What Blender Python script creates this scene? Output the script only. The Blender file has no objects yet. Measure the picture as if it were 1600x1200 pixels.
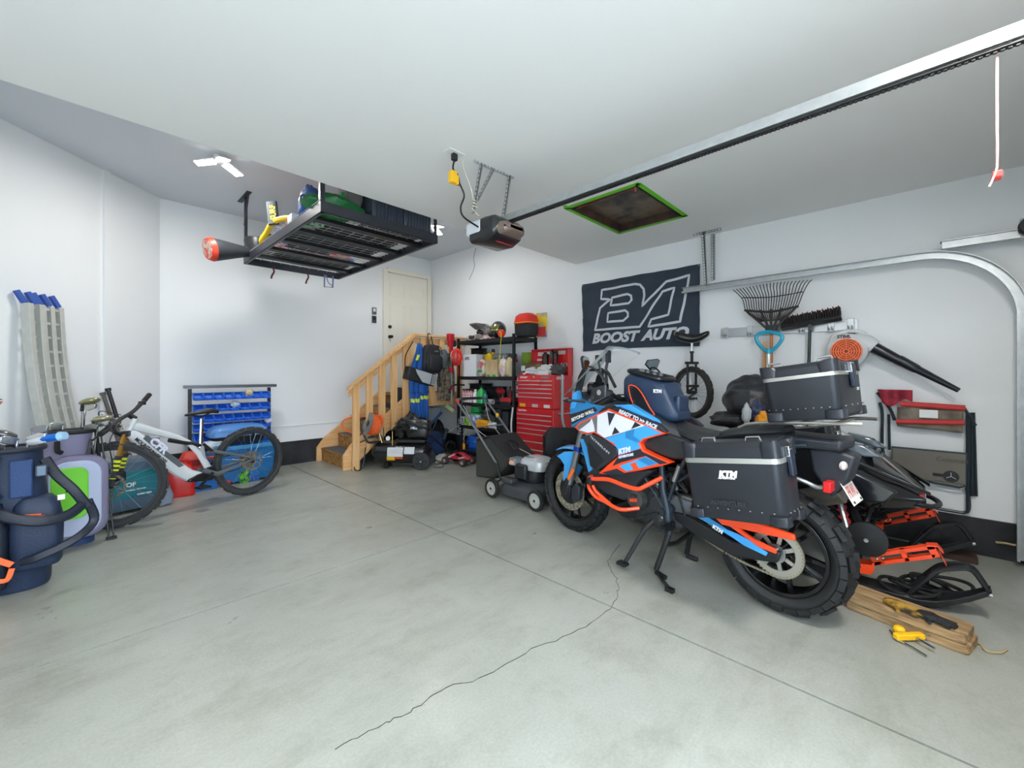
import bpy, bmesh, math, random
from mathutils import Vector, Matrix
R_ = random.Random(7)
SC = bpy.context.scene
COL = SC.collection
PI = math.pi
# ---------------- camera ----------------
cam_d = bpy.data.cameras.new('camera'); cam = bpy.data.objects.new('camera', cam_d); COL.objects.link(cam)
cam.location = (0, 0, 1.3)
cam.rotation_euler = (PI/2, 0, math.radians(43.4) - PI/2)
cam_d.sensor_width = 36; cam_d.lens = 36*652/1600
cam_d.shift_x = -(817-800)/1600; cam_d.shift_y = -(600-584)/1600
cam_d.clip_start = 0.02
SC.camera = cam
# ---------------- world and exposure ----------------
W = bpy.data.worlds.new('daylight'); SC.world = W; W.use_nodes = True
bg = W.node_tree.nodes['Background']; bg.inputs[0].default_value = (0.70, 0.84, 1.0, 1); bg.inputs[1].default_value = 9
SC.view_settings.view_transform = 'Standard'; SC.view_settings.look = 'None'
SC.view_settings.exposure = 0.26; SC.view_settings.gamma = 1.0; SC.view_settings.use_curve_mapping = False
try:
    SC.cycles.use_denoising = True; SC.cycles.max_bounces = 8; SC.cycles.diffuse_bounces = 5; SC.cycles.sample_clamp_indirect = 4
except Exception: pass

def area(name, loc, size, power, color, rot=(0,0,0), shape='DISK', portal=False, sy=None):
    l = bpy.data.lights.new(name, 'AREA'); l.energy = power; l.color = color; l.shape = shape; l.size = size
    if sy: l.size_y = sy
    if portal: l.cycles.is_portal = True
    o = bpy.data.objects.new(name, l); COL.objects.link(o); o.location = loc; o.rotation_euler = rot
    return o
# daylight portal in an unseen doorway, added to let daylight in (guides sampling only)
area('added_doorway_portal', (.25, -0.62, 1.1), 2.3, 1, (1,1,1), (PI/2, 0, 0), 'RECTANGLE', True, 2.2).rotation_euler = (-PI/2, 0, 0)

# ---------------- helpers ----------------
def lin(c):
    if isinstance(c, str):
        c = [int(c[i:i+2], 16)/255 for i in (0, 2, 4)]
    return tuple((x/12.92 if x <= .04045 else ((x+.055)/1.055)**2.4) for x in c[:3]) + (1,)
MATS = {}
def mat(name, col='808080', rough=.5, metal=0, var=.06, scale=8, bump=0, bscale=60, coat=0, emit=0, alpha=1, trans=0, col2=None, stretch=None, sheen=0, ior=1.45):
    if name in MATS: return MATS[name]
    m = bpy.data.materials.new(name); m.use_nodes = True; nt = m.node_tree; N = nt.nodes; L = nt.links
    b = N['Principled BSDF']
    c = lin(col); b.inputs['Base Color'].default_value = c
    b.inputs['Roughness'].default_value = rough; b.inputs['Metallic'].default_value = metal; b.inputs['IOR'].default_value = ior
    if coat: b.inputs['Coat Weight'].default_value = coat; b.inputs['Coat Roughness'].default_value = .08
    if trans: b.inputs['Transmission Weight'].default_value = trans
    if alpha < 1: b.inputs['Alpha'].default_value = alpha
    if sheen: b.inputs['Sheen Weight'].default_value = sheen
    if emit: b.inputs['Emission Color'].default_value = c; b.inputs['Emission Strength'].default_value = emit
    if var or bump:
        tc = N.new('ShaderNodeTexCoord'); src = tc.outputs['Object']
        if stretch:
            mp = N.new('ShaderNodeMapping'); mp.inputs['Scale'].default_value = stretch; L.new(src, mp.inputs[0]); src = mp.outputs[0]
    if var:
        n = N.new('ShaderNodeTexNoise'); n.inputs['Scale'].default_value = scale; n.inputs['Detail'].default_value = 5; L.new(src, n.inputs['Vector'])
        mx = N.new('ShaderNodeMix'); mx.data_type = 'RGBA'; L.new(n.outputs[0], mx.inputs[0])
        if col2: a, d = c, lin(col2)
        else: a = tuple(x*(1-var) for x in c[:3]) + (1,); d = tuple(min(1, x*(1+var)+.002) for x in c[:3]) + (1,)
        mx.inputs[6].default_value = a; mx.inputs[7].default_value = d
        if col2:
            mr = N.new('ShaderNodeMapRange'); mr.inputs[1].default_value = .38; mr.inputs[2].default_value = .62; L.new(n.outputs[0], mr.inputs[0]); L.new(mr.outputs[0], mx.inputs[0])
        L.new(mx.outputs[2], b.inputs['Base Color'])
    if bump:
        n2 = N.new('ShaderNodeTexNoise'); n2.inputs['Scale'].default_value = bscale; n2.inputs['Detail'].default_value = 3; L.new(src, n2.inputs['Vector'])
        bp = N.new('ShaderNodeBump'); bp.inputs['Strength'].default_value = bump; bp.inputs['Distance'].default_value = .01
        L.new(n2.outputs[0], bp.inputs['Height']); L.new(bp.outputs[0], b.inputs['Normal'])
    MATS[name] = m; return m

def V(*a): return Vector(a if len(a) > 1 else a[0])
def rotz(a): return Matrix.Rotation(a, 4, 'Z')
def frame(o, x, z):
    """matrix whose X axis runs along x and Z axis near z"""
    x = Vector(x).normalized(); z = Vector(z); y = z.cross(x).normalized(); z = x.cross(y)
    M = Matrix((x, y, z)).transposed().to_4x4(); M.translation = Vector(o); return M
def spline(pts, n=6, closed=False):
    P = [Vector(p) for p in pts]; out = []; k = len(P)
    rng = range(k) if closed else range(k-1)
    for i in rng:
        p0 = P[(i-1) % k] if (closed or i > 0) else P[0]*2-P[1]
        p1 = P[i]; p2 = P[(i+1) % k]
        p3 = P[(i+2) % k] if (closed or i+2 < k) else P[-1]*2-P[-2]
        for j in range(n):
            t = j/n
            out.append(.5*((2*p1)+(p2-p0)*t+(2*p0-5*p1+4*p2-p3)*t*t+(3*p1-p0-3*p2+p3)*t**3))
    if not closed: out.append(P[-1])
    return out
class MB:
    def __init__(s, M=None): s.v = []; s.f = []; s.M = M or Matrix.Identity(4)
    def add(s, vs, fs):
        b = len(s.v); s.v += [s.M @ Vector(p) for p in vs]; s.f += [tuple(i+b for i in q) for q in fs]; return s
    def box(s, c, d, rz=0, M=None):
        x, y, z = [k/2 for k in d]; m = (M or Matrix.Translation(Vector(c)) @ rotz(rz))
        vs = [m @ Vector((a*x, b*y, e*z)) for e in (-1, 1) for a, b in ((-1,-1),(1,-1),(1,1),(-1,1))]
        return s.add(vs, [(3,2,1,0),(4,5,6,7),(0,1,5,4),(1,2,6,5),(2,3,7,6),(3,0,4,7)])
    def bar(s, a, b, w, t, up=(0,0,1)):
        a = Vector(a); b = Vector(b); L = (b-a).length
        u = Vector(up)
        if abs((b-a).normalized().dot(u.normalized())) > .99: u = Vector((1,0,0))
        return s.box(None, (L, w, t), M=frame((a+b)/2, b-a, u))
    def tube(s, pts, r, n=8, closed=False, caps=True, flat=1, up=None):
        P = [Vector(p) for p in pts]; k = len(P); vs = []; fs = []
        rr = r if isinstance(r, (list, tuple)) else [r]*k
        t0 = None; nrm = None
        for i in range(k):
            a = P[i-1] if (i > 0 or closed) else P[i]; b = P[(i+1) % k] if (i < k-1 or closed) else P[i]
            t = (b-a)
            t = t.normalized() if t.length > 1e-9 else (t0 or Vector((0,0,1)))
            if nrm is None:
                u = Vector(up) if up else Vector((0,0,1))
                if abs(t.dot(u)) > .95: u = Vector((1,0,0)) if not up else Vector((0,1,0))
                nrm = (u-t*u.dot(t)).normalized()
            else:
                nrm = (nrm-t*nrm.dot(t))
                nrm = nrm.normalized() if nrm.length > 1e-6 else t.orthogonal().normalized()
            t0 = t; bn = t.cross(nrm)
            for j in range(n):
                a_ = 2*PI*j/n; vs.append(P[i]+rr[i]*(math.cos(a_)*nrm*flat+math.sin(a_)*bn))
        for i in range(k if closed else k-1):
            for j in range(n):
                fs.append((i*n+j, ((i+1) % k)*n+j, ((i+1) % k)*n+(j+1) % n, i*n+(j+1) % n))
        if caps and not closed: fs.append(tuple(range(n))); fs.append(tuple(reversed(range((k-1)*n, k*n))))
        return s.add(vs, fs)
    def lathe(s, prof, o=(0,0,0), d=(0,0,1), n=20, a0=0, a1=2*PI):
        """prof: (radius, height) pairs along axis d"""
        d = Vector(d).normalized(); x = d.orthogonal().normalized(); y = d.cross(x); o = Vector(o); vs = []; fs = []
        full = abs(a1-a0-2*PI) < 1e-6; m = n if full else n+1
        for r, hh in prof:
            for j in range(m):
                a = a0+(a1-a0)*j/n; vs.append(o+d*hh+(x*math.cos(a)+y*math.sin(a))*max(r, 1e-5))
        for i in range(len(prof)-1):
            for j in range(n): fs.append((i*m+j, i*m+(j+1) % m, (i+1)*m+(j+1) % m, (i+1)*m+j))
        return s.add(vs, fs)
    def cyl(s, a, b, r, n=16): return s.tube([a, b], r, n)
    def prism(s, poly, y0, y1, inset=0):
        """polygon in (x, z), extruded along y from y0 to y1"""
        k = len(poly); A = sum(poly[i][0]*poly[(i+1) % k][1]-poly[(i+1) % k][0]*poly[i][1] for i in range(k))
        if A < 0: poly = poly[::-1]
        vs = [(p[0], y0, p[1]) for p in poly]+[(p[0], y1, p[1]) for p in poly]
        fs = [tuple(range(k)), tuple(reversed(range(k, 2*k)))]+[(i, k+i, k+(i+1) % k, (i+1) % k) for i in range(k)]
        return s.add(vs, fs)
    def loft(s, rings, caps=True, closed=False):
        n = len(rings[0]); vs = [p for r in rings for p in r]; fs = []
        k = len(rings)
        for i in range(k if closed else k-1):
            for j in range(n): fs.append((i*n+j, i*n+(j+1) % n, ((i+1) % k)*n+(j+1) % n, ((i+1) % k)*n+j))
        if caps and not closed: fs.append(tuple(reversed(range(n)))); fs.append(tuple(range((k-1)*n, k*n)))
        return s.add(vs, fs)
    def grid(s, fn, nu, nv, th=0):
        vs = [fn(i/nu, j/nv) for i in range(nu+1) for j in range(nv+1)]; w = nv+1
        fs = [(i*w+j, (i+1)*w+j, (i+1)*w+j+1, i*w+j+1) for i in range(nu) for j in range(nv)]
        return s.add(vs, fs)
    def ball(s, c, r, n=12, M=None):
        if not isinstance(r, (list, tuple)): r = (r, r, r)
        m = M or Matrix.Identity(4); c = Vector(c)
        rings = []
        for i in range(1, n):
            a = PI*i/n; rings.append([c+(m @ Vector((r[0]*math.sin(a)*math.cos(2*PI*j/n/1), r[1]*math.sin(a)*math.sin(2*PI*j/n), -r[2]*math.cos(a)))) for j in range(n)])
        b = len(s.v); s.loft(rings, caps=False)
        e = len(s.v); s.v += [s.M @ (c+(m @ Vector((0,0,-r[2])))), s.M @ (c+(m @ Vector((0,0,r[2]))))]
        for j in range(n): s.f.append((e, b+(j+1) % n, b+j)); s.f.append((e+1, e-n+j, e-n+(j+1) % n))
        return s
    def build(s, name, m, parent=None, bevel=0, seg=2, sub=0, solid=0, sharp=35, label=None, off=0):
        me = bpy.data.meshes.new(name); me.from_pydata([tuple(p) for p in s.v], [], s.f); me.validate()
        bm = bmesh.new(); bm.from_mesh(me)
        bmesh.ops.recalc_face_normals(bm, faces=bm.faces)
        ca = math.radians(sharp)
        for e in bm.edges:
            e.smooth = not (len(e.link_faces) == 2 and e.calc_face_angle(0) > ca)
        for f in bm.faces: f.smooth = True
        bm.to_mesh(me); bm.free()
        for q in (m if isinstance(m, (list, tuple)) else [m]): me.materials.append(q)
        o = bpy.data.objects.new(name, me); COL.objects.link(o)
        if parent: o.parent = parent
        if solid: k = o.modifiers.new('solid', 'SOLIDIFY'); k.thickness = solid; k.offset = off
        if sub: k = o.modifiers.new('sub', 'SUBSURF'); k.levels = sub; k.render_levels = sub
        if bevel: k = o.modifiers.new('bevel', 'BEVEL'); k.width = bevel; k.segments = seg; k.limit_method = 'ANGLE'; k.angle_limit = math.radians(40)
        if label: o['label'] = label
        return o
def rrect(w, h, r, n=4, cx=0, cy=0):
    """rounded rectangle outline"""
    out = []
    for qx, qy, a in ((1,1,0),(-1,1,90),(-1,-1,180),(1,-1,270)):
        for i in range(n+1):
            t = math.radians(a+90*i/n); out.append((cx+qx*(w/2-r)+r*math.cos(t), cy+qy*(h/2-r)+r*math.sin(t)))
    return out
def ring(pts2, z, M=None): return [(M @ Vector((p[0], p[1], z))) if M else Vector((p[0], p[1], z)) for p in pts2]
def tag(o, label, cat, group=None, kind=None):
    if label: o['label'] = label
    if cat: o['category'] = cat
    if group: o['group'] = group
    if kind: o['kind'] = kind
    return o
def thing(name, label, cat, loc=(0,0,0), rz=0, group=None):
    o = bpy.data.objects.new(name, None); o.empty_display_size = .05; COL.objects.link(o)
    o.location = loc; o.rotation_euler = (0, 0, rz); return tag(o, label, cat, group)
def struct(mb, name, m, **k):
    o = mb.build(name, m, **k); o['kind'] = 'structure'; return o
def kids(o): return [c for c in COL.objects if c.parent == o]
def dup(root, loc, rz=None, label=None, scale=None):
    def cp(o, par):
        c = o.copy(); COL.objects.link(c); c.parent = par
        for ch in kids(o): cp(ch, c)
        return c
    src = list(kids(root)); c = root.copy(); COL.objects.link(c); c.location = loc
    if rz is not None: c.rotation_euler = (0, 0, rz)
    if scale: c.scale = scale
    for ch in src: cp(ch, c)
    if label: c['label'] = label
    return c
def poly_normal(*a): pass
def text(s, size, m, parent, o, x, up, name='lettering', bold=0, shear=0, ext=.0006, align='LEFT', width=1, spacing=1, height=1, label=None, fit=None):
    """flat lettering: o = start of baseline, x = reading direction, up = up direction"""
    cu = bpy.data.curves.new('t', 'FONT'); cu.body = s; cu.size = size; cu.extrude = ext; cu.offset = bold; cu.shear = shear; cu.align_x = align; cu.space_character = spacing; cu.resolution_u = 3
    t = bpy.data.objects.new('t', cu); COL.objects.link(t)
    bpy.context.view_layer.update()
    me = bpy.data.meshes.new_from_object(t.evaluated_get(bpy.context.evaluated_depsgraph_get()))
    bpy.data.objects.remove(t); bpy.data.curves.remove(cu)
    if fit: width = fit/max(1e-6, max(v.co.x for v in me.vertices)-min(v.co.x for v in me.vertices))
    x = Vector(x).normalized(); up = Vector(up).normalized(); n = x.cross(up).normalized(); up = n.cross(x)
    M = Matrix((x*width, up*height, n)).transposed().to_4x4(); M.translation = Vector(o); me.transform(M)
    me.materials.clear(); me.materials.append(m); me.name = name
    ob = bpy.data.objects.new(name, me); COL.objects.link(ob)
    if parent: ob.parent = parent
    if label: ob['label'] = label
    return ob
BLK = mat('black_plastic', '17181a', .45, var=.15)
BLKG = mat('gloss_black', '0e0f11', .18, var=.1, coat=.5)
RUB = mat('rubber', '1b1b1c', .75, var=.2, bump=.15, bscale=120)
CHR = mat('chrome', 'c8cacc', .18, 1, var=.04)
ALU = mat('aluminium', 'a9acae', .38, 1, var=.1, scale=20)
GALV = mat('galvanised_steel', 'b4b8ba', .4, .85, var=.18, scale=25)
STL = mat('dark_steel', '3c3e40', .4, .8, var=.15)
WHT = mat('white_plastic', 'e8e8e6', .4)
REDP = mat('red_plastic', 'c41c1c', .35)
ORG = mat('orange_paint', 'f04e16', .32, coat=.3)
ORGP = mat('orange_plastic', 'ef6a1e', .45)
YEL = mat('yellow_plastic', 'f0b818', .45)
GRN = mat('green_plastic', '2f9e4a', .4)
BLU = mat('blue_plastic', '1f62c8', .4)
# ---------------- the room ----------------
XR, YB, ZL, ZH, YE, YD, XL = 4.45, 6.55, 2.73, 3.39, 3.18, -0.62, -1.35
wallm = mat('wall_paint', 'eef0f1', .45, var=.015, scale=1.2, bump=.04, bscale=140)
ceilm = mat('ceiling_paint', 'f0efec', .55, var=.02, scale=.7, bump=.03, bscale=160)
blackband = mat('foundation_black', '191b1e', .55, col2='2a2c30', scale=5, bump=.3, bscale=30)
concm = bpy.data.materials.new('concrete'); concm.use_nodes = True
def concrete():
    nt = concm.node_tree; N = nt.nodes; L = nt.links; b = N['Principled BSDF']
    tc = N.new('ShaderNodeTexCoord')
    def noise(s, d=6, r=.6, st=None):
        n = N.new('ShaderNodeTexNoise'); n.inputs['Scale'].default_value = s; n.inputs['Detail'].default_value = d; n.inputs['Roughness'].default_value = r
        src = tc.outputs['Object']
        if st:
            mp = N.new('ShaderNodeMapping'); mp.inputs['Scale'].default_value = st; mp.inputs['Rotation'].default_value = (0,0,.8); L.new(src, mp.inputs[0]); src = mp.outputs[0]
        L.new(src, n.inputs['Vector']); return n.outputs[0]
    def ramp(src, a, b_, ca, cb):
        r = N.new('ShaderNodeValToRGB'); r.color_ramp.elements[0].position = a; r.color_ramp.elements[1].position = b_
        r.color_ramp.elements[0].color = ca; r.color_ramp.elements[1].color = cb; L.new(src, r.inputs[0]); return r.outputs[0]
    def mul(a, b_, fac=1):
        m = N.new('ShaderNodeMix'); m.data_type = 'RGBA'; m.blend_type = 'MULTIPLY'; m.inputs[0].default_value = fac
        L.new(a, m.inputs[6]); L.new(b_, m.inputs[7]); return m.outputs[2]
    base = ramp(noise(1.1, 8, .65), .35, .68, lin('989a91'), lin('a6a89f'))
    st = ramp(noise(3.2, 9, .75), .33, .5, lin('ecece8'), (1,1,1,1))
    st2 = ramp(noise(.9, 7, .7, (1, 3.2, 1)), .34, .5, lin('eeeeea'), (1,1,1,1))
    fine = ramp(noise(90, 3, .6), .3, .7, lin('efefef'), (1,1,1,1))
    c = mul(mul(mul(base, st), st2), fine)
    # shrinkage cracks: thin ridges of a warped noise, kept faint
    L.new(c, b.inputs['Base Color'])
    rr = ramp(noise(2.5, 6, .7), .3, .7, (.26,)*3+(1,), (.5,)*3+(1,)); L.new(rr, b.inputs['Roughness'])
    bp = N.new('ShaderNodeBump'); bp.inputs['Strength'].default_value = .12; bp.inputs['Distance'].default_value = .004
    L.new(noise(60, 4, .6), bp.inputs['Height']); L.new(bp.outputs[0], b.inputs['Normal'])
concrete()
jointm = mat('joint_dark', '33332f', .9)  # plain dark colour of the slab joints and the crack
T = .12
# floor as slabs with real saw-cut joints between them
fl = MB()
JX, JY, g = 2.03, 2.84, .012
for x0, x1 in ((XL-T, JX-g/2), (JX+g/2, XR+T)):
    for y0, y1 in ((YD-.05, JY-g/2), (JY+g/2, YB+T)):
        fl.add([(x0,y0,0),(x1,y0,0),(x1,y1,0),(x0,y1,0),(x0,y0,-.02),(x1,y0,-.02),(x1,y1,-.02),(x0,y1,-.02)], [(0,1,2,3),(0,4,5,1),(1,5,6,2),(2,6,7,3),(3,7,4,0)])
struct(fl, 'floor', concm)
struct(MB().box((1.5,3,-.03), (6.4,7.6,.02)), 'floor_joint', jointm)
# outside drive
struct(MB().box((1.5,-12.6,-.05), (40,24,.06)), 'ground', mat('driveway', 'd6d5cf', .8, col2='c6c5bf', scale=3))
w = MB(); w.box((XR+T/2, (YB+YD)/2, ZH/2), (T, YB-YD+.2, ZH)); struct(w, 'wall_right', wallm)
w = MB(); w.box((2.5, YB+T/2, ZH/2), (4.4, T, ZH)); struct(w, 'wall_back', wallm)
d0, d1 = V(.66, 6.57, 0), V(XL-.05, XL-.05+5.91, 0)
w = MB(); nrm = V(-.70711, .70711, 0)
w.bar(d0+nrm*T/2+V(0,0,ZH/2), d1+nrm*T/2+V(0,0,ZH/2), T, ZH); struct(w, 'wall_left', wallm)
w = MB(); w.box((XL-T/2, 2.0, ZH/2), (T, 5.4, ZH)); struct(w, 'wall_far_left', wallm)
w = MB(); w.box((1.5, YD-T/2+.06, (2.2+ZL)/2+.02), (6.1, T, ZL-2.2+.04)); w.box((XL+.2, YD, 1.1), (.5, T, 2.2)); w.box((1.45, YD, 1.1), (.12, T, 2.2)); w.box((XR-.06, YD, 1.1), (.14, T, 2.2)); struct(w, 'wall_front', wallm)  # the gap on the left is an added opening that lets daylight in
w = MB(); hx0, hx1, hy0, hy1 = 2.895, 3.735, 1.545, 2.185   # slab with the square hatch opening
for x0, x1, y0, y1 in ((-1.5,hx0,YD,YE),(hx1,4.6,YD,YE),(hx0,hx1,YD,hy0),(hx0,hx1,hy1,YE)): w.box(((x0+x1)/2,(y0+y1)/2,ZL+.05),(x1-x0,y1-y0,.1))
struct(w, 'ceiling', ceilm)
w = MB(); w.box((1.55, (YE+YB)/2+.05, ZH+.04), (6.1, YB-YE+.4, .08)); struct(w, 'ceiling_raised', mat('raised_ceiling_shade_tint', 'd3d8de', .55, var=.02, scale=.7))  # bluish-grey colour stands in for cool daylight and shade up in the recess
w = MB(); w.box((1.55, YE+.03, (ZL+ZH)/2+.04), (6.1, .06, ZH-ZL+.08)); struct(w, 'wall_soffit', ceilm)
# black painted foundation band and pale ledge
w = MB(); w.box((2.55, YB-.012, .165), (3.9, .024, .33)); struct(w, 'baseboard_back', blackband)
w = MB(); w.box((XR-.012, (YB+YD)/2, .13), (.024, YB-YD, .26)); struct(w, 'baseboard_right', blackband)
w = MB(); w.bar(d0-nrm*.012+V(0,0,.165), d1-nrm*.012+V(0,0,.165), .024, .33); struct(w, 'baseboard_left', blackband)
w = MB(); w.box((2.55, YB-.006, .555), (3.9, .014, .006)); w.bar(d0-nrm*.006+V(0,0,.555), d1-nrm*.006+V(0,0,.555), .014, .006); struct(w, 'trim_1', wallm)
# vertical corner batten on the angled wall
q = V(.145, .145+5.91, 0); w = MB(); w.bar(q+V(0,0,ZH/2)-nrm*.012, q+V(.045,.045,ZH/2)-nrm*.012, .024, ZH); struct(w, 'trim_2', wallm)
# garage ceiling lamps
lampm = mat('lamp_diffuser', 'ffffff', .4, var=0, emit=30)
def led(x, y, z, power, label, rz=0):
    t = thing('ceiling_light', label, 'ceiling light', (x, y, z), rz, 'three-panel garage lights')
    MB().lathe([(0,0),(.06,0),(.06,-.02),(.045,-.05),(.03,-.06),(0,-.06)]).build('base', WHT, t)
    for k in range(3):
        a = 2*PI*k/3+.5; M = rotz(a) @ Matrix.Rotation(math.radians(14), 4, 'Y')
        MB(M).box((.14,0,-.03), (.17,.10,.014)).build('panel', WHT, t, bevel=.004)
        MB(M).box((.14,0,-.040), (.155,.085,.006)).build('diffuser', lampm, t)
    l = area('lamp_glow', (0,0,-.1), .4, power, (1, .97, .92)); l.parent = t
    return t
led(.92, 4.88, ZH, 22, 'bright three-panel ceiling light over the angled wall, left of the storage rack')
led(3.36, 4.9, ZH, 10, 'bright ceiling light glimpsed past the right post of the storage rack')
led(-.75, .9, ZL, 30, 'ceiling light over the near floor, outside the picture')
led(1.6, -.40, ZL, 42, 'added ceiling light near the vehicle door, outside the picture')  # unseen lamp, added and turned up to brighten the right wall
# house door at the landing
ZD = .98; dm = mat('door_paint', 'f0ebdd', .35, var=.01)
D = bpy.data.objects.new('door_1', None); COL.objects.link(D); D.location = (3.955, YB, ZD); D['kind'] = 'structure'
MB().box((0,-.005,1.02), (.78,.03,2.04)).build('panel', dm, D)
b = MB()
for zx, zz, hh in ((-.2,1.76,.22),(.2,1.76,.22),(-.2,1.2,.66),(.2,1.2,.66),(-.2,.42,.58),(.2,.42,.58)):
    for k, e in ((0,.0),(1,.03)):
        w_, h_ = .28-e*2, hh-e*2
        for sx in (-1,1): b.bar((zx+sx*w_/2,-.022,zz-h_/2),(zx+sx*w_/2,-.022,zz+h_/2),.008,.012)
        for sz in (-1,1): b.bar((zx-w_/2,-.022,zz+sz*h_/2),(zx+w_/2,-.022,zz+sz*h_/2),.008,.012)
b.build('panel_moulding', dm, D)
b = MB(); b.box((-.435,-.02,1.03),(.08,.06,2.14)); b.box((.435,-.02,1.03),(.08,.06,2.14)); b.box((0,-.018,2.085),(.79,.05,.075)); b.build('door_frame', dm, D, bevel=.006)
b = MB(); b.lathe([(0,0),(.03,0),(.03,.008),(.012,.012),(.012,.04),(.026,.05),(.026,.075),(0,.08)], (-.35,-.02,.95), (0,-1,0)); b.build('door_knob', STL, D)
b = MB(); b.lathe([(0,0),(.03,0),(.028,.02),(0,.022)], (-.35,-.02,1.12), (0,-1,0)); b.build('deadbolt', STL, D)

# hairline shrinkage cracks in the slab
ck = MB()
def crack(pts, w_):
    P = spline([(x, y, 0) for x, y in pts], 6); rr = random.Random(5)
    Q = [V(p.x+rr.uniform(-.008,.008), p.y+rr.uniform(-.008,.008), .0006) for p in P]
    for a, c in zip(Q, Q[1:]): ck.bar(a, c, w_*rr.uniform(.5,1.1), .0008)
crack([(.60,1.46),(.761,1.443),(.867,1.42),(1.041,1.411),(1.199,1.351),(1.456,1.323),(1.732,1.245),(2.019,1.235),(2.20,1.30),(2.295,1.358),(2.40,1.46),(2.482,1.543),(2.65,1.60),(2.829,1.646)], .0035)
struct(ck, 'floor_crack', jointm)

# closed door implied by the track, unseen; set on the right to limit daylight
D2 = bpy.data.objects.new('door_2', None); COL.objects.link(D2); D2.location = (2.90, YD+.03, 0); D2['kind'] = 'structure'
for k in range(4): MB().box((0,0,.275+.55*k),(2.86,.05,.54)).build('door_section', wallm, D2, bevel=.006)
# ---------------- wheels ----------------
def tire_mb(c, R, w, n=40, rows=2, kh=.012, rim_r=None, kl=.6, M=None):
    b = MB(M); rr = rim_r or R*.72; c = Vector(c); d = R-rr; hw = w/2
    prof = [(rr, -hw*.55)]
    for k in range(-6, 7):
        a = k/6*PI*.62; prof.append((rr+d*.42+(d*.58-kh)*math.cos(a), hw*.95*math.sin(a)))
    prof.append((rr, hw*.55)); prof.append((rr-.004, 0)); prof.append((rr, -hw*.55))
    b.lathe(prof, c, (0,1,0), 56)
    M0 = b.M
    st = 2*PI/n
    for i in range(n):
        for j in range(-rows, rows+1):
            if (i+j) % 2 and rows > 1 and abs(j) != rows: continue
            a = i*st+(.5*st if j % 2 else 0); t = j/max(rows,1)*.50*PI*.62*1.25
            r0 = rr+d*.42+(d*.58-kh*.6)*math.cos(t); y0 = hw*.97*math.sin(t)
            ux = V(math.cos(a), 0, math.sin(a)); outd = (ux*math.cos(t)+V(0,1,0)*math.sin(t)); tang = V(-math.sin(a), 0, math.cos(a))
            m = frame(c+ux*r0+V(0,y0,0), tang, outd)
            b.M = M0; L_ = R*st*kl*(1.35 if abs(j) == rows else 1.6)
            b.box(None, (L_, w/(2*rows+1)*.85, kh*1.6), M=m)
    return b
def spoked(b, c, r0, r1, n, w, t, dy=0):
    for i in range(n):
        a = 2*PI*i/n; a2 = a+.12*(1 if i % 2 else -1)
        b.bar(Vector(c)+V(math.cos(a)*r0, dy, math.sin(a)*r0), Vector(c)+V(math.cos(a2)*r1, 0, math.sin(a2)*r1), t, w, (0,1,0))
def disc_ring(b, c, r0, r1, t, n=48, d=(0,1,0)): return b.lathe([(r0,-t/2),(r1,-t/2),(r1,t/2),(r0,t/2),(r0,-t/2)], c, d, n)

# ---------------- adventure motorcycle ----------------
mb_ = mat('moto_blue', '3fa0e6', .3, coat=.4, var=.03); mbd = mat('moto_deep_blue', '2a7cb4', .3, coat=.4); mwh = mat('moto_white', 'dfe0f2', .3, coat=.4, var=.02)
mdk = mat('moto_charcoal', '24272e', .45, var=.1); mtp = mat('moto_taupe', '6d6864', .45); mor = mat('moto_orange', 'f2481c', .3, coat=.4, var=.03)
seatm = mat('seat_vinyl', '232629', .5, bump=.15, bscale=200); eng = mat('engine_grey', '3a3c3f', .4, .6, var=.3, scale=30); bronze = mat('fork_gold', 'b8863c', .3, .9)
panm = mat('pannier_black_aluminium', '2b2e33', .42, .4, var=.08); pansil = mat('pannier_silver', 'c0c0ba', .35, .8, var=.05)
glass = mat('clear_plastic', 'e6f0f4', .06, var=0, trans=1, ior=1.12)
def thinglass():
    m = mat('windshield_plastic', 'f2f7f8', .08, var=0); N = m.node_tree.nodes; L = m.node_tree.links
    t = N.new('ShaderNodeBsdfTransparent'); mx = N.new('ShaderNodeMixShader'); fr = N.new('ShaderNodeFresnel'); fr.inputs[0].default_value = 1.22
    ad = N.new('ShaderNodeMath'); ad.operation = 'ADD'; ad.inputs[1].default_value = .02; L.new(fr.outputs[0], ad.inputs[0])
    L.new(ad.outputs[0], mx.inputs[0]); L.new(t.outputs[0], mx.inputs[1]); L.new(N['Principled BSDF'].outputs[0], mx.inputs[2]); L.new(mx.outputs[0], N['Material Output'].inputs[0]); return m
WIN = thinglass()
tirem = mat('knobby_tyre', '18191a', .62, var=.3, scale=15, bump=.2, bscale=90)
rimm = mat('black_rim', '141517', .25, .5, coat=.4, var=.05)
mo = thing('motorcycle', 'blue, white and orange adventure motorcycle with black hard cases, on its centre stand', 'motorcycle', (2.652,.503,0), math.radians(83.13-90)+PI/2)
def sy(poly, y0, y1, name, m, both=True, par=None, bev=.004, lab=None):
    par = par or mo
    o = MB().prism(poly, y0, y1).build(name, m, par, bevel=bev, label=lab)
    if both: MB().prism(poly, -y1, -y0).build(name, m, par, bevel=bev, label=lab)
    return o
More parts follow.
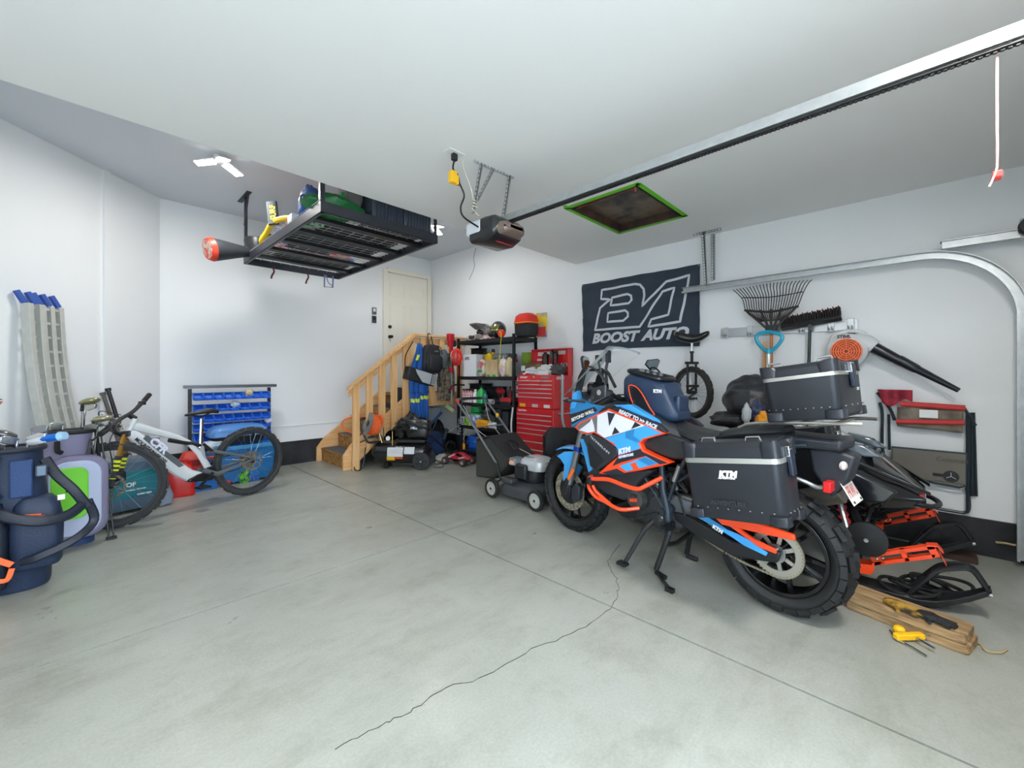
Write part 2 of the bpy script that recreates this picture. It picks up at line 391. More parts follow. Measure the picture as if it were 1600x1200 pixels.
# wheels
rw = MB(); RC = V(.04,0,.335)
disc_ring(rw, RC, .215, .235, .13); spoked(rw, RC, .05, .222, 10, .03, .022); rw.lathe([(0,-.1),(.05,-.1),(.055,0),(.05,.1),(0,.1)], RC, (0,1,0)); disc_ring(rw, RC, .225, .24, .02)
rw = rw.build('rear_wheel', rimm, mo, bevel=.003)
tire_mb(RC, .335, .17, 28, 2, .015, .23, .6).build('tyre', tirem, rw)
s = MB(); disc_ring(s, V(.04,.085,.335), .092, .122, .006)
for i in range(42):
    a = 2*PI*i/42; s.box(None, (.008,.006,.011), M=frame(V(.04,.085,.335)+V(math.cos(a),0,math.sin(a))*.124, (math.cos(a),0,math.sin(a)), (0,1,0)))
for i in range(7):
    a = 2*PI*i/7; s.bar(V(.04,.085,.335)+V(math.cos(a),0,math.sin(a))*.05, V(.04,.085,.335)+V(math.cos(a),0,math.sin(a))*.09, .02, .006, (0,1,0))
s.build('sprocket', mat('sprocket_steel', 'b9b7ae', .35, .9), rw)
b = MB(); b.lathe([(0,0),(.032,0),(.032,.02),(.02,.028),(0,.028)], (.04,.10,.335), (0,1,0), 6); b.lathe([(.0,0),(.05,0),(.05,.014),(0,.014)], (.04,.088,.335), (0,1,0), 18); b.build('axle_nut', ALU, rw)
FC = V(1.585,0,.34)
fw = MB(); disc_ring(fw, FC, .235, .252, .085); spoked(fw, FC, .035, .24, 10, .02, .016); fw.lathe([(0,-.07),(.035,-.07),(.04,0),(.035,.07),(0,.07)], FC, (0,1,0)); disc_ring(fw, FC, .24, .26, .012)
fw = fw.build('front_wheel', rimm, mo, bevel=.003)
tire_mb(FC, .345, .125, 30, 2, .014, .25, .55).build('tyre', tirem, fw)
discm = mat('brake_disc_steel', '8d8677', .35, .85, col2='c9c1ae', scale=60)
for q in (-1, 1):
    b = MB(); c = FC+V(0,q*.075,0); disc_ring(b, c, .11, .162, .005)
    b.build('brake_disc', discm, fw)
    b = MB(); disc_ring(b, c, .05, .115, .004, 10); b.build('disc_carrier', BLK, fw)
    b = MB(); b.prism([(1.50,.26),(1.44,.30),(1.43,.40),(1.47,.43),(1.52,.38),(1.53,.30)], q*.06, q*.125); b.build('brake_caliper', mdk, mo, bevel=.008)
    b = MB(); b.tube([(1.585,q*.1,.335),(1.50,q*.1,.60),(1.44,q*.1,.80),(1.33,q*.1,1.12)], [.03,.026,.028,.03], 14); b.build('fork_leg', mat('fork_grey', '8e9296', .35, .8), mo)
    b = MB(); b.tube([(1.60,q*.1,.32),(1.56,q*.1,.44)], [.038,.032], 12); b.prism([(1.64,.29),(1.54,.29),(1.53,.38),(1.58,.45),(1.62,.40)], q*.085, q*.125); b.build('axle_clamp', BLK, mo, bevel=.005)
    b = MB(); b.tube([(1.475,q*.1,.685),(1.465,q*.1,.72)], .034, 14); b.build('fork_seal', mat('anodised_blue', '2848b0', .3, .7), mo)
MB().cyl((1.585,-.11,.34),(1.585,.125,.34),.018).build('front_axle', ALU, mo)
# front mudguard: arched shell over the wheel plus legs down the fork
def fend(u, v):
    a = math.radians(60+95*(1-u)); r = .385-.03*abs(2*v-1)**2; y = (v-.5)*.15
    return FC+V(math.cos(a)*-r*-1 if False else -math.cos(a)*r*-1, y, math.sin(a)*r) if False else FC+V(-math.cos(a+0)*-1*r*1.0 if False else math.cos(a)*r, y, math.sin(a)*r*.93)
MB().grid(lambda u, v: FC+V(math.cos(math.radians(64+50*u))*.37, (v-.5)*.15, math.sin(math.radians(64+50*u))*(.36-.02*abs(2*v-1)**2)), 14, 6).build('front_fender', mb_, mo, solid=.005)
sy([(1.73,.60),(1.64,.65),(1.52,.67),(1.50,.62),(1.55,.54),(1.61,.41),(1.655,.405),(1.64,.54),(1.69,.585)], .07, .085, 'fender_side', mb_)
sy([(1.50,.545),(1.475,.53),(1.535,.44),(1.56,.455)], .128, .136, 'turn_reflector', ORGP)
# headlight cowl, blue, narrow at the nose
ck = [[(1.46,.88),(1.475,1.04),(1.44,1.14),(1.40,1.17),(1.37,1.11),(1.25,1.07),(1.13,1.05)], ]
sy([(1.457,.881),(1.475,1.03),(1.443,1.143),(1.394,1.171),(1.376,1.113),(1.256,1.073),(1.03,1.055),(1.142,1.02)], .15, .19, 'headlight_fairing', mbd)
sy([(1.457,.90),(1.47,.98),(1.22,1.055),(1.19,1.03)], .19, .1925, 'cowl_band', mdk, bev=0)
sy([(1.46,1.03),(1.443,1.14),(1.40,1.165),(1.39,1.1),(1.42,1.03)], .19, .193, 'cowl_blue', mb_, bev=0)
text('BEYOND WALL', .036, WHT, mo, (1.449,.1935,.925), (-.93,0,.37), (.37,0,.93), width=.98, bold=.0012, shear=.2)
b = MB(); b.loft([[(x, y*w_, z) for y, z in ((-1,z0),(1,z0),(1,z1),(-1,z1))] for x, w_, z0, z1 in ((1.30,.15,.86,1.12),(1.46,.15,.88,1.16),(1.53,.10,.92,1.12),(1.55,.05,.96,1.05))]); b.build('headlight_housing', BLK, mo, bevel=.02)
for q in (-1, 1): MB().prism([(1.535,.95),(1.50,1.11),(1.545,1.09),(1.57,.98)], q*.02, q*.075).build('headlight', glass, mo, bevel=.006)
# windshield
def ws(u, v):
    y = (v-.5)*2; x = 1.60-.40*u-.10*y*y*(.5+.6*u); z = 1.16+.35*u-.05*abs(y)**3*u-.03*y*y*(1-u); return V(x, y*(.17+.03*u), z)
MB().grid(ws, 10, 14).build('windshield', WIN, mo, solid=.004)
b = MB()
for q in (-1, 1): b.prism([(1.50,1.12),(1.43,1.15),(1.37,1.33),(1.40,1.35),(1.45,1.28)], q*.10, q*.12)
b.bar((1.40,-.12,1.33),(1.40,.12,1.33),.02,.02); b.build('windshield_bracket', BLK, mo, bevel=.004)
b = MB(); b.loft([[(1.32,y,z) for y, z in rrect(.2,.13,.03,3,0,1.17)], [(1.38,y,z) for y, z in rrect(.18,.11,.03,3,0,1.18)]]); b.build('dash_display', BLKG, mo)
b = MB(); b.box((1.245,.0,1.44), (.02,.05,.11)); b.tube([(1.25,0,1.40),(1.27,0,1.33),(1.26,0,1.22)], .012); b.box((1.30,.05,1.42),(.03,.05,.05)); b.tube([(1.30,.05,1.40),(1.30,.02,1.30),(1.28,0,1.25)], .009); b.build('phone_mount', mdk, mo, bevel=.004)
b = MB(); b.tube([(1.13,.06,1.20),(1.20,.05,1.30),(1.27,.0,1.33)], .012); b.build('mount_arm', BLK, mo)
# handlebar, guards, mirrors
b = MB(); b.tube(spline([(.90,.43,1.17),(1.00,.30,1.18),(1.05,.15,1.13),(1.08,.05,1.11),(1.08,-.05,1.11),(1.05,-.15,1.13),(1.00,-.30,1.18),(.90,-.43,1.17)], 4), .014); b.build('handlebar', BLK, mo)
for q in (-1, 1):
    MB().tube([(.955,q*.34,1.175),(.90,q*.44,1.17)], .019, 12).build('grip', RUB, mo)
    b = MB(); b.loft([[V(1.16,q*.26,1.12)+V(0,0,z) for z in (-.03,.03)]+[V(1.17,q*.30,1.14), V(1.17,q*.28,1.1)], [V(1.06,q*.40,1.15)+V(0,0,z) for z in (-.05,.055)]+[V(1.05,q*.385,1.2), V(1.05,q*.385,1.1)], [V(.90,q*.465,1.19)+V(0,0,z) for z in (-.04,.04)]+[V(.895,q*.45,1.23), V(.895,q*.45,1.15)]]);
    b.build('hand_guard', mat('guard_grey', '3b3f46', .4), mo, bevel=.006)
    b = MB(); b.lathe([(0,0),(.018,0),(.018,.012),(0,.012)], (.935,q*.47,1.18), (0,q,0), 14); b.build('guard_bolt', CHR, mo)
    b = MB(); b.tube([(1.0,q*.30,1.16),(1.08,q*.36,1.15),(1.02,q*.44,1.14)], .007); b.build('lever', BLK, mo)
    b = MB(); b.tube([(1.30,q*.2,1.09),(1.36,q*.29,1.10)], .009); b.lathe([(0,-.03),(.012,-.02),(.022,0),(.014,.03),(.003,.055)], (1.37,q*.30,1.10), (.95,q*.3,-.05), 10); b.build('turn_signal', BLK, mo)
    b = MB(); b.tube(spline([(.96,q*.36,1.19),(1.0,q*.37,1.27),(1.06,q*.38,1.335),(1.10,q*.39,1.35)], 4), .007); b.build('mirror_stem', BLK, mo)
    P = [(0,-.04),(-.03,.03),(-.01,.045),(.08,.035),(.1,.0),(.055,-.045)]
    M = frame((1.12,q*.40,1.375), (.35,-q*.93,0), (0,0,1)); b = MB(M); b.prism([(x*1.1-.04,z*1.05) for x,z in P], -.005, .012); mr = b.build('mirror', BLK, mo, bevel=.004)
    MB(M).prism([(x*1.0-.038,z*.92) for x,z in P], -.0065, -.005).build('mirror_glass', mat('mirror_silver', '9fb0b8', .03, 1, var=0), mr); MB(M).prism([(x*1.0-.038,z*.92) for x,z in P], .012, .0135).build('mirror_glass', MATS['mirror_silver'], mr)
# black core of the body: tank top, frame spine
b = MB(); secs = []
for x, hw, z0, z1 in ((1.28,.15,.74,1.06),(1.18,.19,.70,1.08),(1.05,.21,.66,1.10),(.90,.21,.66,1.09),(.78,.19,.70,1.04),(.66,.15,.74,.98),(.56,.12,.76,.93)):
    secs.append([(x, y, z) for y, z in rrect(hw*2, z1-z0, .06, 4, 0, (z0+z1)/2)])
b.loft(secs); b.build('fuel_tank', mdk, mo, bevel=.004)
# side fairing: layered panels
side = [(1.37,.894),(1.31,.94),(1.043,1.056),(.748,.974),(.604,.93),(.753,.875),(.787,.844),(.77,.808),(.70,.785),(.568,.754),(.629,.725),(.80,.665),(1.017,.595),(1.137,.585),(1.057,.658),(.966,.734),(.954,.782),(1.057,.83),(1.172,.87),(1.287,.85)]
for q in (1, -1):
    f = lambda a, c: (q*a, q*c) if q > 0 else (-c, -a)
    y0, y1 = f(.18, .25)
    fr_ = MB().prism(side, y0, y1).build('side_fairing', mor, mo, bevel=.006, label='orange edged side fairing with blue and white graphics')
    def deco(poly, lvl, m, nm): 
        a, c = f(.25, .25+.0012*lvl); MB().prism(poly, a, c).build(nm, m, fr_)
    deco([(1.345,.895),(1.30,.93),(1.043,1.045),(.748,.966),(.77,.955),(1.076,.842),(1.172,.884),(1.287,.862)], 1, mtp, 'taupe_panel')
    deco([(1.318,.878),(1.21,.95),(1.195,.975),(1.175,.93),(1.165,.885),(1.23,.868)], 2, mwh, 'white_shard')
    deco([(1.141,1.002),(1.043,1.042),(.748,.966),(.77,.957),(1.076,.849),(1.144,.878)], 2, mwh, 'white_panel')
    deco([(1.050,1.03),(1.034,.935),(.982,1.026)], 3, mdk, 'dark_notch'); deco([(.822,.984),(.852,.934),(.775,.965)], 3, mdk, 'dark_notch'); deco([(.985,.935),(1.012,.876),(.945,.90)], 3, mdk, 'dark_notch')
    deco([(1.076,.845),(.748,.968),(.625,.931),(.765,.880),(.798,.846),(.782,.815),(.954,.745),(.965,.784),(.998,.822)], 1, mb_, 'blue_panel')
    deco([(.895,.915),(.825,.94),(.835,.89),(.775,.862),(.805,.85),(.90,.87)], 2, mbd, 'blue_shade')
    deco([(.954,.742),(.782,.812),(.77,.795),(.585,.752),(.64,.735),(.742,.772),(.93,.70),(1.01,.66)], 1, mdk, 'dark_panel')
    deco([(.95,.672),(.742,.768),(.65,.738),(.89,.646)], 2, mb_, 'blue_panel'); deco([(.86,.70),(.82,.72),(.79,.68),(.83,.665)], 3, mor, 'orange_bar')
    deco([(.80,.74),(.742,.766),(.66,.738),(.72,.715)], 3, mbd, 'blue_shade')
    deco([(1.1,.60),(.97,.65),(.90,.628),(1.03,.592)], 2, mdk, 'dark_panel')
    if q > 0:
        text('KTM', .045, mwh, fr_, (.955,.2528,.752), (-.95,0,.31), (.31,0,.95), bold=.003, shear=.3, width=1.1); text('ADVENTURE', .022, mwh, fr_, (.955,.2528,.722), (-.95,0,.31), (.31,0,.95), bold=.0012, shear=.3)
    # black strip above
    a, c = f(.20,.243); st = MB().prism([(1.051,1.062),(.974,1.072),(.662,.985),(.60,.938),(.625,.929),(.76,.974)], a, c).build('tank_strip', mdk, mo, bevel=.003)
    if q > 0: text('READY TO >> RACE', .036, mwh, st, (.962,.2445,1.035), (-.962,0,-.275), (-.275,0,.962), bold=.0015, shear=.2, width=.93)
    a, c = f(.15,.21); MB().prism([(1.031,1.082),(.893,1.09),(.704,1.0),(.687,.978),(1.005,1.067)], a, c).build('tank_panel', mb_, mo, bevel=.004)
    a, c = f(.17,.262); sh = MB().prism([(1.285,.838),(1.163,.862),(1.048,.826),(.955,.778),(.965,.737),(1.055,.665),(1.15,.600),(1.205,.63),(1.235,.766)], a, c).build('radiator_shroud', mdk, mo, bevel=.006)
    a, c = f(.262,.2635); MB().prism([(1.215,.80),(1.07,.695),(1.15,.615),(1.195,.635),(1.215,.76)], a, c).build('shroud_recess', BLK, sh)
    if q > 0: text('TECHNOLOGY', .022, WHT, sh, (1.20,.2635,.84), (-.86,0,-.5), (-.5,0,.86), spacing=1.5)
    a, c = f(.17,.20); MB().prism([(1.36,.80),(1.305,.81),(1.235,.668),(1.23,.57),(1.27,.55),(1.31,.67)], a, c).build('fork_shroud', mb_, mo, bevel=.004)
    a, c = f(.14,.205); MB().prism([(.66,.925),(.502,.895),(.45,.86),(.46,.79),(.573,.772),(.624,.775),(.775,.812),(.795,.840),(.775,.867)], a, c).build('knee_panel', seatm, mo, bevel=.01)
    a, c = f(.05,.215); MB().prism([(1.283,.559),(1.22,.60),(.768,.680),(.72,.67),(.80,.60),(.872,.52),(.935,.425),(1.10,.44),(1.208,.49)], a, c).build('saddle_tank', mat('tank_black', '26282b', .5), mo, bevel=.03, seg=3)
    # crash bars
    b = MB(); b.tube(spline([(1.225,q*.16,.55),(1.21,q*.27,.54),(1.12,q*.30,.558),(1.0,q*.30,.577),(.874,q*.30,.563),(.77,q*.30,.562),(.72,q*.28,.59),(.658,q*.20,.64)], 5), .014, 10)
    b.tube(spline([(1.22,q*.2,.54),(1.2,q*.28,.49),(1.137,q*.28,.428),(1.051,q*.28,.412),(.968,q*.28,.393),(.905,q*.27,.39),(.825,q*.2,.405)], 5), .013, 10)
    b.tube(spline([(1.16,q*.28,.50),(1.13,q*.28,.465),(1.076,q*.275,.433),(1.01,q*.275,.404)], 5), .012, 10); b.build('crash_bar', mor, mo)
    MB().box((1.17,q*.29,.535),(.04,.05,.05)).build('bar_clamp', BLK, mo, bevel=.006)
# engine
b = MB(); b.loft([[(x,y,z) for y,z in rrect(w_*2,h_,.04,3,0,zc)] for x,w_,h_,zc in ((.98,.09,.18,.42),(.90,.15,.26,.43),(.72,.17,.28,.42),(.58,.13,.24,.42),(.52,.08,.16,.44))]); en = b.build('engine', eng, mo, bevel=.01)
b = MB(); b.lathe([(0,.05),(.045,.05),(.06,.045),(.068,.02),(.072,0)], (.86,.16,.455), (0,1,0), 24); cc = b.build('clutch_cover', mat('cover_grey', '4a4a48', .45, .5), en)
text('RIDE', .028, mor, cc, (.895,.2115,.435), (-1,0,.2), (.2,0,1), bold=.001, shear=.3); text('KTM', .03, BLK, cc, (.89,.2115,.465), (-1,0,.2), (.2,0,1), bold=.001)
b = MB(); b.lathe([(0,.03),(.05,.03),(.056,.02),(.06,0)], (.70,.16,.46), (0,1,0), 20); b.lathe([(0,.03),(.02,.03),(.026,0)], (.66,.17,.42), (0,1,0), 12); b.build('side_cover', eng, en)
b = MB()
for i in range(7): b.box((.80,0,.565+i*.016),(.16,.24,.006)); b.box((.62,0,.565+i*.016),(.14,.22,.006))
b.box((.80,0,.61),(.13,.2,.14)); b.box((.62,0,.62),(.12,.18,.14)); b.build('cylinder', eng, en)
for k in range(9):
    rr = random.Random(40+k); x0_ = rr.uniform(.55,.85); MB().tube(spline([(x0_,.14,rr.uniform(.45,.7)),(x0_+rr.uniform(-.08,.08),.165,rr.uniform(.48,.68)),(x0_+rr.uniform(-.12,.12),.15,rr.uniform(.42,.7))],5), rr.choice((.005,.007,.010)), 6).build('hose' if k % 3 else 'pipe', BLK if k % 3 else STL, mo)
for (x,z,r_) in ((.74,.57,.035),(.70,.36,.03),(.66,.52,.022),(.60,.58,.028)): MB().lathe([(0,.02),(r_*.7,.02),(r_,.012),(r_,0)], (x,.145,z), (0,1,0), 16).build('cover_cap', mat('cap_alloy','5c5e60',.35,.8), mo)
for q in (1,-1): MB().tube([(.47,q*.15,.52),(.40,q*.17,.55),(.28,q*.17,.62)], .016, 8).build('passenger_peg_hanger', BLK, mo)
b = MB(); b.tube([(.86,.1,.34),(.80,.12,.30),(.70,.08,.28),(.62,.05,.30)], .03, 10); b.tube([(.74,-.1,.34),(.66,-.12,.27),(.52,-.1,.28),(.4,-.16,.34)], .028, 10); b.build('exhaust_header', mat('heated_steel', '8a6a52', .35, .9, col2='5d5a66', scale=9), mo)
b = MB(); b.tube([(.30,-.17,.42),(.22,-.19,.48),(-.18,-.20,.66)], [.03,.055,.06], 14); b.build('silencer', mat('silencer_grey', '7d786e', .4, .8), mo, bevel=.004)
b = MB(); b.prism([(1.13,.33),(1.02,.28),(.84,.275),(.70,.30),(.68,.34),(1.0,.36)], -.11, .13); b.build('skid_plate', BLK, mo, bevel=.015)
# frame tubes and rear shock
b = MB()
for q in (1,-1):
    b.tube([(.68,q*.17,.74),(.668,q*.17,.56),(.64,q*.165,.44),(.63,q*.16,.28)], [.018,.022,.028,.022], 10)
    b.tube([(.50,q*.18,.80),(.574,q*.18,.642),(.627,q*.17,.50)], .013, 8); b.tube([(.80,q*.18,.62),(.66,q*.18,.45)], .012, 8)
    b.tube([(.66,q*.13,.78),(.3,q*.15,.86),(-.12,q*.14,.94)], .012, 8); b.tube([(.58,q*.15,.62),(.35,q*.15,.80)], .011, 8)
b.cyl((.63,-.17,.44),(.63,.17,.44),.03); b.build('frame', mat('frame_blue_grey', '2c3640', .4, .3), mo)
MB().tube([(.535,.205,.74),(.575,.20,.635)], .014, 10).build('frame_sleeve', ALU, mo)
b = MB(); b.tube([(.44,.06,.62),(.5,.06,.46)], .035, 12); b.build('rear_shock', mat('shock_bronze', '9c6a35', .3, .9), mo)
# swingarm, chain, guards
for q in (1,-1):
    b = MB(); b.prism([(.63,.43),(.60,.37),(.46,.315),(.24,.26),(.02,.30),(.0,.36),(.12,.365),(.25,.345),(.48,.41)], q*.10, q*.14); b.build('swingarm', BLK, mo, bevel=.008)
b = MB(); b.prism([(.36,.415),(.18,.345),(.07,.325),(.06,.345),(.16,.385),(.22,.40)], .141, .145); b.build('swingarm_decal', mb_, mo)
b = MB(); b.prism([(.48,.44),(.35,.40),(.24,.37),(.28,.41),(.42,.46)], .141, .144); b.build('swingarm_decal', mbd, mo); text('KTM', .03, WHT, mo, (.36,.146,.395), (-.93,0,-.33), (-.33,0,.93), bold=.002)
b = MB(); b.prism([(.36,.475),(.183,.495),(-.063,.478),(-.07,.450),(.031,.443),(.30,.43)], .13, .155); b.prism([(.28,.44),(.22,.44),(.12,.395),(.02,.375),(.02,.352),(.10,.36)], .13,.15); b.build('chain_guard', mor, mo, bevel=.004)
ch = MB(); path = []
cs = V(.04,.085,.335)
for i in range(15): a = math.radians(-88+ (176)*i/14-0); path.append(cs+V(-math.cos(a)*.128,0,math.sin(a)*.128))
lo = [V(.60,.085,.38), V(.48,.085,.31), V(.33,.085,.255), V(.2,.085,.225)]; hi = [V(.05,.085,.463), V(.3,.085,.45), V(.60,.085,.44)]
path = spline(lo,5)+path[::1] + hi if False else spline(lo+[path[0]], 5)+path[1:]+spline(hi, 5)
tot = []; 
for i in range(len(path)-1):
    a, c = path[i], path[i+1]; nseg = max(1, round((c-a).length/.011))
    for k in range(nseg): tot.append((a.lerp(c, k/nseg), (c-a).normalized()))
for i, (p, d) in enumerate(tot): ch.box(None, (.0095, .008 if i % 2 else .013, .012), M=frame(p, d, (0,1,0)).__matmul__(Matrix.Rotation(PI/2,4,'X')))
ch.build('chain', mat('chain_steel', 'a39c88', .4, .85), mo)
# stands and pegs
b = MB(); b.tube([(.72,.13,.37),(.79,.2,.27),(.87,.29,.06)], [.018,.016,.014], 10); b.box((.885,.30,.045),(.07,.05,.02)); b.build('side_stand', BLK, mo, bevel=.003)
b = MB()
for q in (1,-1):
    b.tube([(.62,q*.13,.36),(.66,q*.16,.2),(.705,q*.19,.035)], [.022,.018,.018], 10); b.tube([(.705,q*.19,.022),(.63,q*.2,.014)], .016, 8)
b.tube([(.66,-.16,.2),(.67,0,.17),(.66,.16,.2)], .015, 8); b.tube([(.705,.19,.03),(.60,.28,.03),(.54,.31,.02)], .011, 8); b.box((.535,.312,.014),(.05,.03,.024)); b.build('centre_stand', mat('stand_black', '1a1b1c', .4), mo)
for q in (1,-1):
    b = MB(); b.box((.60,q*.24,.345),(.05,.12,.018)); b.tube([(.60,q*.16,.36),(.60,q*.2,.345)], .014)
    for i in range(6): b.box((.60,q*(.19+.02*i),.358),(.05,.005,.012))
    b.build('foot_peg', STL, mo)
b = MB(); b.tube([(.70,.17,.40),(.80,.19,.35),(.86,.2,.33)], .008); b.cyl((.86,.19,.33),(.86,.24,.33),.011); b.build('shift_lever', STL, mo)
# seats
def seatpart(P, nm):
    b = MB(); b.loft([[(x,y,z) for y,z in ((-w_*.8,z1-h_),(-w_,z1-h_*.5),(-w_*.85,z1-.008),(-w_*.4,z1),(w_*.4,z1),(w_*.85,z1-.008),(w_,z1-h_*.5),(w_*.8,z1-h_))] for x,w_,z1,h_ in P]); return b.build(nm, seatm, mo, sub=1)
seatpart([(.72,.07,.99,.08),(.66,.10,.985,.1),(.55,.14,.955,.1),(.42,.16,.935,.1),(.34,.16,.945,.1)], 'rider_seat')
seatpart([(.36,.13,.95,.08),(.30,.15,.985,.08),(.15,.15,1.01,.07),(-.03,.13,1.03,.07)], 'passenger_seat')
b = MB(); b.box((-.05,0,.95),(.42,.24,.06)); b.build('tail_fairing', mdk, mo, bevel=.02)
b = MB(); b.prism([(-.20,.93),(-.30,.90),(-.27,.78),(-.20,.68),(-.12,.80),(-.10,.92)], -.07, .07); b.build('tail_section', mdk, mo, bevel=.015)
# rack
b = MB()
for q in (1,-1):
    b.tube(spline([(.20,q*.17,1.0),(.1,q*.18,1.035),(-.25,q*.18,1.065),(-.34,q*.16,1.07)], 4), .009, 8)
for x in (.08,-.08,-.24): b.tube([(x,-.18,1.04-.1*x),(x,.18,1.04-.1*x)], .008, 8)
b.build('luggage_rack', mat('rack_silver', 'aaa79f', .35, .85), mo)
# hard cases
def case(nm, M, L, Wd, H, lab, logo, tall=True):
    """x = length, y = outward, z = up; origin = centre of bottom"""
    r = MB(M); n = 3
    def rr(z, e=0): return ring(rrect(L+e, Wd+e, .035, n), z)
    r.loft([ring(rrect(L-.05, Wd-.03, .03, n), 0), rr(.02,-.015), rr(H*.74)]); body = r.build(nm, panm, mo, bevel=.004, label=lab)
    r = MB(M); r.loft([rr(H*.735,.004), rr(H*.80,.004)]); r.build('silver_rim', pansil, body)
    r = MB(M); r.loft([rr(H*.80,.002), rr(H*.93,.0), ring(rrect(L-.04,Wd-.04,.03,n), H)]); r.build('lid', panm, body, bevel=.005)
    for sx in (-1,1):
        for s2 in (-1,1):
            MB(M).loft([ring(rrect(a_,b_,.028,4,sx*(L/2+.006-a_/2),s2*(Wd/2+.006-b_/2)), z) for z, a_, b_ in ((H*.80,.085,.075),(H*.93,.09,.08),(H*.99,.078,.068),(H*1.015,.05,.045))]).build('corner_guard', mat('corner_plastic', '20232a', .35), body, bevel=.004)
            MB(M).loft([ring(rrect(.085,.075,.025,2,sx*(L/2-.037),s2*(Wd/2-.032)), z) for z in (.0,.045)]).build('corner_guard', MATS['corner_plastic'], body, bevel=.004)
    for i in range(8):
        for s2 in (-1,1): MB(M).ball((-L/2+.05+(L-.1)*i/7, s2*(Wd/2+.000), .058), .0045, 6).build('rivet', CHR, body)
    for i in range(4):
        for sx in (-1,1): MB(M).ball((sx*(L/2+.000), -Wd/2+.05+(Wd-.1)*i/3, .058), .0045, 6).build('rivet', CHR, body)
    for sx in (-1,1):
        r = MB(M); r.box((sx*(L/2+.012), 0, H*.72), (.022,.05,.12)); lt = r.build('latch', mat('latch_blue_black', '1c2433', .35), body, bevel=.006)
        r = MB(M); r.box((sx*(L/2+.010), 0, H*.86), (.02,.055,.05)); r.cyl((sx*(L/2+.01),-.02,H*.88),(sx*(L/2+.01),.02,H*.88),.012); r.build('latch_hook', CHR, lt if False else body, bevel=.003)
    for sx in (-1,1):
        r = MB(M); r.tube([(sx*.11-.035,Wd/2-.06,H*.995),(sx*.11-.03,Wd/2-.06,H*.995+.022),(sx*.11+.03,Wd/2-.06,H*.995+.022),(sx*.11+.035,Wd/2-.06,H*.995)], .005, 6); r.build('tie_loop', CHR, body)
    if logo:
        X = M.to_3x3() @ V(-1,0,0); Z = M.to_3x3() @ V(0,0,1)
        text(logo, .042, WHT, body, M @ V(.05,Wd/2+.0015,H*.56), X, Z, bold=.003, shear=.25); text('ADVENTURE', .013, WHT, body, M @ V(.055,Wd/2+.0015,H*.535), X, Z, bold=.0006, shear=.25, width=1.1)
        text('ADVENTURE', .03, mat('embossed_black', '24272c', .5), body, M @ V(.11,Wd/2+.0012,H*.2), X, Z, bold=.002)
    return body
tl = Matrix.Rotation(math.radians(8), 4, 'Y')
case('left_pannier', Matrix.Translation((.075,.385,.585)) @ tl, .46, .23, .38, 'black aluminium left pannier with silver rim', 'KTM')
case('right_pannier', Matrix.Translation((.075,-.40,.585)) @ tl @ rotz(PI), .46, .23, .38, 'black aluminium right pannier with silver rim', None)
tb = case('top_case', Matrix.Translation((-.125,0,1.07)) @ Matrix.Rotation(math.radians(8), 4, 'Y'), .33, .42, .28, 'black aluminium top case with silver rim', None)
text('KTM', .02, WHT, tb, (-.283,-.03,1.22), (0,-1,0), (0,0,1), bold=.001)
# plate, lights
M = frame((-.262,-.02,.73), (0,-.8,-.35), (-.45,0,.75))
Mp = frame((-.30,-.06,.735), (-.25,-.35,-.9), (.1,-1,.4))
X3 = V(0,-1,0); Y3 = V(.48,0,.88).normalized(); N3 = X3.cross(Y3); MM = Matrix((X3, Y3, N3)).transposed().to_4x4(); MM.translation = V(-.263,-.015,.718)
pl = MB(MM).box((0,0,0),(.17,.125,.003)).build('licence_plate', mat('plate_white', 'e6e4df', .4, var=.02), mo, bevel=.001)
text('PRWU', .08, mat('plate_red', 'b0392c', .5), pl, MM @ V(-.07,-.028,.0022), X3, Y3, bold=0, ext=.0004, fit=.14)
text('Alberta', .026, mat('plate_blue', '3b74b8', .5), pl, MM @ V(-.045,.038,.0022), X3, Y3, bold=.0006, ext=.0004)
for q in (-1,1): MB(MM).lathe([(0,0),(.006,0),(.006,.004),(0,.004)], (q*.06,-.05,.0015), (0,0,1), 8).build('plate_bolt', BLK, pl)
MB().tube([(-.24,0,.82),(-.255,-.01,.77)], .012).build('plate_bracket', BLK, mo)
MB().box((-.205,.12,.75),(.03,.075,.05)).build('rear_reflector', mat('reflector_red', 'e01818', .25, coat=.5), mo, bevel=.003)
MB().tube(spline([(0,.2,.80),(-.12,.19,.77),(-.17,.16,.745),(-.19,.13,.75)], 4), .011, 8).build('reflector_arm', ALU, mo)
for y in (.09,-.05): MB().ball((-.255,y,.855),(.018,.028,.022),8).build('rear_turn_signal', mat('lens_clear', 'd8c8c4', .1, coat=.6), mo)
MB().box((-.272,.0,.87),(.02,.05,.03)).build('tail_light', mat('lens_red', 'a81f26', .2, coat=.5), mo, bevel=.004)
# tank bag
tbm = mat('tank_bag_cloth', '1f3048', .38, bump=.2, bscale=150)
def bagring(x, z, L_, W_, rake=0): return [(x+p[0]+rake*0, p[1], z+p[0]*-.0) for p in rrect(L_, W_, .05, 4)]
b = MB(); rings = []
for x, z0, z1, hw in ((1.045,1.13,1.20,.07),(1.02,1.105,1.285,.105),(.97,1.085,1.31,.12),(.87,1.05,1.285,.125),(.78,1.02,1.262,.125),(.71,.995,1.235,.12),(.665,.98,1.15,.115),(.635,.985,1.09,.10),(.615,1.0,1.05,.08)):
    rings.append([(x, y, z) for y, z in rrect(hw*2, z1-z0, min(.045, (z1-z0)*.4), 4, 0, (z0+z1)/2)])
b.loft(rings); bag = b.build('tank_bag', tbm, mo, bevel=.004)
b = MB(); rings = []
for z, e in ((1.277,-.01),(1.286,.004),(1.300,.004),(1.309,-.02)): rings.append([(.865+px, py, z+px*.22) for px, py in rrect(.29+e, .235+e, .06, 4)])
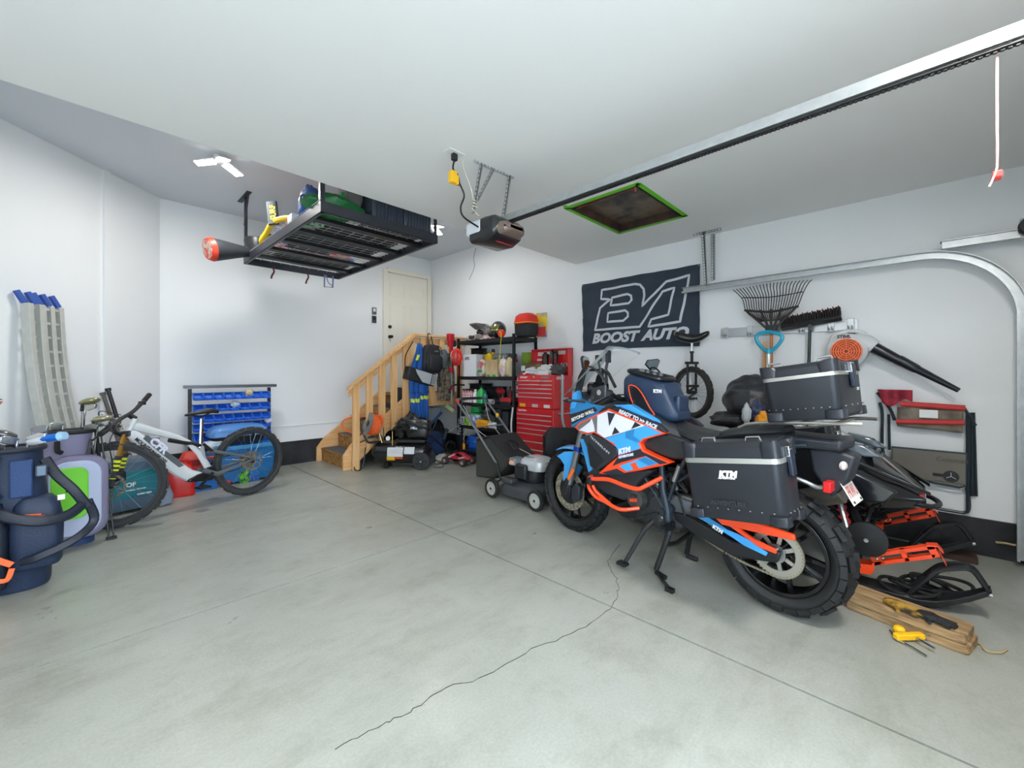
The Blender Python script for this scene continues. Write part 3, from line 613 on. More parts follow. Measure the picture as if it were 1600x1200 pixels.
b.loft(rings); b.build('bag_lid', mat('bag_black', '15171a', .35), bag, bevel=.003)
MB().grid(lambda u, v: V(.74+.25*u, (v-.5)*.17, 1.311+(.74+.25*u-.865)*.22), 6, 4).build('map_window', mat('map_pocket', '30343a', .12, coat=.8), bag)
pk = [(.955,1.205),(.905,1.215),(.85,1.17),(.79,1.08),(.755,1.025),(.90,1.07)]
for q in (1,-1):
    MB().prism(pk, q*.115, q*.136).build('bag_pocket', mat('bag_black', '15171a', .35), bag, bevel=.008)
    MB().tube(spline([(x, q*.139, z) for x, z in pk], 5, True), .004, 6, True).build('bag_piping', mor, bag)
MB().box((.635,0,1.10),(.04,.13,.11)).build('bag_front_pocket', tbm, bag, bevel=.015); text('KTM', .03, WHT, bag, (.765,.128,1.175), (-1,0,0), (0,.05,1), bold=.002)
b = MB()
for i in range(5): b.tube(spline([(1.0-.02*i,.1,1.12),(.95-.04*i,.16-.02*i,1.09+.01*i),(1.15,.12-.03*i,1.06+.02*i),(1.3,.1,1.05)], 5), .005, 6)
b.build('cable', BLK, mo)
# ---------------- right wall and ceiling equipment ----------------
def wx(name, mb, m, par, **k): return mb.build(name, m, par, **k)
navy = mat('flag_cloth', '2b3542', .75, var=.12, scale=3, bump=.15, bscale=25); flagw = mat('flag_print', 'c9ccd2', .7, var=.03)
Fg = thing('banner_flag', 'dark grey cloth banner with white outlined lettering pinned to the right wall', 'flag', (4.44,2.39,2.02))
def rip(y, z): return -.012-.008*math.sin(y*9+z*5)-.006*math.sin(y*23-z*7)-.004*math.sin(z*31+y*4)
def drape(o, e):
    for v in o.data.vertices: v.co.x += rip(v.co.y, v.co.z)-e
def fgr(u, v):
    y = .745-1.49*u; top = .425; bot = -.435+.018*math.sin(u*3); z = bot+(top-bot)*v; return V(rip(y, z), y*(1-.012*(1-v)), z)
MB().grid(fgr, 90, 50).build('cloth', navy, Fg)
def stroke(pts, par, nm='logo_line', w=.0135, closed=True):
    P = [V(0, y-2.39, z-2.02) for y, z in pts]; Q = []
    k = len(P)
    for i in range(k if closed else k-1):
        a, b_ = P[i], P[(i+1) % k]; n = max(1, int((b_-a).length/.03))
        for j in range(n): Q.append(a.lerp(b_, j/n))
    b = MB(Matrix.Diagonal((.12,1,1,1))); b.tube(Q, w, 6, closed); o = b.build(nm, flagw, par); drape(o, .0035); return o
def arc(pts, i, r=None): return pts
lg = [(2.84,2.338),(2.39,2.345),(2.32,2.325),(2.275,2.27),(2.272,2.20),(2.30,2.075),(2.12,2.235),(2.01,2.315),(1.752,2.342),(1.853,1.861),(2.227,1.835),(2.186,1.915),(1.986,1.948),(1.92,2.235),(2.06,2.215),(2.333,1.843),(2.94,1.847),(2.877,2.119),(2.718,2.206),(2.852,2.227)]
stroke(lg, Fg)
stroke([(2.695,2.226),(2.48,2.238),(2.437,2.215),(2.431,2.165),(2.465,2.128),(2.718,2.133)], Fg)
stroke([(2.742,2.042),(2.51,2.049),(2.475,2.02),(2.478,1.975),(2.543,1.931),(2.762,1.935)], Fg)
for s_, y_ in (('BOOST', 2.985), ('AUTO', 2.30)):
    t = text(s_, .163, flagw, Fg, (0, y_-2.39, 1.685-2.02), (0,-1,0), (0,0,1), name='lettering', bold=.008, shear=.28, ext=.0005, fit=.66 if s_ == 'BOOST' else .56); drape(t, .007)
for y, z in ((.735,.41),(.735,.0),(.735,-.42),(-.735,.41)): MB().lathe([(0,0),(.008,0),(.008,.004),(0,.004)], (rip(y,z)-.001,y,z), (-1,0,0), 10).build('grommet', ALU, Fg)
# ---- vehicle door track
Tk = thing('door_track', 'long galvanised vehicle-door track curving down beside the right wall', 'door track', (4.30,0,0))
path = [(0,1.78,2.165),(0,-.02,2.175)]+[(0,-.02-.49*math.sin(math.radians(a)), 1.685+.49*math.cos(math.radians(a))) for a in range(8, 91, 6)]+[(0,-.51,.05)]
b = MB()
for k in range(len(path)-1):
    pass
def chan(dx, dn, w_, t_):
    P = [Vector(p) for p in path]; rings = []
    for i, p in enumerate(P):
        a = P[max(0,i-1)]; c = P[min(len(P)-1,i+1)]; d = (c-a).normalized(); n = V(1,0,0).cross(d)
        rings.append([p+V(dx-w_/2,0,0)+n*(dn-t_/2), p+V(dx+w_/2,0,0)+n*(dn-t_/2), p+V(dx+w_/2,0,0)+n*(dn+t_/2), p+V(dx-w_/2,0,0)+n*(dn+t_/2)])
    return rings
b.loft(chan(.02,0,.003,.055)); b.loft(chan(0,.026,.042,.003)); b.loft(chan(0,-.026,.042,.003)); b.loft(chan(-.02,.02,.003,.014)); b.build('track_channel', GALV, Tk)
b = MB(); b.box((.03,-.33,2.235),(.05,.40,.05)); b.box((.03,-.33,2.262),(.09,.42,.004)); b.build('header_angle', GALV, Tk)
def perf(par, a, c, w_, nm='hanger_strap'):
    a = Vector(a); c = Vector(c); b = MB(); d = (c-a); n = max(2, int(d.length/.028)); u = d.normalized(); s_ = V(1,0,0) if abs(u.x) < .8 else V(0,1,0); s_ = (s_-u*s_.dot(u)).normalized(); e = u.cross(s_)
    for q in (-1, 1): b.bar(a+e*q*w_*.38, c+e*q*w_*.38, w_*.24, .003, s_)
    for i in range(n+1): b.bar(a+d*(i/n)-e*w_*.4, a+d*(i/n)+e*w_*.4, .010, .003, s_)
    b.bar(a+e*w_*.5, c+e*w_*.5, .003, .022, e.cross(u).cross(u) if False else e)
    return b.build(nm, GALV, par)
perf(Tk, (.0,1.575,2.73), (.0,1.545,2.18), .032); perf(Tk, (.06,1.50,2.70), (.01,1.48,2.23), .03); perf(Tk, (.0,1.66,2.72), (0,1.40,2.72), .032, 'ceiling_angle')
# torsion spring end and drum by the header
Td = thing('spring_bracket', 'steel end bearing plate with black cable drum at the upper right', 'door hardware', (4.33,-.52,2.27))
MB().box((0,-.03,0),(.06,.10,.14)).build('bearing_plate', GALV, Td, bevel=.004)
b = MB(); b.lathe([(0,-.01),(.06,-.01),(.066,0),(.05,.006),(.05,.03),(.066,.036),(.06,.045),(0,.045)], (-.08,-.03,0), (1,0,0), 24); b.build('cable_drum', BLK, Td)
b = MB(); [b.lathe([(.052,-.002+i*.006),(.054,0+i*.006),(.052,.002+i*.006)], (-.075,-.03,0), (1,0,0), 24) for i in range(5)]; b.build('cable_winding', mat('red_wire', '8c2a22', .5), Td)
# ---- opener
Op = thing('garage_door_opener', 'black ceiling-hung vehicle door opener with long steel rail', 'door opener', (2.05,2.22,2.3))
b = MB(); rr = []
for y, w_, z0, z1 in ((-.16,.11,-.01,.06),(-.13,.14,-.05,.085),(-.05,.15,-.075,.09),(.10,.15,-.07,.085),(.14,.12,-.05,.07)): rr.append([(x, y, z) for x, z in rrect(w_*2, z1-z0, .03, 4, 0, (z0+z1)/2)])
b.loft(rr); b.build('motor_housing', mat('opener_black', '1c1e22', .3, coat=.3), Op, bevel=.004)
b = MB(); b.loft([[(x, y, z) for x, z in rrect(w_*2, h_, .03, 4, 0, .0)] for y, w_, h_ in ((-.15,.115,.09),(-.20,.10,.075),(-.225,.06,.04))]); b.build('light_cover', mat('smoked_cover', '6a5a52', .25, coat=.4), Op)
b = MB(); b.box((0,.06,.03),(.308,.17,.10)); b.build('white_side_trim', mat('opener_trim', 'c9cdd2', .4), Op, bevel=.02)
t = text('CRAFTSMAN', .028, mat('badge_red', 'b53340', .5), Op, (.09,-.1,-.0766), (-1,0,0), (0,1,0), bold=.001)
b = MB(); b.box((-.0,-1.32,.085),(.05,2.5,.045)); rl = b.build('rail', GALV, Op)
b = MB(); b.box((0,-1.32,.058),(.028,2.46,.012)); b.build('rail_slot', BLK, rl)
chm = MB()
for i in range(150): chm.box((0,-.12-i*.0162,.050),(.012,.009,.008))
co = chm.build('chain', STL, rl); co['kind'] = 'stuff'
b = MB(); b.box((0,-2.38,.062),(.035,.12,.014)); b.build('trolley', BLK, Op, bevel=.004)
perf(Op, (-.245,-.07,.43), (.10,-.09,.43), .04, 'ceiling_angle'); perf(Op, (-.19,-.07,.42), (-.19,.02,.11), .03)
perf(Op, (-.09,-.08,.42), (-.17,.0,.2), .03); perf(Op, (.06,-.09,.42), (.06,-.02,.11), .03)
wt = MB()
wt.tube(spline([(-.29,-.02,.43),(-.29,.0,.40),(-.22,-.0,.27),(-.20,.0,.2)]+[(-.19+.02*math.cos(i*2),.0+.02*math.sin(i*2),.2-.006*i) for i in range(12)]+[(-.15,0,.10)], 5), .0035, 6); wt.build('white_wire', mat('wire_cream', 'd8d0bc', .5), Op)
MB().tube(spline([(-.05,.15,-.07),(-.045,.18,-.14),(-.03,.19,-.2),(-.07,.2,-.30)], 5), .0015, 5).build('antenna_wire', BLK, Op)
Ot = thing('ceiling_outlet', 'white outlet plate on the ceiling with black opener cord', 'outlet', (1.654,2.173,2.728))
MB().box((0,0,-.003),(.12,.07,.006)).build('cover_plate', WHT, Ot, bevel=.002)
b = MB(); b.box((.0,0,-.03),(.035,.03,.045)); b.build('plug', BLK, Ot, bevel=.005)
MB().tube(spline([(0,0,-.045),(-.01,.0,-.11),(.03,.0,-.17),(.08,.0,-.25),(.06,.01,-.33),(.10,.03,-.38),(.26,.05,-.41)], 6), .006, 8).build('power_cord', BLK, Ot)
Ya = thing('plug_adapter', 'yellow plug tap hanging from the opener cord', 'plug adapter', (1.655,2.165,2.56)); MB().box((-.02,0,.0),(.045,.04,.075)).build('body', YEL, Ya, bevel=.006); MB().box((.01,0,-.01),(.02,.03,.06)).build('socket_cap', YEL, Ya, bevel=.004); MB().tube(spline([(0,0,.04),(.02,0,.03),(.035,0,-.02),(.02,0,-.04)],4), .004, 6).build('lead', BLK, Ya)
# ---- red emergency rope
Rp = thing('release_rope', 'thin red and white pull rope with red T-handle hanging from the rail', 'rope', (2.066,-.19,2.34)); rop = mat('rope_red_white', 'f2cdc6', .7, col2='e89a90', scale=60)
MB().tube(spline([(0,0,0),(.003,0,-.1),(0,0,-.22),(.002,0,-.36)], 6), .0035, 6).build('cord', rop, Rp)
MB().tube(spline([(0,0,-.36),(-.012,.0,-.30),(-.006,0,-.26),(.008,0,-.27),(.012,0,-.32),(.002,0,-.36),(-.02,.01,-.40),(-.03,.02,-.43)], 6), .0028, 6).build('loop', rop, Rp)
MB().prism([(-.012,-.375),(.028,-.39),(.024,-.40),(-.006,-.395)], -.012, .012).build('t_handle', mat('handle_red', 'e2534c', .4), Rp, bevel=.003)
# ---- attic hatch
AH = thing('attic_hatch', 'open square attic hatch edged with green masking tape in the ceiling', 'ceiling hatch', (3.315,1.865,ZL)); hm = mat('sooty_board', '2a2623', .35, col2='7a6a58', scale=6, bump=.2, bscale=12)
MB().box((0,0,.075),(.80,.60,.01)).build('hatch_board', hm, AH)
b = MB(); b.box((-.41,0,.04),(.02,.64,.085)); b.box((.41,0,.04),(.02,.64,.085)); b.box((0,.31,.04),(.84,.02,.085)); b.box((0,-.31,.04),(.84,.02,.085)); b.build('hatch_lining', mat('lining_dark', '2a2422', .5, col2='4d3426', scale=10), AH)
b = MB(); 
for a, c, w_ in (((-.45,-.335),(.45,-.335),.05),((-.45,.335),(.45,.335),.05),((-.44,-.35),(-.44,.35),.05),((.44,-.35),(.44,.35),.05)): b.bar((a[0],a[1],-.0015),(c[0],c[1],-.0015),w_,.002)
b.bar((-.44,.33,-.0018),(-.50,.31,-.0018),.035,.002); b.build('masking_tape', mat('green_tape', '66c024', .6), AH)
b = MB(); b.bar((-.395,.28,.01),(-.395,-.28,.02),.012,.012); b.bar((-.375,.28,.0),(-.375,-.28,.01),.008,.008); b.tube([(-.39,-.29,.02),(-.37,-.28,-.02)], .006); b.build('copper_hinge', mat('copper', 'b8643c', .35, .9), AH)
# ---- slat rail and hung tools
Sr = thing('tool_rail', 'aluminium tool rail with hooks on the right wall', 'tool rail', (4.45,.90,1.71))
b = MB(); b.box((-.010,0,0),(.02,1.08,.085)); b.box((-.022,0,.035),(.006,1.08,.012)); b.box((-.022,0,-.035),(.006,1.08,.012)); b.build('rail_strip', ALU, Sr)
for y in (.49,.27,-.15,-.36,-.495):
    b = MB(); b.box((-.035,y,0),(.02,.045,.1)); b.tube(spline([(-.045,y-.012,-.02),(-.075,y-.012,-.04),(-.09,y-.012,-.01)],4), .005, 6); b.tube(spline([(-.045,y+.012,-.02),(-.075,y+.012,-.04),(-.09,y+.012,-.01)],4), .005, 6); b.build('rail_hook', GALV, Sr, bevel=.002)
# rake
Rk = thing('leaf_rake', 'black plastic fan rake hung tines-up on the tool rail', 'rake', (4.34,.97,1.72)); rkm = mat('rake_plastic', '211d1c', .5)
n = 23
for i in range(n):
    u = i/(n-1)*2-1; x0 = -.235*u
    P = [(0,.10*-u*.9,.06),(0,-.20*u,.16),(0,-.24*u-.01,.28),(0,-.275*u-.015*u*abs(u),.36),(0,-.295*u-.02*u,.405-.02*abs(u)+(.0 if u>0 else .0))]
    b = MB(); b.tube(spline([(-.02-.03*math.sin(k/4*2), p[1], p[2]) for k, p in enumerate(P)], 4), .0042, 5); b.build('tine', rkm, Rk)
b = MB(); b.tube(spline([(-.045,.235,.30),(-.05,0,.275),(-.045,-.25,.29)],6), .005, 6); b.tube(spline([(-.03,.22,.18),(-.035,0,.145),(-.03,-.215,.17)],6), .011, 6)
for s_ in (-1,-.45,0,.45,1): b.bar((-.02,.04*s_,.0),(-.03,.20*s_,.17),.02,.008,(1,0,0))
b.box((-.02,0,.0),(.03,.09,.05)); b.build('rake_head', rkm, Rk, bevel=.002); MB().cyl((-.01,0,.02),(-.02,0,-1.2),.013).build('handle', mat('rake_pole', 'b9703a', .5, var=.2), Rk)
# shovel with teal D-grip
Sh = thing('shovel', 'shovel with turquoise D-grip hanging in front of the rake', 'shovel', (4.28,.98,1.5)); teal = mat('teal_plastic', '18a0c0', .35, coat=.2)
b = MB(); b.tube(spline([(0,0,0),(0,.055,.04),(0,.10,.11),(0,.085,.165),(0,0,.18),(0,-.09,.15),(0,-.105,.11),(0,-.06,.04)], 5, True), .0125, 8, True, flat=1.3); b.cyl((0,0,-.02),(0,0,.03),.02); b.build('d_grip', teal, Sh)
b = MB(); b.tube([(0,0,-.01),(.01,.01,-.75)], .0165, 10); b.build('shaft', mat('white_shaft', 'd6d0c6', .3, .3), Sh); b = MB(); b.grid(lambda u,v: V(.02+.05*(2*v-1)**2, .01+(v-.5)*.38, -.72-.38*u), 6, 10); b.build('blade', ALU, Sh, solid=.003)
Hk = thing('wooden_pole_tool', 'light wooden tool handle standing behind the shovel shaft', 'tool handle', (4.36,1.05,.4)); MB().tube([(0,.0,0),(0,-.02,1.2)], .014, 8).build('handle', mat('pole_wood', 'dfa066', .5, var=.15), Hk); MB().box((0,0,-.06),(.03,.25,.16)).build('head', STL, Hk, bevel=.01)
# push broom
Br = thing('push_broom', 'push broom with black and red bristles hung head-up on the rail', 'broom', (4.36,.68,1.75))
M = Matrix.Rotation(math.radians(-7.5), 4, 'X') @ Matrix.Rotation(math.radians(25), 4, 'Y')
b = MB(M); b.box((0,0,-.01),(.06,.44,.028)); b.build('block', BLK, Br, bevel=.005)
b = MB(M)
for i in range(24):
    for j in range(5):
        p = V(-.024+.012*j, -.21+.0183*i, 0); b.tube([p, p+V(R_.uniform(-.006,.006)-.01+.005*j, R_.uniform(-.006,.006), .075)], [.007,.009], 5)
o = b.build('bristles', mat('bristle_black', '221d1d', .8), Br)
b = MB(M)
for i in range(24):
    for j in range(5):
        if (i+j) % 2: continue
        p = V(-.034+.017*j, -.21+.0183*i, .073); b.tube([p, p+V(-.003,0,.014)], [.006,.005], 5)
b.build('bristle_tips', mat('bristle_red', '9c2a24', .7), Br)
b = MB(); b.cyl((-.0,.0,-.02),(-.0,.03,-1.2),.012); b.box((0,0,-.04),(.03,.03,.06)); b.build('handle', STL, Br)
# leaf blower
Bl = thing('leaf_blower', 'white and orange handheld leaf blower with long black nozzle hung on the rail', 'leaf blower', (4.30,.415,1.49)); blw = mat('blower_white', 'd8d9da', .4)
b = MB(); b.lathe([(0,-.09),(.10,-.09),(.135,-.06),(.14,0),(.13,.05),(0,.06)], (0,.0,0), (1,0,0), 28); b.tube([(0,-.06,.06),(0,-.13,.05),(0,-.17,.02)], [.085,.065,.055], 16); bd = b.build('housing', blw, Bl, bevel=.004)
b = MB(); 
for r0 in (.02,.036,.052,.068,.084,.098): b.lathe([(r0-.0045,-.012),(r0+.0045,-.012),(r0+.0045,0),(r0-.0045,0),(r0-.0045,-.012)], (-.088,.0,-.01), (1,0,0), 28)
for i in range(8): a = i*PI/4; b.bar((-.094,math.cos(a)*.01,-.01+math.sin(a)*.01),(-.094,math.cos(a)*.1,-.01+math.sin(a)*.1),.006,.008,(1,0,0))
b.build('fan_grille', mat('blower_orange', 'f06a2c', .4), Bl)
MB().lathe([(0,0),(.10,0),(.10,.004),(0,.004)], (-.0915,0,-.01), (1,0,0), 28).build('grille_back', mat('grille_dark', '7c2f18', .6), Bl)
b = MB(); b.tube(spline([(0,.11,.06),(-.0,.09,.12),(0,.0,.155),(0,-.09,.14),(0,-.13,.09)], 6), .018, 10); b.build('handle', blw, Bl)
MB().tube([(-.01,.0,.135),(-.01,-.05,.125)], .013, 8).build('trigger', BLK, Bl)
text('STIHL', .035, mat('lettering_black', '202020', .5), Bl, (-.0915,.06,.097), (0,-1,0.0), (0,0,1), bold=.0015, shear=.1)
b = MB(); b.tube([(0,-.16,.02),(0,-.30,-.08),(0,-.31,-.085),(0,-.41,-.155),(0,-.42,-.162),(0,-.63,-.31)], [.045,.037,.04,.033,.029,.017], 14); b.build('nozzle', mat('nozzle_black', '191d24', .35, coat=.2), Bl)
# unicycle
Un = thing('unicycle', 'unicycle with knobby tyre hung by its black saddle on the right wall', 'unicycle', (4.27,1.67,1.11))
Mu = rotz(math.radians(66))
tb_ = tire_mb((0,0,0), .265, .055, 40, 2, .008, .215, .6, Mu); uw = tb_.build('wheel_tyre', mat('uni_tyre', '33312f', .8), Un)
b = MB(Mu); disc_ring(b, (0,0,0), .205, .222, .03); b.build('rim', mat('uni_rim', '55575a', .3, .8), uw)
b = MB(Mu)
for i in range(28):
    a = 2*PI*i/28; q = 1 if i % 2 else -1; b.tube([(math.cos(a+.3*q)*.02, q*.03, math.sin(a+.3*q)*.02),(math.cos(a)*.21,0,math.sin(a)*.21)], .0012, 4)
b.build('spokes', CHR, uw); b = MB(Mu); b.cyl((0,-.05,0),(0,.05,0),.018); b.build('hub', BLK, uw)
b = MB(Mu); 
for q in (-1,1): b.tube([(0,q*.055,0),(.0,q*.055,.29)], .013, 8)
b.box((0,0,.30),(.05,.14,.025)); b.build('fork', BLK, Un, bevel=.003)
b = MB(Mu); b.tube([(0,0,.30),(0,0,.40)], .015, 10); b.build('frame_neck', BLK, Un); MB(Mu).tube([(0,0,.36),(0,0,.55)], .0125, 10).build('seat_post', CHR, Un); MB(Mu).lathe([(.014,0),(.02,0),(.02,.02),(.014,.02)], (0,0,.40), (0,0,1), 12).build('seat_clamp', BLK, Un)
for q in (-1,1):
    MB(Mu).bar((0,q*.065,0),(q*.125*-1,q*.065,.07*q*-1*-1),.018,.012,(0,1,0)).build('crank', BLK, Un); b = MB(Mu); b.box((q*-.125,q*.115,.07*q),(.09,.085,.022)); b.build('pedal', BLK, Un, bevel=.004)
rings = []
b = MB(Matrix.Translation((0,0,.0)) @ rotz(math.radians(-80)))
for x, w_, z, h_ in ((-.17,.06,.59,.08),(-.11,.095,.575,.10),(-.03,.06,.545,.09),(.05,.045,.54,.08),(.12,.05,.575,.07),(.17,.03,.60,.05)): rings.append([(x, y, zz) for y, zz in rrect(w_*2, h_, min(w_, h_/2)*.9, 3, 0, z)])
b.loft(rings); b.build('saddle', mat('saddle_black', '1a1918', .35), Un, sub=1)
MB(rotz(math.radians(-80))).ball((-.155,0,.605),(.02,.05,.028),8).build('saddle_bumper', mat('bumper_olive', '8a8c6a', .5), Un)
# ---- folding chair hung on the wall
Fc = thing('folding_chair', 'folded camp chair with red armrests and taupe side table hung on the right wall', 'folding chair', (4.40,0,0)); fcm = mat('chair_tube', '2e3a40', .35, .4); fcr = mat('chair_red', 'c23a3a', .6); fct = mat('chair_taupe', '6f6a60', .55, var=.1, bump=.1)
b = MB(); b.tube(spline([(-.0,.22,1.07),(0,.205,.98),(0,.206,.74),(0,.19,.62),(0,.18,.55)],4), .011, 8); b.tube(spline([(-.02,.235,1.15),(-.02,.16,1.03),(-.02,.13,.935)],3), .011, 8)
b.tube([(-.02,.165,.98),(-.02,.16,.70)], .009, 8)
for dy in (0,.022,.044): b.tube([(-.02+dy,-.262-dy*.7,1.02),(-.02+dy,-.262-dy,.42 if dy else .30)], .010, 8)
b.tube([(-.03,-.24,1.06),(-.03,-.30,.93)], .010, 8)
b.tube(spline([(0,-.262,.47),(0,-.27,.34),(0,-.25,.295),(0,-.17,.29),(0,.10,.30)],5), .011, 8); b.build('frame', fcm, Fc)
b = MB(); b.tube([(-.03,.10,1.068),(-.03,-.25,1.052)], .021, 10); b.build('armrest', fcr, Fc); b = MB(); b.tube([(-.035,.12,.928),(-.035,-.245,.948)], .019, 10); b.build('armrest', fcr, Fc)
b = MB(); b.grid(lambda u, v: V(-.03-.02*math.sin(v*9)*(1-u*.4), .23-.20*v-.03*u*(1-v), 1.175-.10*u*(1+.3*math.sin(v*6))), 8, 12); b.build('back_cloth', mat('cloth_crimson', 'b22a3c', .7, col2='7d1c2e', scale=14), Fc, solid=.012)
b = MB(); b.grid(lambda u, v: V(-.02-.01*math.sin(v*7), .115-.355*v, 1.04-.15*u-.02*v*u), 6, 12); b.build('seat_cloth', mat('cloth_brown', '5d5347', .75, col2='8a8172', scale=7), Fc, solid=.01)
MB().box((-.045,-.06,1.0),(.004,.10,.06)).build('care_label', WHT, Fc)
tp = MB(frame((-.03,-.055,.61),(0,-1,0),(-1,0,0))).box((0,0,0),(.40,.22,.014)).build('side_table', fct, Fc, bevel=.005)
b = MB(); b.tube([(-.03,.145,.725),(-.03,-.255,.725),(-.03,-.25,.49),(-.03,-.22,.475),(-.03,.145,.505)], .008, 6, True); b.build('table_rim', fcm, Fc)
b = MB(); b.lathe([(.034,-.002),(.042,-.002),(.042,.004),(.034,.004),(.034,-.002)], (-.040,-.178,.55), (1,0,0), 22); b.lathe([(0,0),(.036,0)], (-.0385,-.178,.55), (1,0,0), 22); b.box((-.042,-.112,.552),(.004,.06,.022)); b.build('cup_holder', BLK, Fc)
b = MB(); 
for a in (90,210,330): b.bar((-.0405,-.178,.55),(-.0405,-.178+.028*math.cos(math.radians(a)),.55+.028*math.sin(math.radians(a))),.004,.002,(1,0,0))
b.build('holder_spokes', ALU, Fc)
text('Coleman', .045, mat('embossed_taupe', '57534b', .6), Fc, (-.0385,-.10,.655), (0,-1,0), (0,0,1), bold=.001)
# ---- snow scoop behind the motorcycle
Ss = thing('snow_scoop', 'black snow scoop with bent grey tube handle behind the front wheel', 'snow scoop', (3.66,2.83,0), math.radians(-45))
b = MB(); b.loft([[(x*w_, y_+.0, z) for x, y_ in ((-1,0),(-.9,-.10),(.9,-.10),(1,0),(.96,.0),(.86,-.08),(-.86,-.08),(-.96,0))] for z, w_, q in ((.05,.20,0),(.35,.24,0),(.62,.24,0),(.72,.16,0))]); b.build('scoop_blade', BLK, Ss, bevel=.004)
MB().box((0,-.02,.42),(.34,.02,.4)).build('scoop_lining', mat('scoop_maroon', '5a1c22', .6), Ss)
MB().tube(spline([(-.02,.02,1.29),(-.02,.02,1.0),(-.02,.0,.78),(.02,-.02,.67),(.09,-.05,.61),(.22,-.05,.61),(.32,-.05,.61)], 5), .017, 10).build('tube_handle', mat('tube_grey', '9b9fa2', .35, .7), Ss)

# ---------------- snowmobile ----------------
Sm = thing('snowmobile', 'black snowmobile with orange ski loops parked between motorcycle and wall', 'snowmobile', (3.72,.5,0), -PI/2)
gb = mat('gloss_hood', '101215', .14, coat=.8, var=.15, scale=6); smk = mat('hood_shine', '22262b', .12, coat=1, col2='0f1114', scale=5); sk = mat('ski_black', '1b1d1f', .4)
def ring8(x, w_, z0, z1, k=.7): return [(x,-w_,z0+(z1-z0)*.35),(x,-w_*k,z0),(x,w_*k,z0),(x,w_,z0+(z1-z0)*.35),(x,w_*.95,z0+(z1-z0)*.65),(x,w_*k*.75,z1),(x,-w_*k*.75,z1),(x,-w_*.95,z0+(z1-z0)*.65)]
b = MB(); b.loft([ring8(-.55,.22,.42,.74), ring8(-.25,.36,.40,.84), ring8(.05,.42,.42,.86), ring8(.25,.40,.44,.80), ring8(.42,.30,.46,.66), ring8(.54,.16,.48,.56)]); b.build('hood', gb, Sm, bevel=.012)
for q in (-1,1):
    MB().prism([(.12,.865),(.25,.84),(.35,.77),(.25,.765),(.12,.80)], q*.19, q*.27).build('headlamp', mat('lamp_lens', '5d6870', .08, coat=1, var=.3, scale=14), Sm, bevel=.012)
    b = MB(); b.loft([[(x,q*(y_-.012),z-.012),(x,q*(y_+.012),z-.005),(x,q*(y_+.012),z+.012),(x,q*(y_-.012),z+.012)] for x,y_,z in ((-.1,.40,.86),(.15,.38,.78),(.38,.30,.66),(.56,.15,.56))]); b.build('hood_edge', smk, Sm, bevel=.004)
    b = MB(); b.prism([(-.3,.80),(.1,.74),(.42,.60),(.36,.52),(-.05,.46),(-.4,.5)], q*.37, q*.41); b.build('side_panel', smk, Sm, bevel=.015)
    # running board
    MB().box((-1.1,q*.33,.36),(1.3,.22,.03)).build('running_board', BLK, Sm, bevel=.006)
b = MB(); b.grid(lambda u, v: V(.16-.35*u, (v-.5)*(.50-.12*u), .86+.20*u-.10*(2*v-1)**2), 8, 12); b.build('windscreen', WIN, Sm, solid=.004)
b = MB(); b.tube(spline([(.45,-.18,.50),(.56,-.14,.485),(.60,0,.48),(.56,.14,.485),(.45,.18,.50)],5), .016, 8); b.build('front_bumper', sk, Sm)
MB().box((.50,-.13,.55),(.06,.09,.012)).build('nose_badge', REDP, Sm)
b = MB(); b.loft([[(x,y,z) for y,z in rrect(w_*2,h_,.05,3,0,zc)] for x,w_,h_,zc in ((-.45,.12,.2,.68),(-.8,.15,.2,.66),(-1.4,.17,.17,.63),(-1.9,.14,.12,.64))]); b.build('seat', seatm, Sm, sub=1)
b = MB(); b.loft([[(x,y,z) for y,z in ((-.2,.40),(-.2,.54),(.2,.54),(.2,.40),(.18,.40),(.18,.52),(-.18,.52),(-.18,.40))] for x in (-.4,-2.15)]); b.build('tunnel', sk, Sm)
b = MB(); b.tube(spline([(-2.1,-.18,.52),(-2.28,-.14,.58),(-2.3,0,.6),(-2.28,.14,.58),(-2.1,.18,.52)],4), .014, 8); b.build('rear_bumper', STL, Sm)
P = spline([(-.35,0,.36),(-.55,0,.08),(-.9,0,.02),(-1.9,0,.02),(-2.1,0,.16),(-1.95,0,.33),(-1.2,0,.37)],6,True)
b = MB()
rings = [[p+V(0,s_,0)+n for s_, n in ((-.19,V(0,0,0)),(.19,V(0,0,0)),(.19,V(0,0,.014)),(-.19,V(0,0,.014)))] for p in P]; b.loft(rings, closed=True)
for k in range(0, len(P)):
    b.box(tuple(P[k]-V(0,0,.0)),(.012,.37,.03))
b.build('drive_track', RUB, Sm)
for k in range(4):
    for q in (-1,1): MB().lathe([(0,-.015),(.07,-.015),(.07,.015),(0,.015)], (-.75-.33*k,q*.12,.12), (0,1,0), 18).build('track_wheel', BLK, Sm)
b = MB(); b.lathe([(0,-.02),(.09,-.02),(.1,-.01),(.1,.015),(.06,.02),(.02,.024),(0,.024)], (.28,-.52,.32), (0,-1,0), 26); b.build('front_wheel_disc', mat('disc_black', '0c0d0e', .5), Sm); MB().lathe([(0,0),(.012,0),(.012,.01),(0,.01)], (.28,-.545,.32), (0,-1,0), 10).build('disc_bolt', CHR, Sm)
b = MB(); b.cyl((.28,-.50,.32),(.20,-.30,.42),.02); b.build('disc_arm', BLK, Sm)
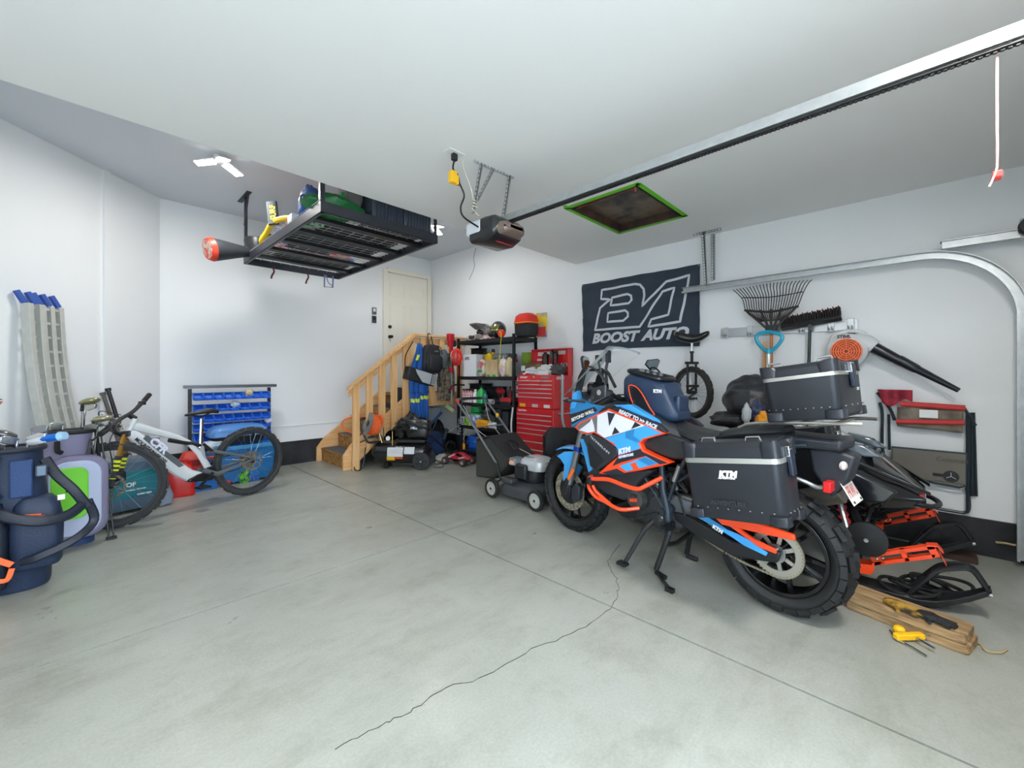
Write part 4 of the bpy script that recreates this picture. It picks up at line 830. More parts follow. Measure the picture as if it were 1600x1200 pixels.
for q in (-1,1):
    b = MB(); 
    for dz in (0,.16): b.tube([(.0,q*.15,.36+dz),(.22,q*.42,.17+dz*.5)], .014, 8); b.tube([(.30,q*.15,.36+dz),(.24,q*.42,.17+dz*.5)], .014, 8)
    b.tube([(.23,q*.45,.06),(.21,q*.43,.36)], .02, 10); b.build('suspension_arm', sk, Sm)
    b = MB(); b.tube([(.20,q*.40,.22),(.08,q*.22,.62)], .018, 10); b.build('shock_absorber', mat('shock_silver', 'a7a5a5', .3, .8), Sm)
    b = MB(); b.tube([V(.20,q*.40,.22).lerp(V(.08,q*.22,.62), t/90+.03)+V(math.cos(t*.7)*.026, 0, math.sin(t*.7)*.012)+V(0,math.sin(t*.7)*.02,0) for t in range(75)], .005, 5); b.build('spring', mat('spring_red', 'c22c34', .4), Sm)
    # ski: keel plate, raised tip, black loop
    yc = q*.45
    def skz(x): return .012+ (.0 if x < .52 else (x-.52)**1.5*1.05)
    b = MB(); rings = []
    for k in range(17):
        x = -.32+1.10*k/16; z = skz(x); w_ = .075*(1 if x < .5 else max(.45, 1-(x-.5)*1.9)); rings.append([(x,yc-w_,z+.03),(x,yc-w_,z),(x,yc-.02,z-.0),(x,yc+.02,z-.0),(x,yc+w_,z),(x,yc+w_,z+.03),(x,yc+w_-.015,z+.03),(x,yc+.0,z+.014),(x,yc-w_+.015,z+.03)])
    b.loft(rings); ski = b.build('ski', sk, Sm, bevel=.003)
    b = MB()
    for dy in (-.035,.035):
        b.tube(spline([(.46,yc+dy*1.4,.045),(.545,yc+dy*1.3,.17),(.605,yc+dy*1.2,.235),(.70,yc+dy,.262),(.745,yc+dy*.9,.21),(.775,yc+dy*.8,.145)],4), .0085, 6)
    b.grid(lambda u, v: V(.53+.17*u, yc+(v-.5)*.11, .15+.115*u**.5), 6, 3); b.build('ski_loop', sk, ski, solid=.006)
    for bx, bz in ((.455,.045),(.775,.16)): MB().lathe([(0,0),(.011,0),(.009,.006),(0,.007)], (bx,yc-.06,bz), (0,-1,0), 10).build('ski_bolt', CHR, ski)
    for dy in (-.045,.045):
        b = MB(); b.loft([[(x,yc+dy-.004,z-h_),(x,yc+dy+.004,z-h_),(x,yc+dy+.004,z+h_),(x,yc+dy-.004,z+h_)] for x,z,h_ in ((.16,.115,.028),(.30,.135,.028),(.315,.165,.026))])
        b.build('ski_handle_bracket', mor, ski)
    # orange grab handle with two slots: top and bottom strips plus webs
    b = MB()
    def strip(pts, h_, w_=.05):
        b.loft([[(x,yc-w_/2,z-h_/2),(x,yc+w_/2,z-h_/2),(x,yc+w_/2,z+h_/2),(x,yc-w_/2,z+h_/2)] for x,z in pts])
    for dy in (-.022,.022):
        for e in (-.026,.026):
            b.loft([[(x,yc+dy-.003,z+e-.011),(x,yc+dy+.003,z+e-.011),(x,yc+dy+.003,z+e+.011),(x,yc+dy-.003,z+e+.011)] for x,z in ((.31,.19),(.45,.258),(.57,.315))])
        for x,z,l in ((.325,.197,.05),(.445,.255,.02),(.565,.312,.03)): b.bar((x-l/2,yc+dy,z-l*.24),(x+l/2,yc+dy,z+l*.24),.006,.06,(0,0,1))
    strip([(.535,.338),(.58,.348),(.605,.315)], .008, .056); strip([(.585,.325),(.615,.25),(.625,.205)], .01, .018); b.build('ski_grab_handle', mor, ski)
    for bx, bz in ((.325,.20),(.352,.212)): MB().lathe([(0,0),(.009,0),(.007,.006),(0,.007)], (bx,yc-.026,bz), (0,-1,0), 10).build('handle_bolt', CHR, ski)
b = MB(); b.tube(spline([(-.35,0,.8),(-.42,0,.95),(-.42,.02,1.0)],3), .03, 8); b.tube([(-.42,-.32,1.0),(-.42,.32,1.0)], .013, 8); b.build('handlebar', BLK, Sm)
b = MB()
for k in range(10): b.tube(spline([(R_.uniform(-.1,.4),-.3+R_.uniform(0,.15),R_.uniform(.3,.5)) for _ in range(4)],5), .007, 5)
b.build('hose', BLK, Sm)
# cover bundle on the handlebar
cvm = mat('cover_cloth', '24262b', .45, bump=.5, bscale=14, var=.25)
Cv = thing('black_cover', 'crumpled black rain cover bundled on the snowmobile handlebar beside the top case', 'cover', (3.62,.93,.99))
def lump(b, c, r, amp, seed, n=22, squash=None):
    rr = random.Random(seed); ph = [rr.uniform(0,6.28) for _ in range(8)]; c = Vector(c); rings = []
    for i in range(n+1):
        a = PI*i/n; ring_ = []
        for j in range(n):
            t = 2*PI*j/n; d = V(math.sin(a)*math.cos(t), math.sin(a)*math.sin(t), -math.cos(a))
            k = 1+amp*(math.sin(3*d.x*2+ph[0])*.4+math.sin(5*d.y+4*d.z+ph[1])*.35+math.sin(9*d.z+6*d.x+ph[2])*.25+math.sin(13*d.y-7*d.x+ph[3])*.2+abs(math.sin(7*d.x+9*d.z+ph[4]))*.3)
            p = V(d.x*r[0], d.y*r[1], d.z*r[2])*k; ring_.append(c+p)
        rings.append(ring_)
    return b.loft(rings, caps=False)
b = MB(); lump(b, (.05,.02,.10), (.24,.21,.19), .13, 3, 34); b.build('cloth', cvm, Cv, sub=1); b = MB(); lump(b, (-.02,.10,-.06), (.20,.22,.07), .16, 8, 30); b.build('cloth_skirt', cvm, Cv)
b = MB(); lump(b, (-.13,-.06,.02), (.10,.05,.10), .25, 5); b.build('lining', mat('cover_lining', '2a3350', .6), Cv)
Gw = tag(lump(MB(), (0,0,0), (.05,.05,.06), .3, 11).build('work_glove', mat('glove_orange', 'c98412', .7, bump=.3), None), 'mustard yellow work glove stuffed in the black cover', 'glove'); Gw.location = (3.36,.80,.955)
tag(lump(MB(), (0,0,0), (.02,.03,.07), .2, 21).build('cloth_rag', mat('rag_grey', 'a9b2b6', .7), None), 'grey rag poking out of the black cover', 'rag').location = (3.38,.92,1.0)
# timbers, gloves, lock, rope on the floor
wdm = mat('weathered_timber', '7d6244', .85, col2='b3946a', scale=5, stretch=(1,9,9), bump=.5, bscale=14)
a1 = math.atan2(-.124-.302, 2.824-2.946)
for k, (lab, z) in enumerate((('lower of two stacked weathered planks under the gloves', .0), ('upper weathered plank with split grain, under the gloves', .044))):
    t = MB(); t.loft([[(x,y*w_,zz) for y,zz in ((-.09,0),(.09,0),(.09,.042),(-.09,.042))] for x,w_ in ((-.235,.93),(-.22,1),(0,.99),(.2,1),(.232,.95),(.24,.8))])
    o = t.build('timber_plank', wdm, bevel=.003); o.location = (2.942-.0*k, .04+.012*k, z+.001); o.rotation_euler = (0,0,a1 if False else math.atan2(-.423,-.106)+.02*k); tag(o, lab, 'plank', 'planks beside the rear wheel')
    if k == 1: tag(MB().prism([(0,0),(.03,.01),(.02,-.05),(.008,-.045)], -.006,.006).build('wood_splinter', mat('splinter_wood','cdb083',.8), o), None, None).location = (-.19,.092,.0)
for nm, lab, c, m, r in (('work_glove','yellow and black work glove lying on the timber planks',(2.90,.075,.106),mat('glove_yellow','b58a26',.7,col2='2a2926',scale=16,bump=.3),(.055,.035,.018)),('work_glove','black work glove lying on the timber planks beyond the yellow one',(2.88,-.04,.102),mat('glove_black','1f2022',.7,bump=.4),(.05,.04,.015))):
    g_ = MB(); lump(g_, (0,0,0), r, .15, 9)
    for k in range(4): g_.tube([(-r[0]*.5,-.03+.018*k,0),(-r[0]-.04-.01*(k in (1,2)),-.036+.022*k,-.003)], .008, 6)
    g_.tube([(0,r[1]*.7,0),(-.03,r[1]+.03,-.002)], .009, 6); o = g_.build(nm, m); o.location = c; o.rotation_euler = (0,0,1.2); tag(o, lab, 'glove', 'gloves on the planks')
Lk = thing('trailer_lock', 'small yellow coupler lock with steel pin on the concrete floor', 'lock', (2.765,.03,0), math.atan2(-.02,.07)-.5)
b = MB(); b.tube([(-.05,.02,.022),(.06,-.01,.022)], .013, 8); b.box((.0,.0,.024),(.14,.030,.028)); b.build('lock_body', YEL, Lk, bevel=.006); b = MB(); b.ball((-.0,.05,.024),(.026,.026,.022),10); b.build('lock_head', YEL, Lk)
MB().tube([(.02,-.02,.026),(.03,-.095,.026)], .006, 8).build('steel_pin', CHR, Lk); MB().tube([(-.03,.07,.01),(-.06,0,.008),(-.04,-.06,.008),(-.035,-.12,.008)], .005, 6).build('screw_rod', CHR, Lk); MB().tube(spline([(.07,-.005,.03),(.095,.01,.03),(.10,-.01,.03)],4,True), .003, 6, True).build('key_ring', CHR, Lk)
tag(MB().tube(spline([(2.87,-.16,.05),(2.93,-.185,.006),(2.985,-.19,.006),(2.95,-.22,.006),(2.90,-.235,.006),(2.93,-.28,.006),(2.985,-.305,.006)],6), .005, 6).build('rope_piece', mat('rope_tan','b5a079',.9,bump=.5,bscale=300)), 'frayed tan rope trailing from the end of the planks', 'rope')
tag(MB().tube(spline([(4.40,-.40,.12),(4.38,-.44,.13),(4.36,-.50,.14),(4.37,-.52,.19),(4.39,-.53,.25)],6), .007, 6).build('rope_end', MATS['rope_tan']), 'pale knotted rope hanging at the far right by the door track', 'rope')
tag(MB().box((4.25,-.20,.02),(.14,.2,.04)).build('wood_block', mat('dark_board','3d2a20',.7)), 'dark board lying under the far ski tip', 'wood block')
b = MB(); pts = [(3.30+.10*math.cos(t*.55)+.004*t, .06+.12*math.sin(t*.55)-.004*t, .05+.012*math.sin(t*.9)+.0005*t) for t in range(48)]+[(3.45,-.05,.03),(3.56,-.12,.012),(3.52,-.15,.012),(3.45,-.10,.012)]
tag(b.tube(spline(pts,3), .010, 8).build('cable_coil', RUB), 'black cable coil lying behind the near ski', 'cable')
# ---------------- wooden stairs to the house door ----------------
fir = mat('fir_timber', 'dca66a', .55, col2='e8bd88', scale=3, stretch=(9,9,.7), bump=.06, bscale=12)
firx = mat('fir_timber_long', 'dca66a', .55, col2='e8bd88', scale=3, stretch=(.7,9,9), bump=.06, bscale=12)
osb = mat('osb_board', 'b98a4e', .7, col2='8a6030', scale=22, bump=.3, bscale=40); grip = mat('tread_mat', '54565a', .8, bump=.4, bscale=90)
St = thing('staircase', 'light fir wooden staircase with railing up to the cream house door', 'staircase', (2.46,5.53,0))
RS, RN = .196, .245
for k in range(4):
    x = k*RN; z = (k+1)*RS
    b = MB(); b.box((x+RN/2+.0,.5,z-.012),(RN+.02,.86,.024)); tr = b.build('tread', osb, St, bevel=.002)
    b = MB(); b.box((x+RN/2-.005,.5,z+.003),(RN-.01,.80,.006)); b.build('grip_mat', grip, tr)
    MB().box((x+.01,.5,z-RS/2-.012),(.018,.86,RS-.02)).build('riser', osb, St)
for y in (.055, .965):
    b = MB(); P = [(-.05,0),(-.05,.19)]
    P = [(-.06,.0),(-.06,.20),(.05,.34),(.93,1.0),(1.99,1.0),(1.99,.80),(.98,.80),(.02+.02,.0)]
    b.prism(P, y-.019, y+.019); b.build('stringer', firx, St, bevel=.002)
b = MB(); b.box((1.48,.5,.965),(1.02,.94,.03)); b.build('landing', osb, St); MB().box((1.48,.52,.983),(.98,.86,.006)).build('landing_mat', grip, St)
MB().box((1.46,.02,.895),(1.04,.04,.19)).build('fascia', firx, St, bevel=.002)
for k in range(5):
    x = .04+k*.187; z1 = 1.085+.81*(x+.045)-.0
    z0 = 0 if k == 0 else .64*1+(x-.2)*.2 if False else (0 if k == 0 else max(.25, .80*x+.02))
    MB().prism([(x,z0),(x+.092,z0+(0 if k == 0 else .07)),(x+.092,z1+.075-.02),(x,z1-.02)], -.04, -.002).build('newel_post' if k == 0 else 'baluster', fir, St, bevel=.003)
MB().prism([(.885,.74),(.98,.76),(.98,1.86),(.885,1.84)], -.04, -.002).build('newel_post', fir, St, bevel=.003)
for k in range(5): MB().box((1.13+k*.175,-.021,1.34),(.09,.038,1.02)).build('baluster', fir, St, bevel=.003)
b = MB(); b.prism([(-.03,1.075),(-.02,1.115),(.945,1.895),(.975,1.86),(.965,1.845)], -.065, .03); b.build('handrail', firx, St, bevel=.004)
b = MB(); b.prism([(.0,1.055),(.95,1.83),(.95,1.75),(.0,.975)], -.002, .03); b.build('rail_backing', firx, St, bevel=.003)
MB().box((1.47,-.018,1.885),(1.04,.09,.035)).build('handrail', firx, St, bevel=.004); MB().box((1.47,.016,1.81),(1.04,.03,.09)).build('rail_backing', firx, St, bevel=.003)
# boots on the stairs and folded things under the landing
Bt = thing('boots', 'pair of dark boots on the upper stair behind the balusters', 'boots', (3.28,5.75,.79))
for y in (-.06,.06):
    b = MB(); b.loft([[(x,y+yy*w_,z) for x,yy in rrect(l,2,.0001,1)] for z,l,w_ in ((0,.24,.045),(.06,.22,.045))]); b.loft([ring(rrect(.11,.09,.03,3,.05,y), z) for z in (.05,.30)]); b.build('boot', mat('boot_dark','241f20',.6), Bt, bevel=.01)
# keypad and switch by the door
for z, lab in ((2.36,'upper wall control panel with white button beside the cream house door'),(2.22,'lower dark wall switch beside the cream house door')):
    t = thing('wall_switch', lab, 'switch', (3.33,YB-.004,z-.02)); MB().box((0,-.008,0),(.075,.016,.115)).build('plate', mat('switch_grey','3c4044',.5) if z < 2.3 else mat('switch_trim','595d60',.5), t, bevel=.003); MB().box((0,-.018,.015),(.04,.008,.05)).build('button', WHT if z > 2.3 else BLK, t, bevel=.002)
# ---- things hung on the railing
blue = mat('coverall_blue', '2059a8', .75, var=.12, scale=7, bump=.4, bscale=16); hiv = mat('reflective_yellow', 'cfe04a', .5)
Cw = thing('coveralls', 'blue coveralls with yellow reflective bands hung over the stair railing', 'coveralls', (3.46,5.44,0))
def cloth(path, depth, nm, m, par, th=.03, fold=.012, n=22):
    """path: (xl, xr, z) rows from the top down"""
    def f(u, v):
        t = u*(len(path)-1); i = min(int(t), len(path)-2); t -= i; a, c = path[i], path[i+1]
        xl = a[0]+(c[0]-a[0])*t; xr = a[1]+(c[1]-a[1])*t; z = a[2]+(c[2]-a[2])*t
        return V(xl+(xr-xl)*v, depth+fold*math.sin(v*11+z*3)+fold*.6*math.sin(v*23-z*9)-.02*math.sin(v*PI), z+.006*math.sin(v*17))
    b = MB(); b.grid(f, n, n); return b.build(nm, m, par, solid=th)
cloth([(.00,.06,1.75),(-.06,.12,1.55),(-.12,.17,1.40),(-.15,.18,1.18),(-.14,.19,1.0)], 0, 'jacket', blue, Cw)
cloth([(-.145,.03,1.02),(-.135,.03,.80),(-.06,.06,.60),(.0,.10,.42),(.03,.12,.30)], -.015, 'trouser_leg', blue, Cw); cloth([(.01,.19,1.02),(.02,.19,.80),(.07,.18,.58),(.10,.19,.40),(.12,.20,.28)], .01, 'trouser_leg', blue, Cw)
cloth([(-.145,.02,.93),(-.143,.02,.875)], -.037, 'reflective_band', hiv, Cw, .006, .010); cloth([(.02,.19,.965),(.02,.19,.915)], -.015, 'reflective_band', hiv, Cw, .006, .010)
cloth([(-.03,.02,1.58),(-.06,-.01,1.50)], -.03, 'reflective_badge', hiv, Cw, .005, .003)
bkp = mat('backpack_cloth', '26272b', .6, bump=.3, bscale=60)
Bk = thing('backpack', 'black backpack hung by its loop on the stair railing', 'backpack', (3.67,5.40,1.30))
def pack(par, nm, W_, H_, D_, m, k=1.0):
    b = MB(); b.loft([[(x*w_, y*d_-D_*.0, z) for x, y in rrect(2,2,.7,3)] for z, w_, d_ in ((0,W_*.36,D_*.3),(.04,W_*.48,D_*.45),(H_*.4,W_*.5,D_*.5),(H_*.75,W_*.47,D_*.44),(H_*.95,W_*.33,D_*.3),(H_,W_*.15,D_*.1))]); return b.build(nm, m, par, bevel=.01)
pack(Bk, 'main_body', .33, .45, .2, bkp)
b = MB(); b.loft([[(x*w_, -.11-d_+y*.03, z) for x, y in rrect(2,2,.7,3)] for z, w_, d_ in ((.05,.09,.0),(.08,.12,.01),(.24,.12,.015),(.28,.08,.0))]); b.build('front_pocket', bkp, Bk, bevel=.006)
b = MB(); b.tube(spline([(-.13,-.07,.05),(-.15,-.1,.2),(-.12,-.09,.38),(0,-.09,.43),(.12,-.09,.38),(.15,-.08,.2)],5), .006, 6); b.build('zip', BLKG, Bk); text('OGIO', .03, mat('pack_logo','9a9a9c',.4), Bk, (-.02,-.115,.33), (1,0,0), (0,0,1), bold=.001)
b = MB(); b.tube(spline([(-.05,.0,.44),(-.02,.06,.60),(.04,.08,.60),(.05,.02,.44)],4), .009, 6); b.build('haul_loop', bkp, Bk); b = MB(); b.tube([(.12,-.04,.02),(.13,-.05,-.20)], .012, 6); b.build('strap', bkp, Bk)
Lb = thing('cooler_bag', 'grey and black soft shoulder bag hung in front of the blue coveralls', 'bag', (3.42,5.32,1.26)); M = Matrix.Rotation(math.radians(15), 4, 'Y')
b = MB(M); b.loft([ring(rrect(.50,.14,.04,3), z) for z in (-.09,.09)]); b.build('body', mat('bag_black_cloth','1e2022',.6,bump=.2), Lb, bevel=.01)
b = MB(M); b.prism([(-.14,.075),(.235,.075),(.235,-.08),(.02,-.08),(-.10,.02)], -.078, -.066); b.build('grey_panel', mat('bag_grey','b4b8bc',.6), Lb, bevel=.003)
b = MB(M); b.bar((.155,-.082,.085),(.155,-.082,-.085),.012,.004,(0,1,0)); b.build('buckle_strap', BLK, Lb); b = MB(); b.tube(spline([(-.24,0,.07),(-.20,.06,.30),(-.05,.10,.52)],4), .008, 6); b.build('strap', BLK, Lb); b = MB(M); b.box((.198,-.08,0),(.055,.004,.13)); b.build('mesh_pocket', mat('pocket_grey','8d9296',.5), Lb)
camo = mat('camo_cloth', '4a4238', .8, col2='8a7a66', scale=22, bump=.3)
Cm = thing('camo_jacket', 'brown camouflage jacket hanging from the railing beside the backpack', 'jacket', (3.93,5.42,0)); cloth([(-.07,.12,1.62),(-.11,.12,1.50),(-.13,.11,1.2),(-.12,.09,.88)], 0, 'body', camo, Cm, .05, .02); cloth([(.02,.12,1.55),(.05,.15,1.2),(.04,.13,.95)], -.04, 'sleeve', camo, Cm, .05, .015)
Ca = tag(lump(MB(), (0,0,0), (.09,.07,.14), .12, 31).build('baseball_cap', mat('cap_grey','5d6468',.8,bump=.3)), 'dark grey cap hanging behind the string trimmer', 'cap'); Ca.location = (3.86,5.36,1.54)
# string trimmer upright
Tr = thing('string_trimmer', 'red cordless string trimmer leaning upright on the railing', 'string trimmer', (3.93,5.26,0)); rdm = mat('trimmer_red','c8202c',.4)
MB().tube([(0,0,1.85),(.0,-.04,.78)], .013, 8).build('shaft', mat('shaft_silver','9c9ea2',.3,.8), Tr)
b = MB(); b.loft([ring(rrect(.085,.08,.02,2,0,.0), z) for z in (1.72,1.80)]+[ring(rrect(.11,.09,.02,2,0,0), z) for z in (1.82,1.92)]); b.box((.01,0,1.68),(.05,.05,.12)); b.build('motor_head', rdm, Tr, bevel=.01); MB().box((.045,-.03,1.77),(.04,.05,.10)).build('battery', BLK, Tr, bevel=.008)
MB().box((0,-.02,1.36),(.05,.06,.08)).build('grip_joint', rdm, Tr, bevel=.01); MB().box((0,-.035,1.08),(.05,.05,.06)).build('grip_joint', rdm, Tr, bevel=.01); MB().tube(spline([(-.10,-.1,1.0),(-.05,-.08,1.10),(.05,-.08,1.13),(.25,-.02,1.12)],5), .014, 8).build('loop_handle', BLK, Tr)
b = MB(); b.lathe([(0,.03),(.04,.02),(.06,-.02),(.02,-.04)], (0,-.04,.77), (0,0,1), 16); b.build('cutter_head', rdm, Tr); b = MB(); b.lathe([(.10,-.03),(.12,-.02),(.12,.03),(.09,.04)], (-.02,-.06,.74), (.5,-.3,.8), 20, 0, 3.6); b.build('guard', mat('guard_green','7d8f63',.5), Tr, solid=.006)
Hm = thing('bike_helmet', 'red and white bicycle helmet hanging at the left shelf post', 'helmet', (3.88,5.06,1.55))
for i in range(7):
    a = -1.25+2.5*i/6; MB().tube([V(.098*math.sin(a)*math.sin(t), -.088*math.cos(a)*math.sin(t), .125*math.cos(t)) for t in [.25+k*(PI-.5)/10 for k in range(11)]], .013, 6).build('shell_rib', mat('helmet_red','e02c20',.3,coat=.4), Hm)
MB().tube([V(.10*math.sin(a), -.088*math.cos(a), -.01) for a in [-1.4+.28*k for k in range(11)]], .012, 6).build('shell_band', MATS['helmet_red'], Hm); MB().ball((.012,.012,.008),(.093,.078,.118),14).build('liner', mat('helmet_white','d9d5cf',.4), Hm); MB().tube(spline([(-.03,-.06,-.10),(-.01,-.07,-.18),(0,-.06,-.28)],3), .006, 6).build('strap', REDP, Hm)
# dark chairs and cart under the landing
Fd = thing('folded_table', 'grey folding table panel stored on edge under the landing', 'folding table', (3.75,5.60,0), math.radians(-4)); MB().prism([(-.16,.35),(-.15,.76),(.2,.76),(.22,.70)], -.02, .02).build('table_top', mat('panel_grey','70767d',.5), Fd, bevel=.004); MB().bar((-.16,-.0,.33),(.24,0,.68),.02,.05).build('edge_band', mat('edge_blue','26466e',.5), Fd)
b = MB(); b.tube([(-.1,.0,.02),(.18,.0,.62)], .012, 8); b.tube([(.25,0,.02),(-.1,0,.5)], .012, 8); b.build('folding_leg', STL, Fd)
Bc = thing('folding_bike_trailer', 'dark blue folded trolley with small wheel under the landing', 'trolley', (3.72,5.30,0)); dkb = mat('trolley_blue','1f3358',.5)
b = MB(); b.prism([(-.2,.05),(.1,.05),(.18,.30),(.05,.42),(-.2,.40)], .02, .2); b.build('folded_cloth', dkb, Bc, bevel=.02)
b = MB()
for p in (((-.2,0,.45),(.18,0,.10)),((-.15,0,.25),(.2,0,.42)),((.06,0,.50),(.12,0,.16)),((.06,0,.5),(.19,0,.40))): b.tube(list(p), .010, 8)
b.build('frame', STL, Bc); b = MB(); disc_ring(b, (.22,-.02,.16), .07, .10, .03); spoked(b, (.22,-.02,.16), .01, .08, 8, .01, .006); b.build('wheel', RUB, Bc); MB().prism([(.08,.30),(.15,.46),(.18,.44),(.13,.28)], -.02, 0).build('silver_plate', ALU, Bc)
Sk = thing('scooter', 'black kick scooter standing upright between the landing and the shelf', 'scooter', (4.05,5.12,0)); b = MB(); b.bar((-.02,0,.05),(.03,.0,.85),.09,.02); b.build('deck', mat('scooter_deck','25272b',.6), Sk, bevel=.004); t = text('PIVOT', .09, mat('deck_print','a8abb0',.5), Sk, (-.045,-.013,.36), (.1,0,1), (-1,0,.1), bold=.002)
for z in (.1,.86): b = MB(); b.lathe([(0,-.015),(.05,-.015),(.05,.015),(0,.015)], (.0,-.03,z), (0,1,0), 18); b.build('wheel', RUB, Sk)
b = MB(); b.tube([(-.25,.0,.42),(-.1,-.02,.50),(.0,-.03,.52)], .008, 6); b.tube([(-.22,-.03,.42),(-.22,.06,.42)], .01, 6); b.build('brake_bar', ALU, Sk)
Rg = tag(lump(MB(), (0,0,.05), (.12,.08,.06), .35, 15).build('floor_rag', mat('rag_floor','a5a39a',.9,bump=.5)), 'crumpled grey rag on the floor left of the red toy buggy', 'rag'); Rg.location = (3.62,5.10,0)
# ---- compressor
ctk = mat('compressor_black', '1a1c1e', .25, .2, coat=.6, var=.2)
Cp = thing('air_compressor', 'black horizontal air compressor with white labels in front of the stairs', 'air compressor', (2.781,5.297,0), math.atan2(-.7528,.6582))
b = MB(); b.lathe([(0,-.20),(.05,-.195),(.11,-.17),(.145,-.13),(.158,-.08),(.158,.50),(.145,.55),(.11,.59),(.05,.615),(0,.62)], (.04,.15,.215), (1,0,0), 32); b.build('tank', ctk, Cp)
b = MB(); b.box((.40,.15,.395),(.42,.26,.012)); b.box((.40,.02,.385),(.42,.012,.04)); b.build('motor_plate', ctk, Cp, bevel=.003)
for y in (.0,.30):
    b = MB(); b.lathe([(.0,-.022),(.085,-.022),(.115,-.02),(.12,-.01),(.12,.01),(.115,.02),(.085,.022),(0,.022)], (.565,y,.12), (0,1,0), 32); wh = b.build('wheel', mat('wheel_rubber','2c2e30',.6), Cp)
    b = MB(); b.lathe([(0,-.008),(.012,-.01),(.016,.0)], (.565,y-.022,.12), (0,1,0), 10); b.build('wheel_bolt', CHR, wh)
    b = MB(); [b.bar((.565+.02*math.cos(a),y-.024,.12+.02*math.sin(a)),(.565+.085*math.cos(a),y-.024,.12+.085*math.sin(a)),.03,.008,(0,1,0)) for a in [k*2*PI/5 for k in range(5)]]; b.build('wheel_spoke', BLK, wh)
b = MB(); b.box((.06,.08,.04),(.05,.03,.08)); b.box((.06,.22,.04),(.05,.03,.08)); b.box((.06,.15,.03),(.05,.18,.02)); b.build('foot', BLK, Cp, bevel=.003)
MB().tube([(.565,0,.12),(.565,.30,.12)], .01).build('axle', STL, Cp)
b = MB(); b.tube(spline([(-.04,.06,.37),(-.12,.05,.36),(-.19,.04,.37),(-.24,.04,.47),(-.30,.03,.64),(-.27,.05,.68),(-.22,.1,.69)],4), .016, 8); b.tube(spline([(-.22,.1,.69),(-.20,.16,.68),(-.13,.2,.52),(-.05,.22,.38)],4), .016, 8); b.build('push_handle', BLK, Cp)
def wrap(x0, x1, a0, a1, r=.1595):
    return MB().grid(lambda u, v: V(x0+(x1-x0)*u, .15-r*math.cos(a0+(a1-a0)*v), .215+r*math.sin(a0+(a1-a0)*v)), 1, 10)
lbl = mat('label_paper', 'd7d9da', .45, var=.03)
wrap(.10,.315,-.25,.55).build('warning_label', lbl, Cp); wrap(.33,.47,.0,.60).build('spec_label', lbl, Cp); wrap(.10,.31,.10,.115,.1605).build('label_red_line', REDP, Cp); wrap(.09,.20,-.62,-.27).build('yellow_sticker', YEL, Cp); wrap(.205,.31,-.45,-.3).build('orange_sticker', ORG, Cp)
for k in range(5): wrap(.12,.295,.20+k*.06,.212+k*.06,.1605).build('label_text_line', mat('print_grey','8d9094',.5), Cp)
b = MB(); b.loft([[(x,y,z) for y,z in rrect(.24*w_,.27*w_,.06,4,.15,.54)] for x,w_ in ((.34,.8),(.37,1),(.60,1),(.64,.8))]); b.build('belt_guard', mat('shroud_black','141618',.3,coat=.4), Cp, bevel=.006)
b = MB(); 
for k in range(9): b.box((.25,.12,.45+.022*k),(.13,.15,.008))
b.lathe([(.045,0),(.045,.22)], (.25,.12,.43), (0,0,1), 14); b.build('pump_cylinder', STL, Cp, bevel=.002)
b = MB(); b.lathe([(0,0),(.075,0),(.08,.02),(.08,.18),(.07,.2),(0,.2)], (.40,.20,.50), (1,0,0), 20); b.build('motor', ctk, Cp)
# black crumpled plastic over the guard
b = MB(); lump(b, (.44,.06,.60), (.17,.05,.12), .35, 44, 26); b.build('plastic_cover', mat('bin_bag_black','101112',.12,coat=.7,bump=.5,bscale=25), Cp)
MB().tube([(.17,.0,.33),(.17,.0,.52)], .006, 8).build('brass_pipe', mat('brass','b59a5c',.3,.9), Cp); MB().tube([(.02,.02,.36),(-.02,.02,.5)], .006).build('brass_pipe', MATS['brass'], Cp)
b = MB(); b.lathe([(0,0),(.03,0),(.03,.02),(0,.02)], (.10,.04,.42), (0,-1,0), 14); b.build('gauge', WHT, Cp); MB().tube(spline([(-.20,.04,.40),(-.31,-.01,.33),(-.33,-.05,.12),(-.31,-.08,.015),(-.24,-.08,.012),(-.20,-.06,.10),(-.20,0,.30)],6), .008, 6).build('air_line', BLK, Cp)
# power cord on floor
tag(MB().tube(spline([(3.35,4.87,.006),(3.42,4.78,.006),(3.50,4.86,.02),(3.44,4.95,.08),(3.47,5.0,.01),(3.60,5.0,.006),(3.66,5.04,.006)],6), .005, 6).build('power_cord', BLK), 'black power cord on the floor right of the compressor wheel', 'cord')
# ---- hose reel, on the compressor
Hr = thing('hose_reel', 'grey hose reel wound with orange air hose, on top of the compressor', 'hose reel', (2.74,5.42,.60), math.radians(-35))
ax = V(-.855,-.437,.3).normalized(); hc = V(0,0,0)
for s_, m_ in ((-.07, mat('reel_grey','8b9194',.4,.5)),(.07, MATS.get('reel_grey'))):
    b = MB(); b.lathe([(.05,-.003),(.155,-.003),(.16,.0),(.155,.004),(.05,.004),(.05,-.003)], hc+ax*s_, ax, 32); b.build('flange', MATS['reel_grey'], Hr)
b = MB(); b.lathe([(.05,-.055),(.055,0),(.05,.055)], hc, ax, 20); b.build('drum', BLK, Hr)
hsm = mat('orange_hose','f0692a',.4)
b = MB()
u_ = ax.orthogonal().normalized(); v_ = ax.cross(u_)
for lay, rr in enumerate((.085,.102,.119,.136)):
    b.tube([hc+ax*(-.06+.12*(t/120))+(u_*math.cos(t*.314)+v_*math.sin(t*.314))*rr for t in range(121)], .0088, 6)
b.build('wound_hose', hsm, Hr)
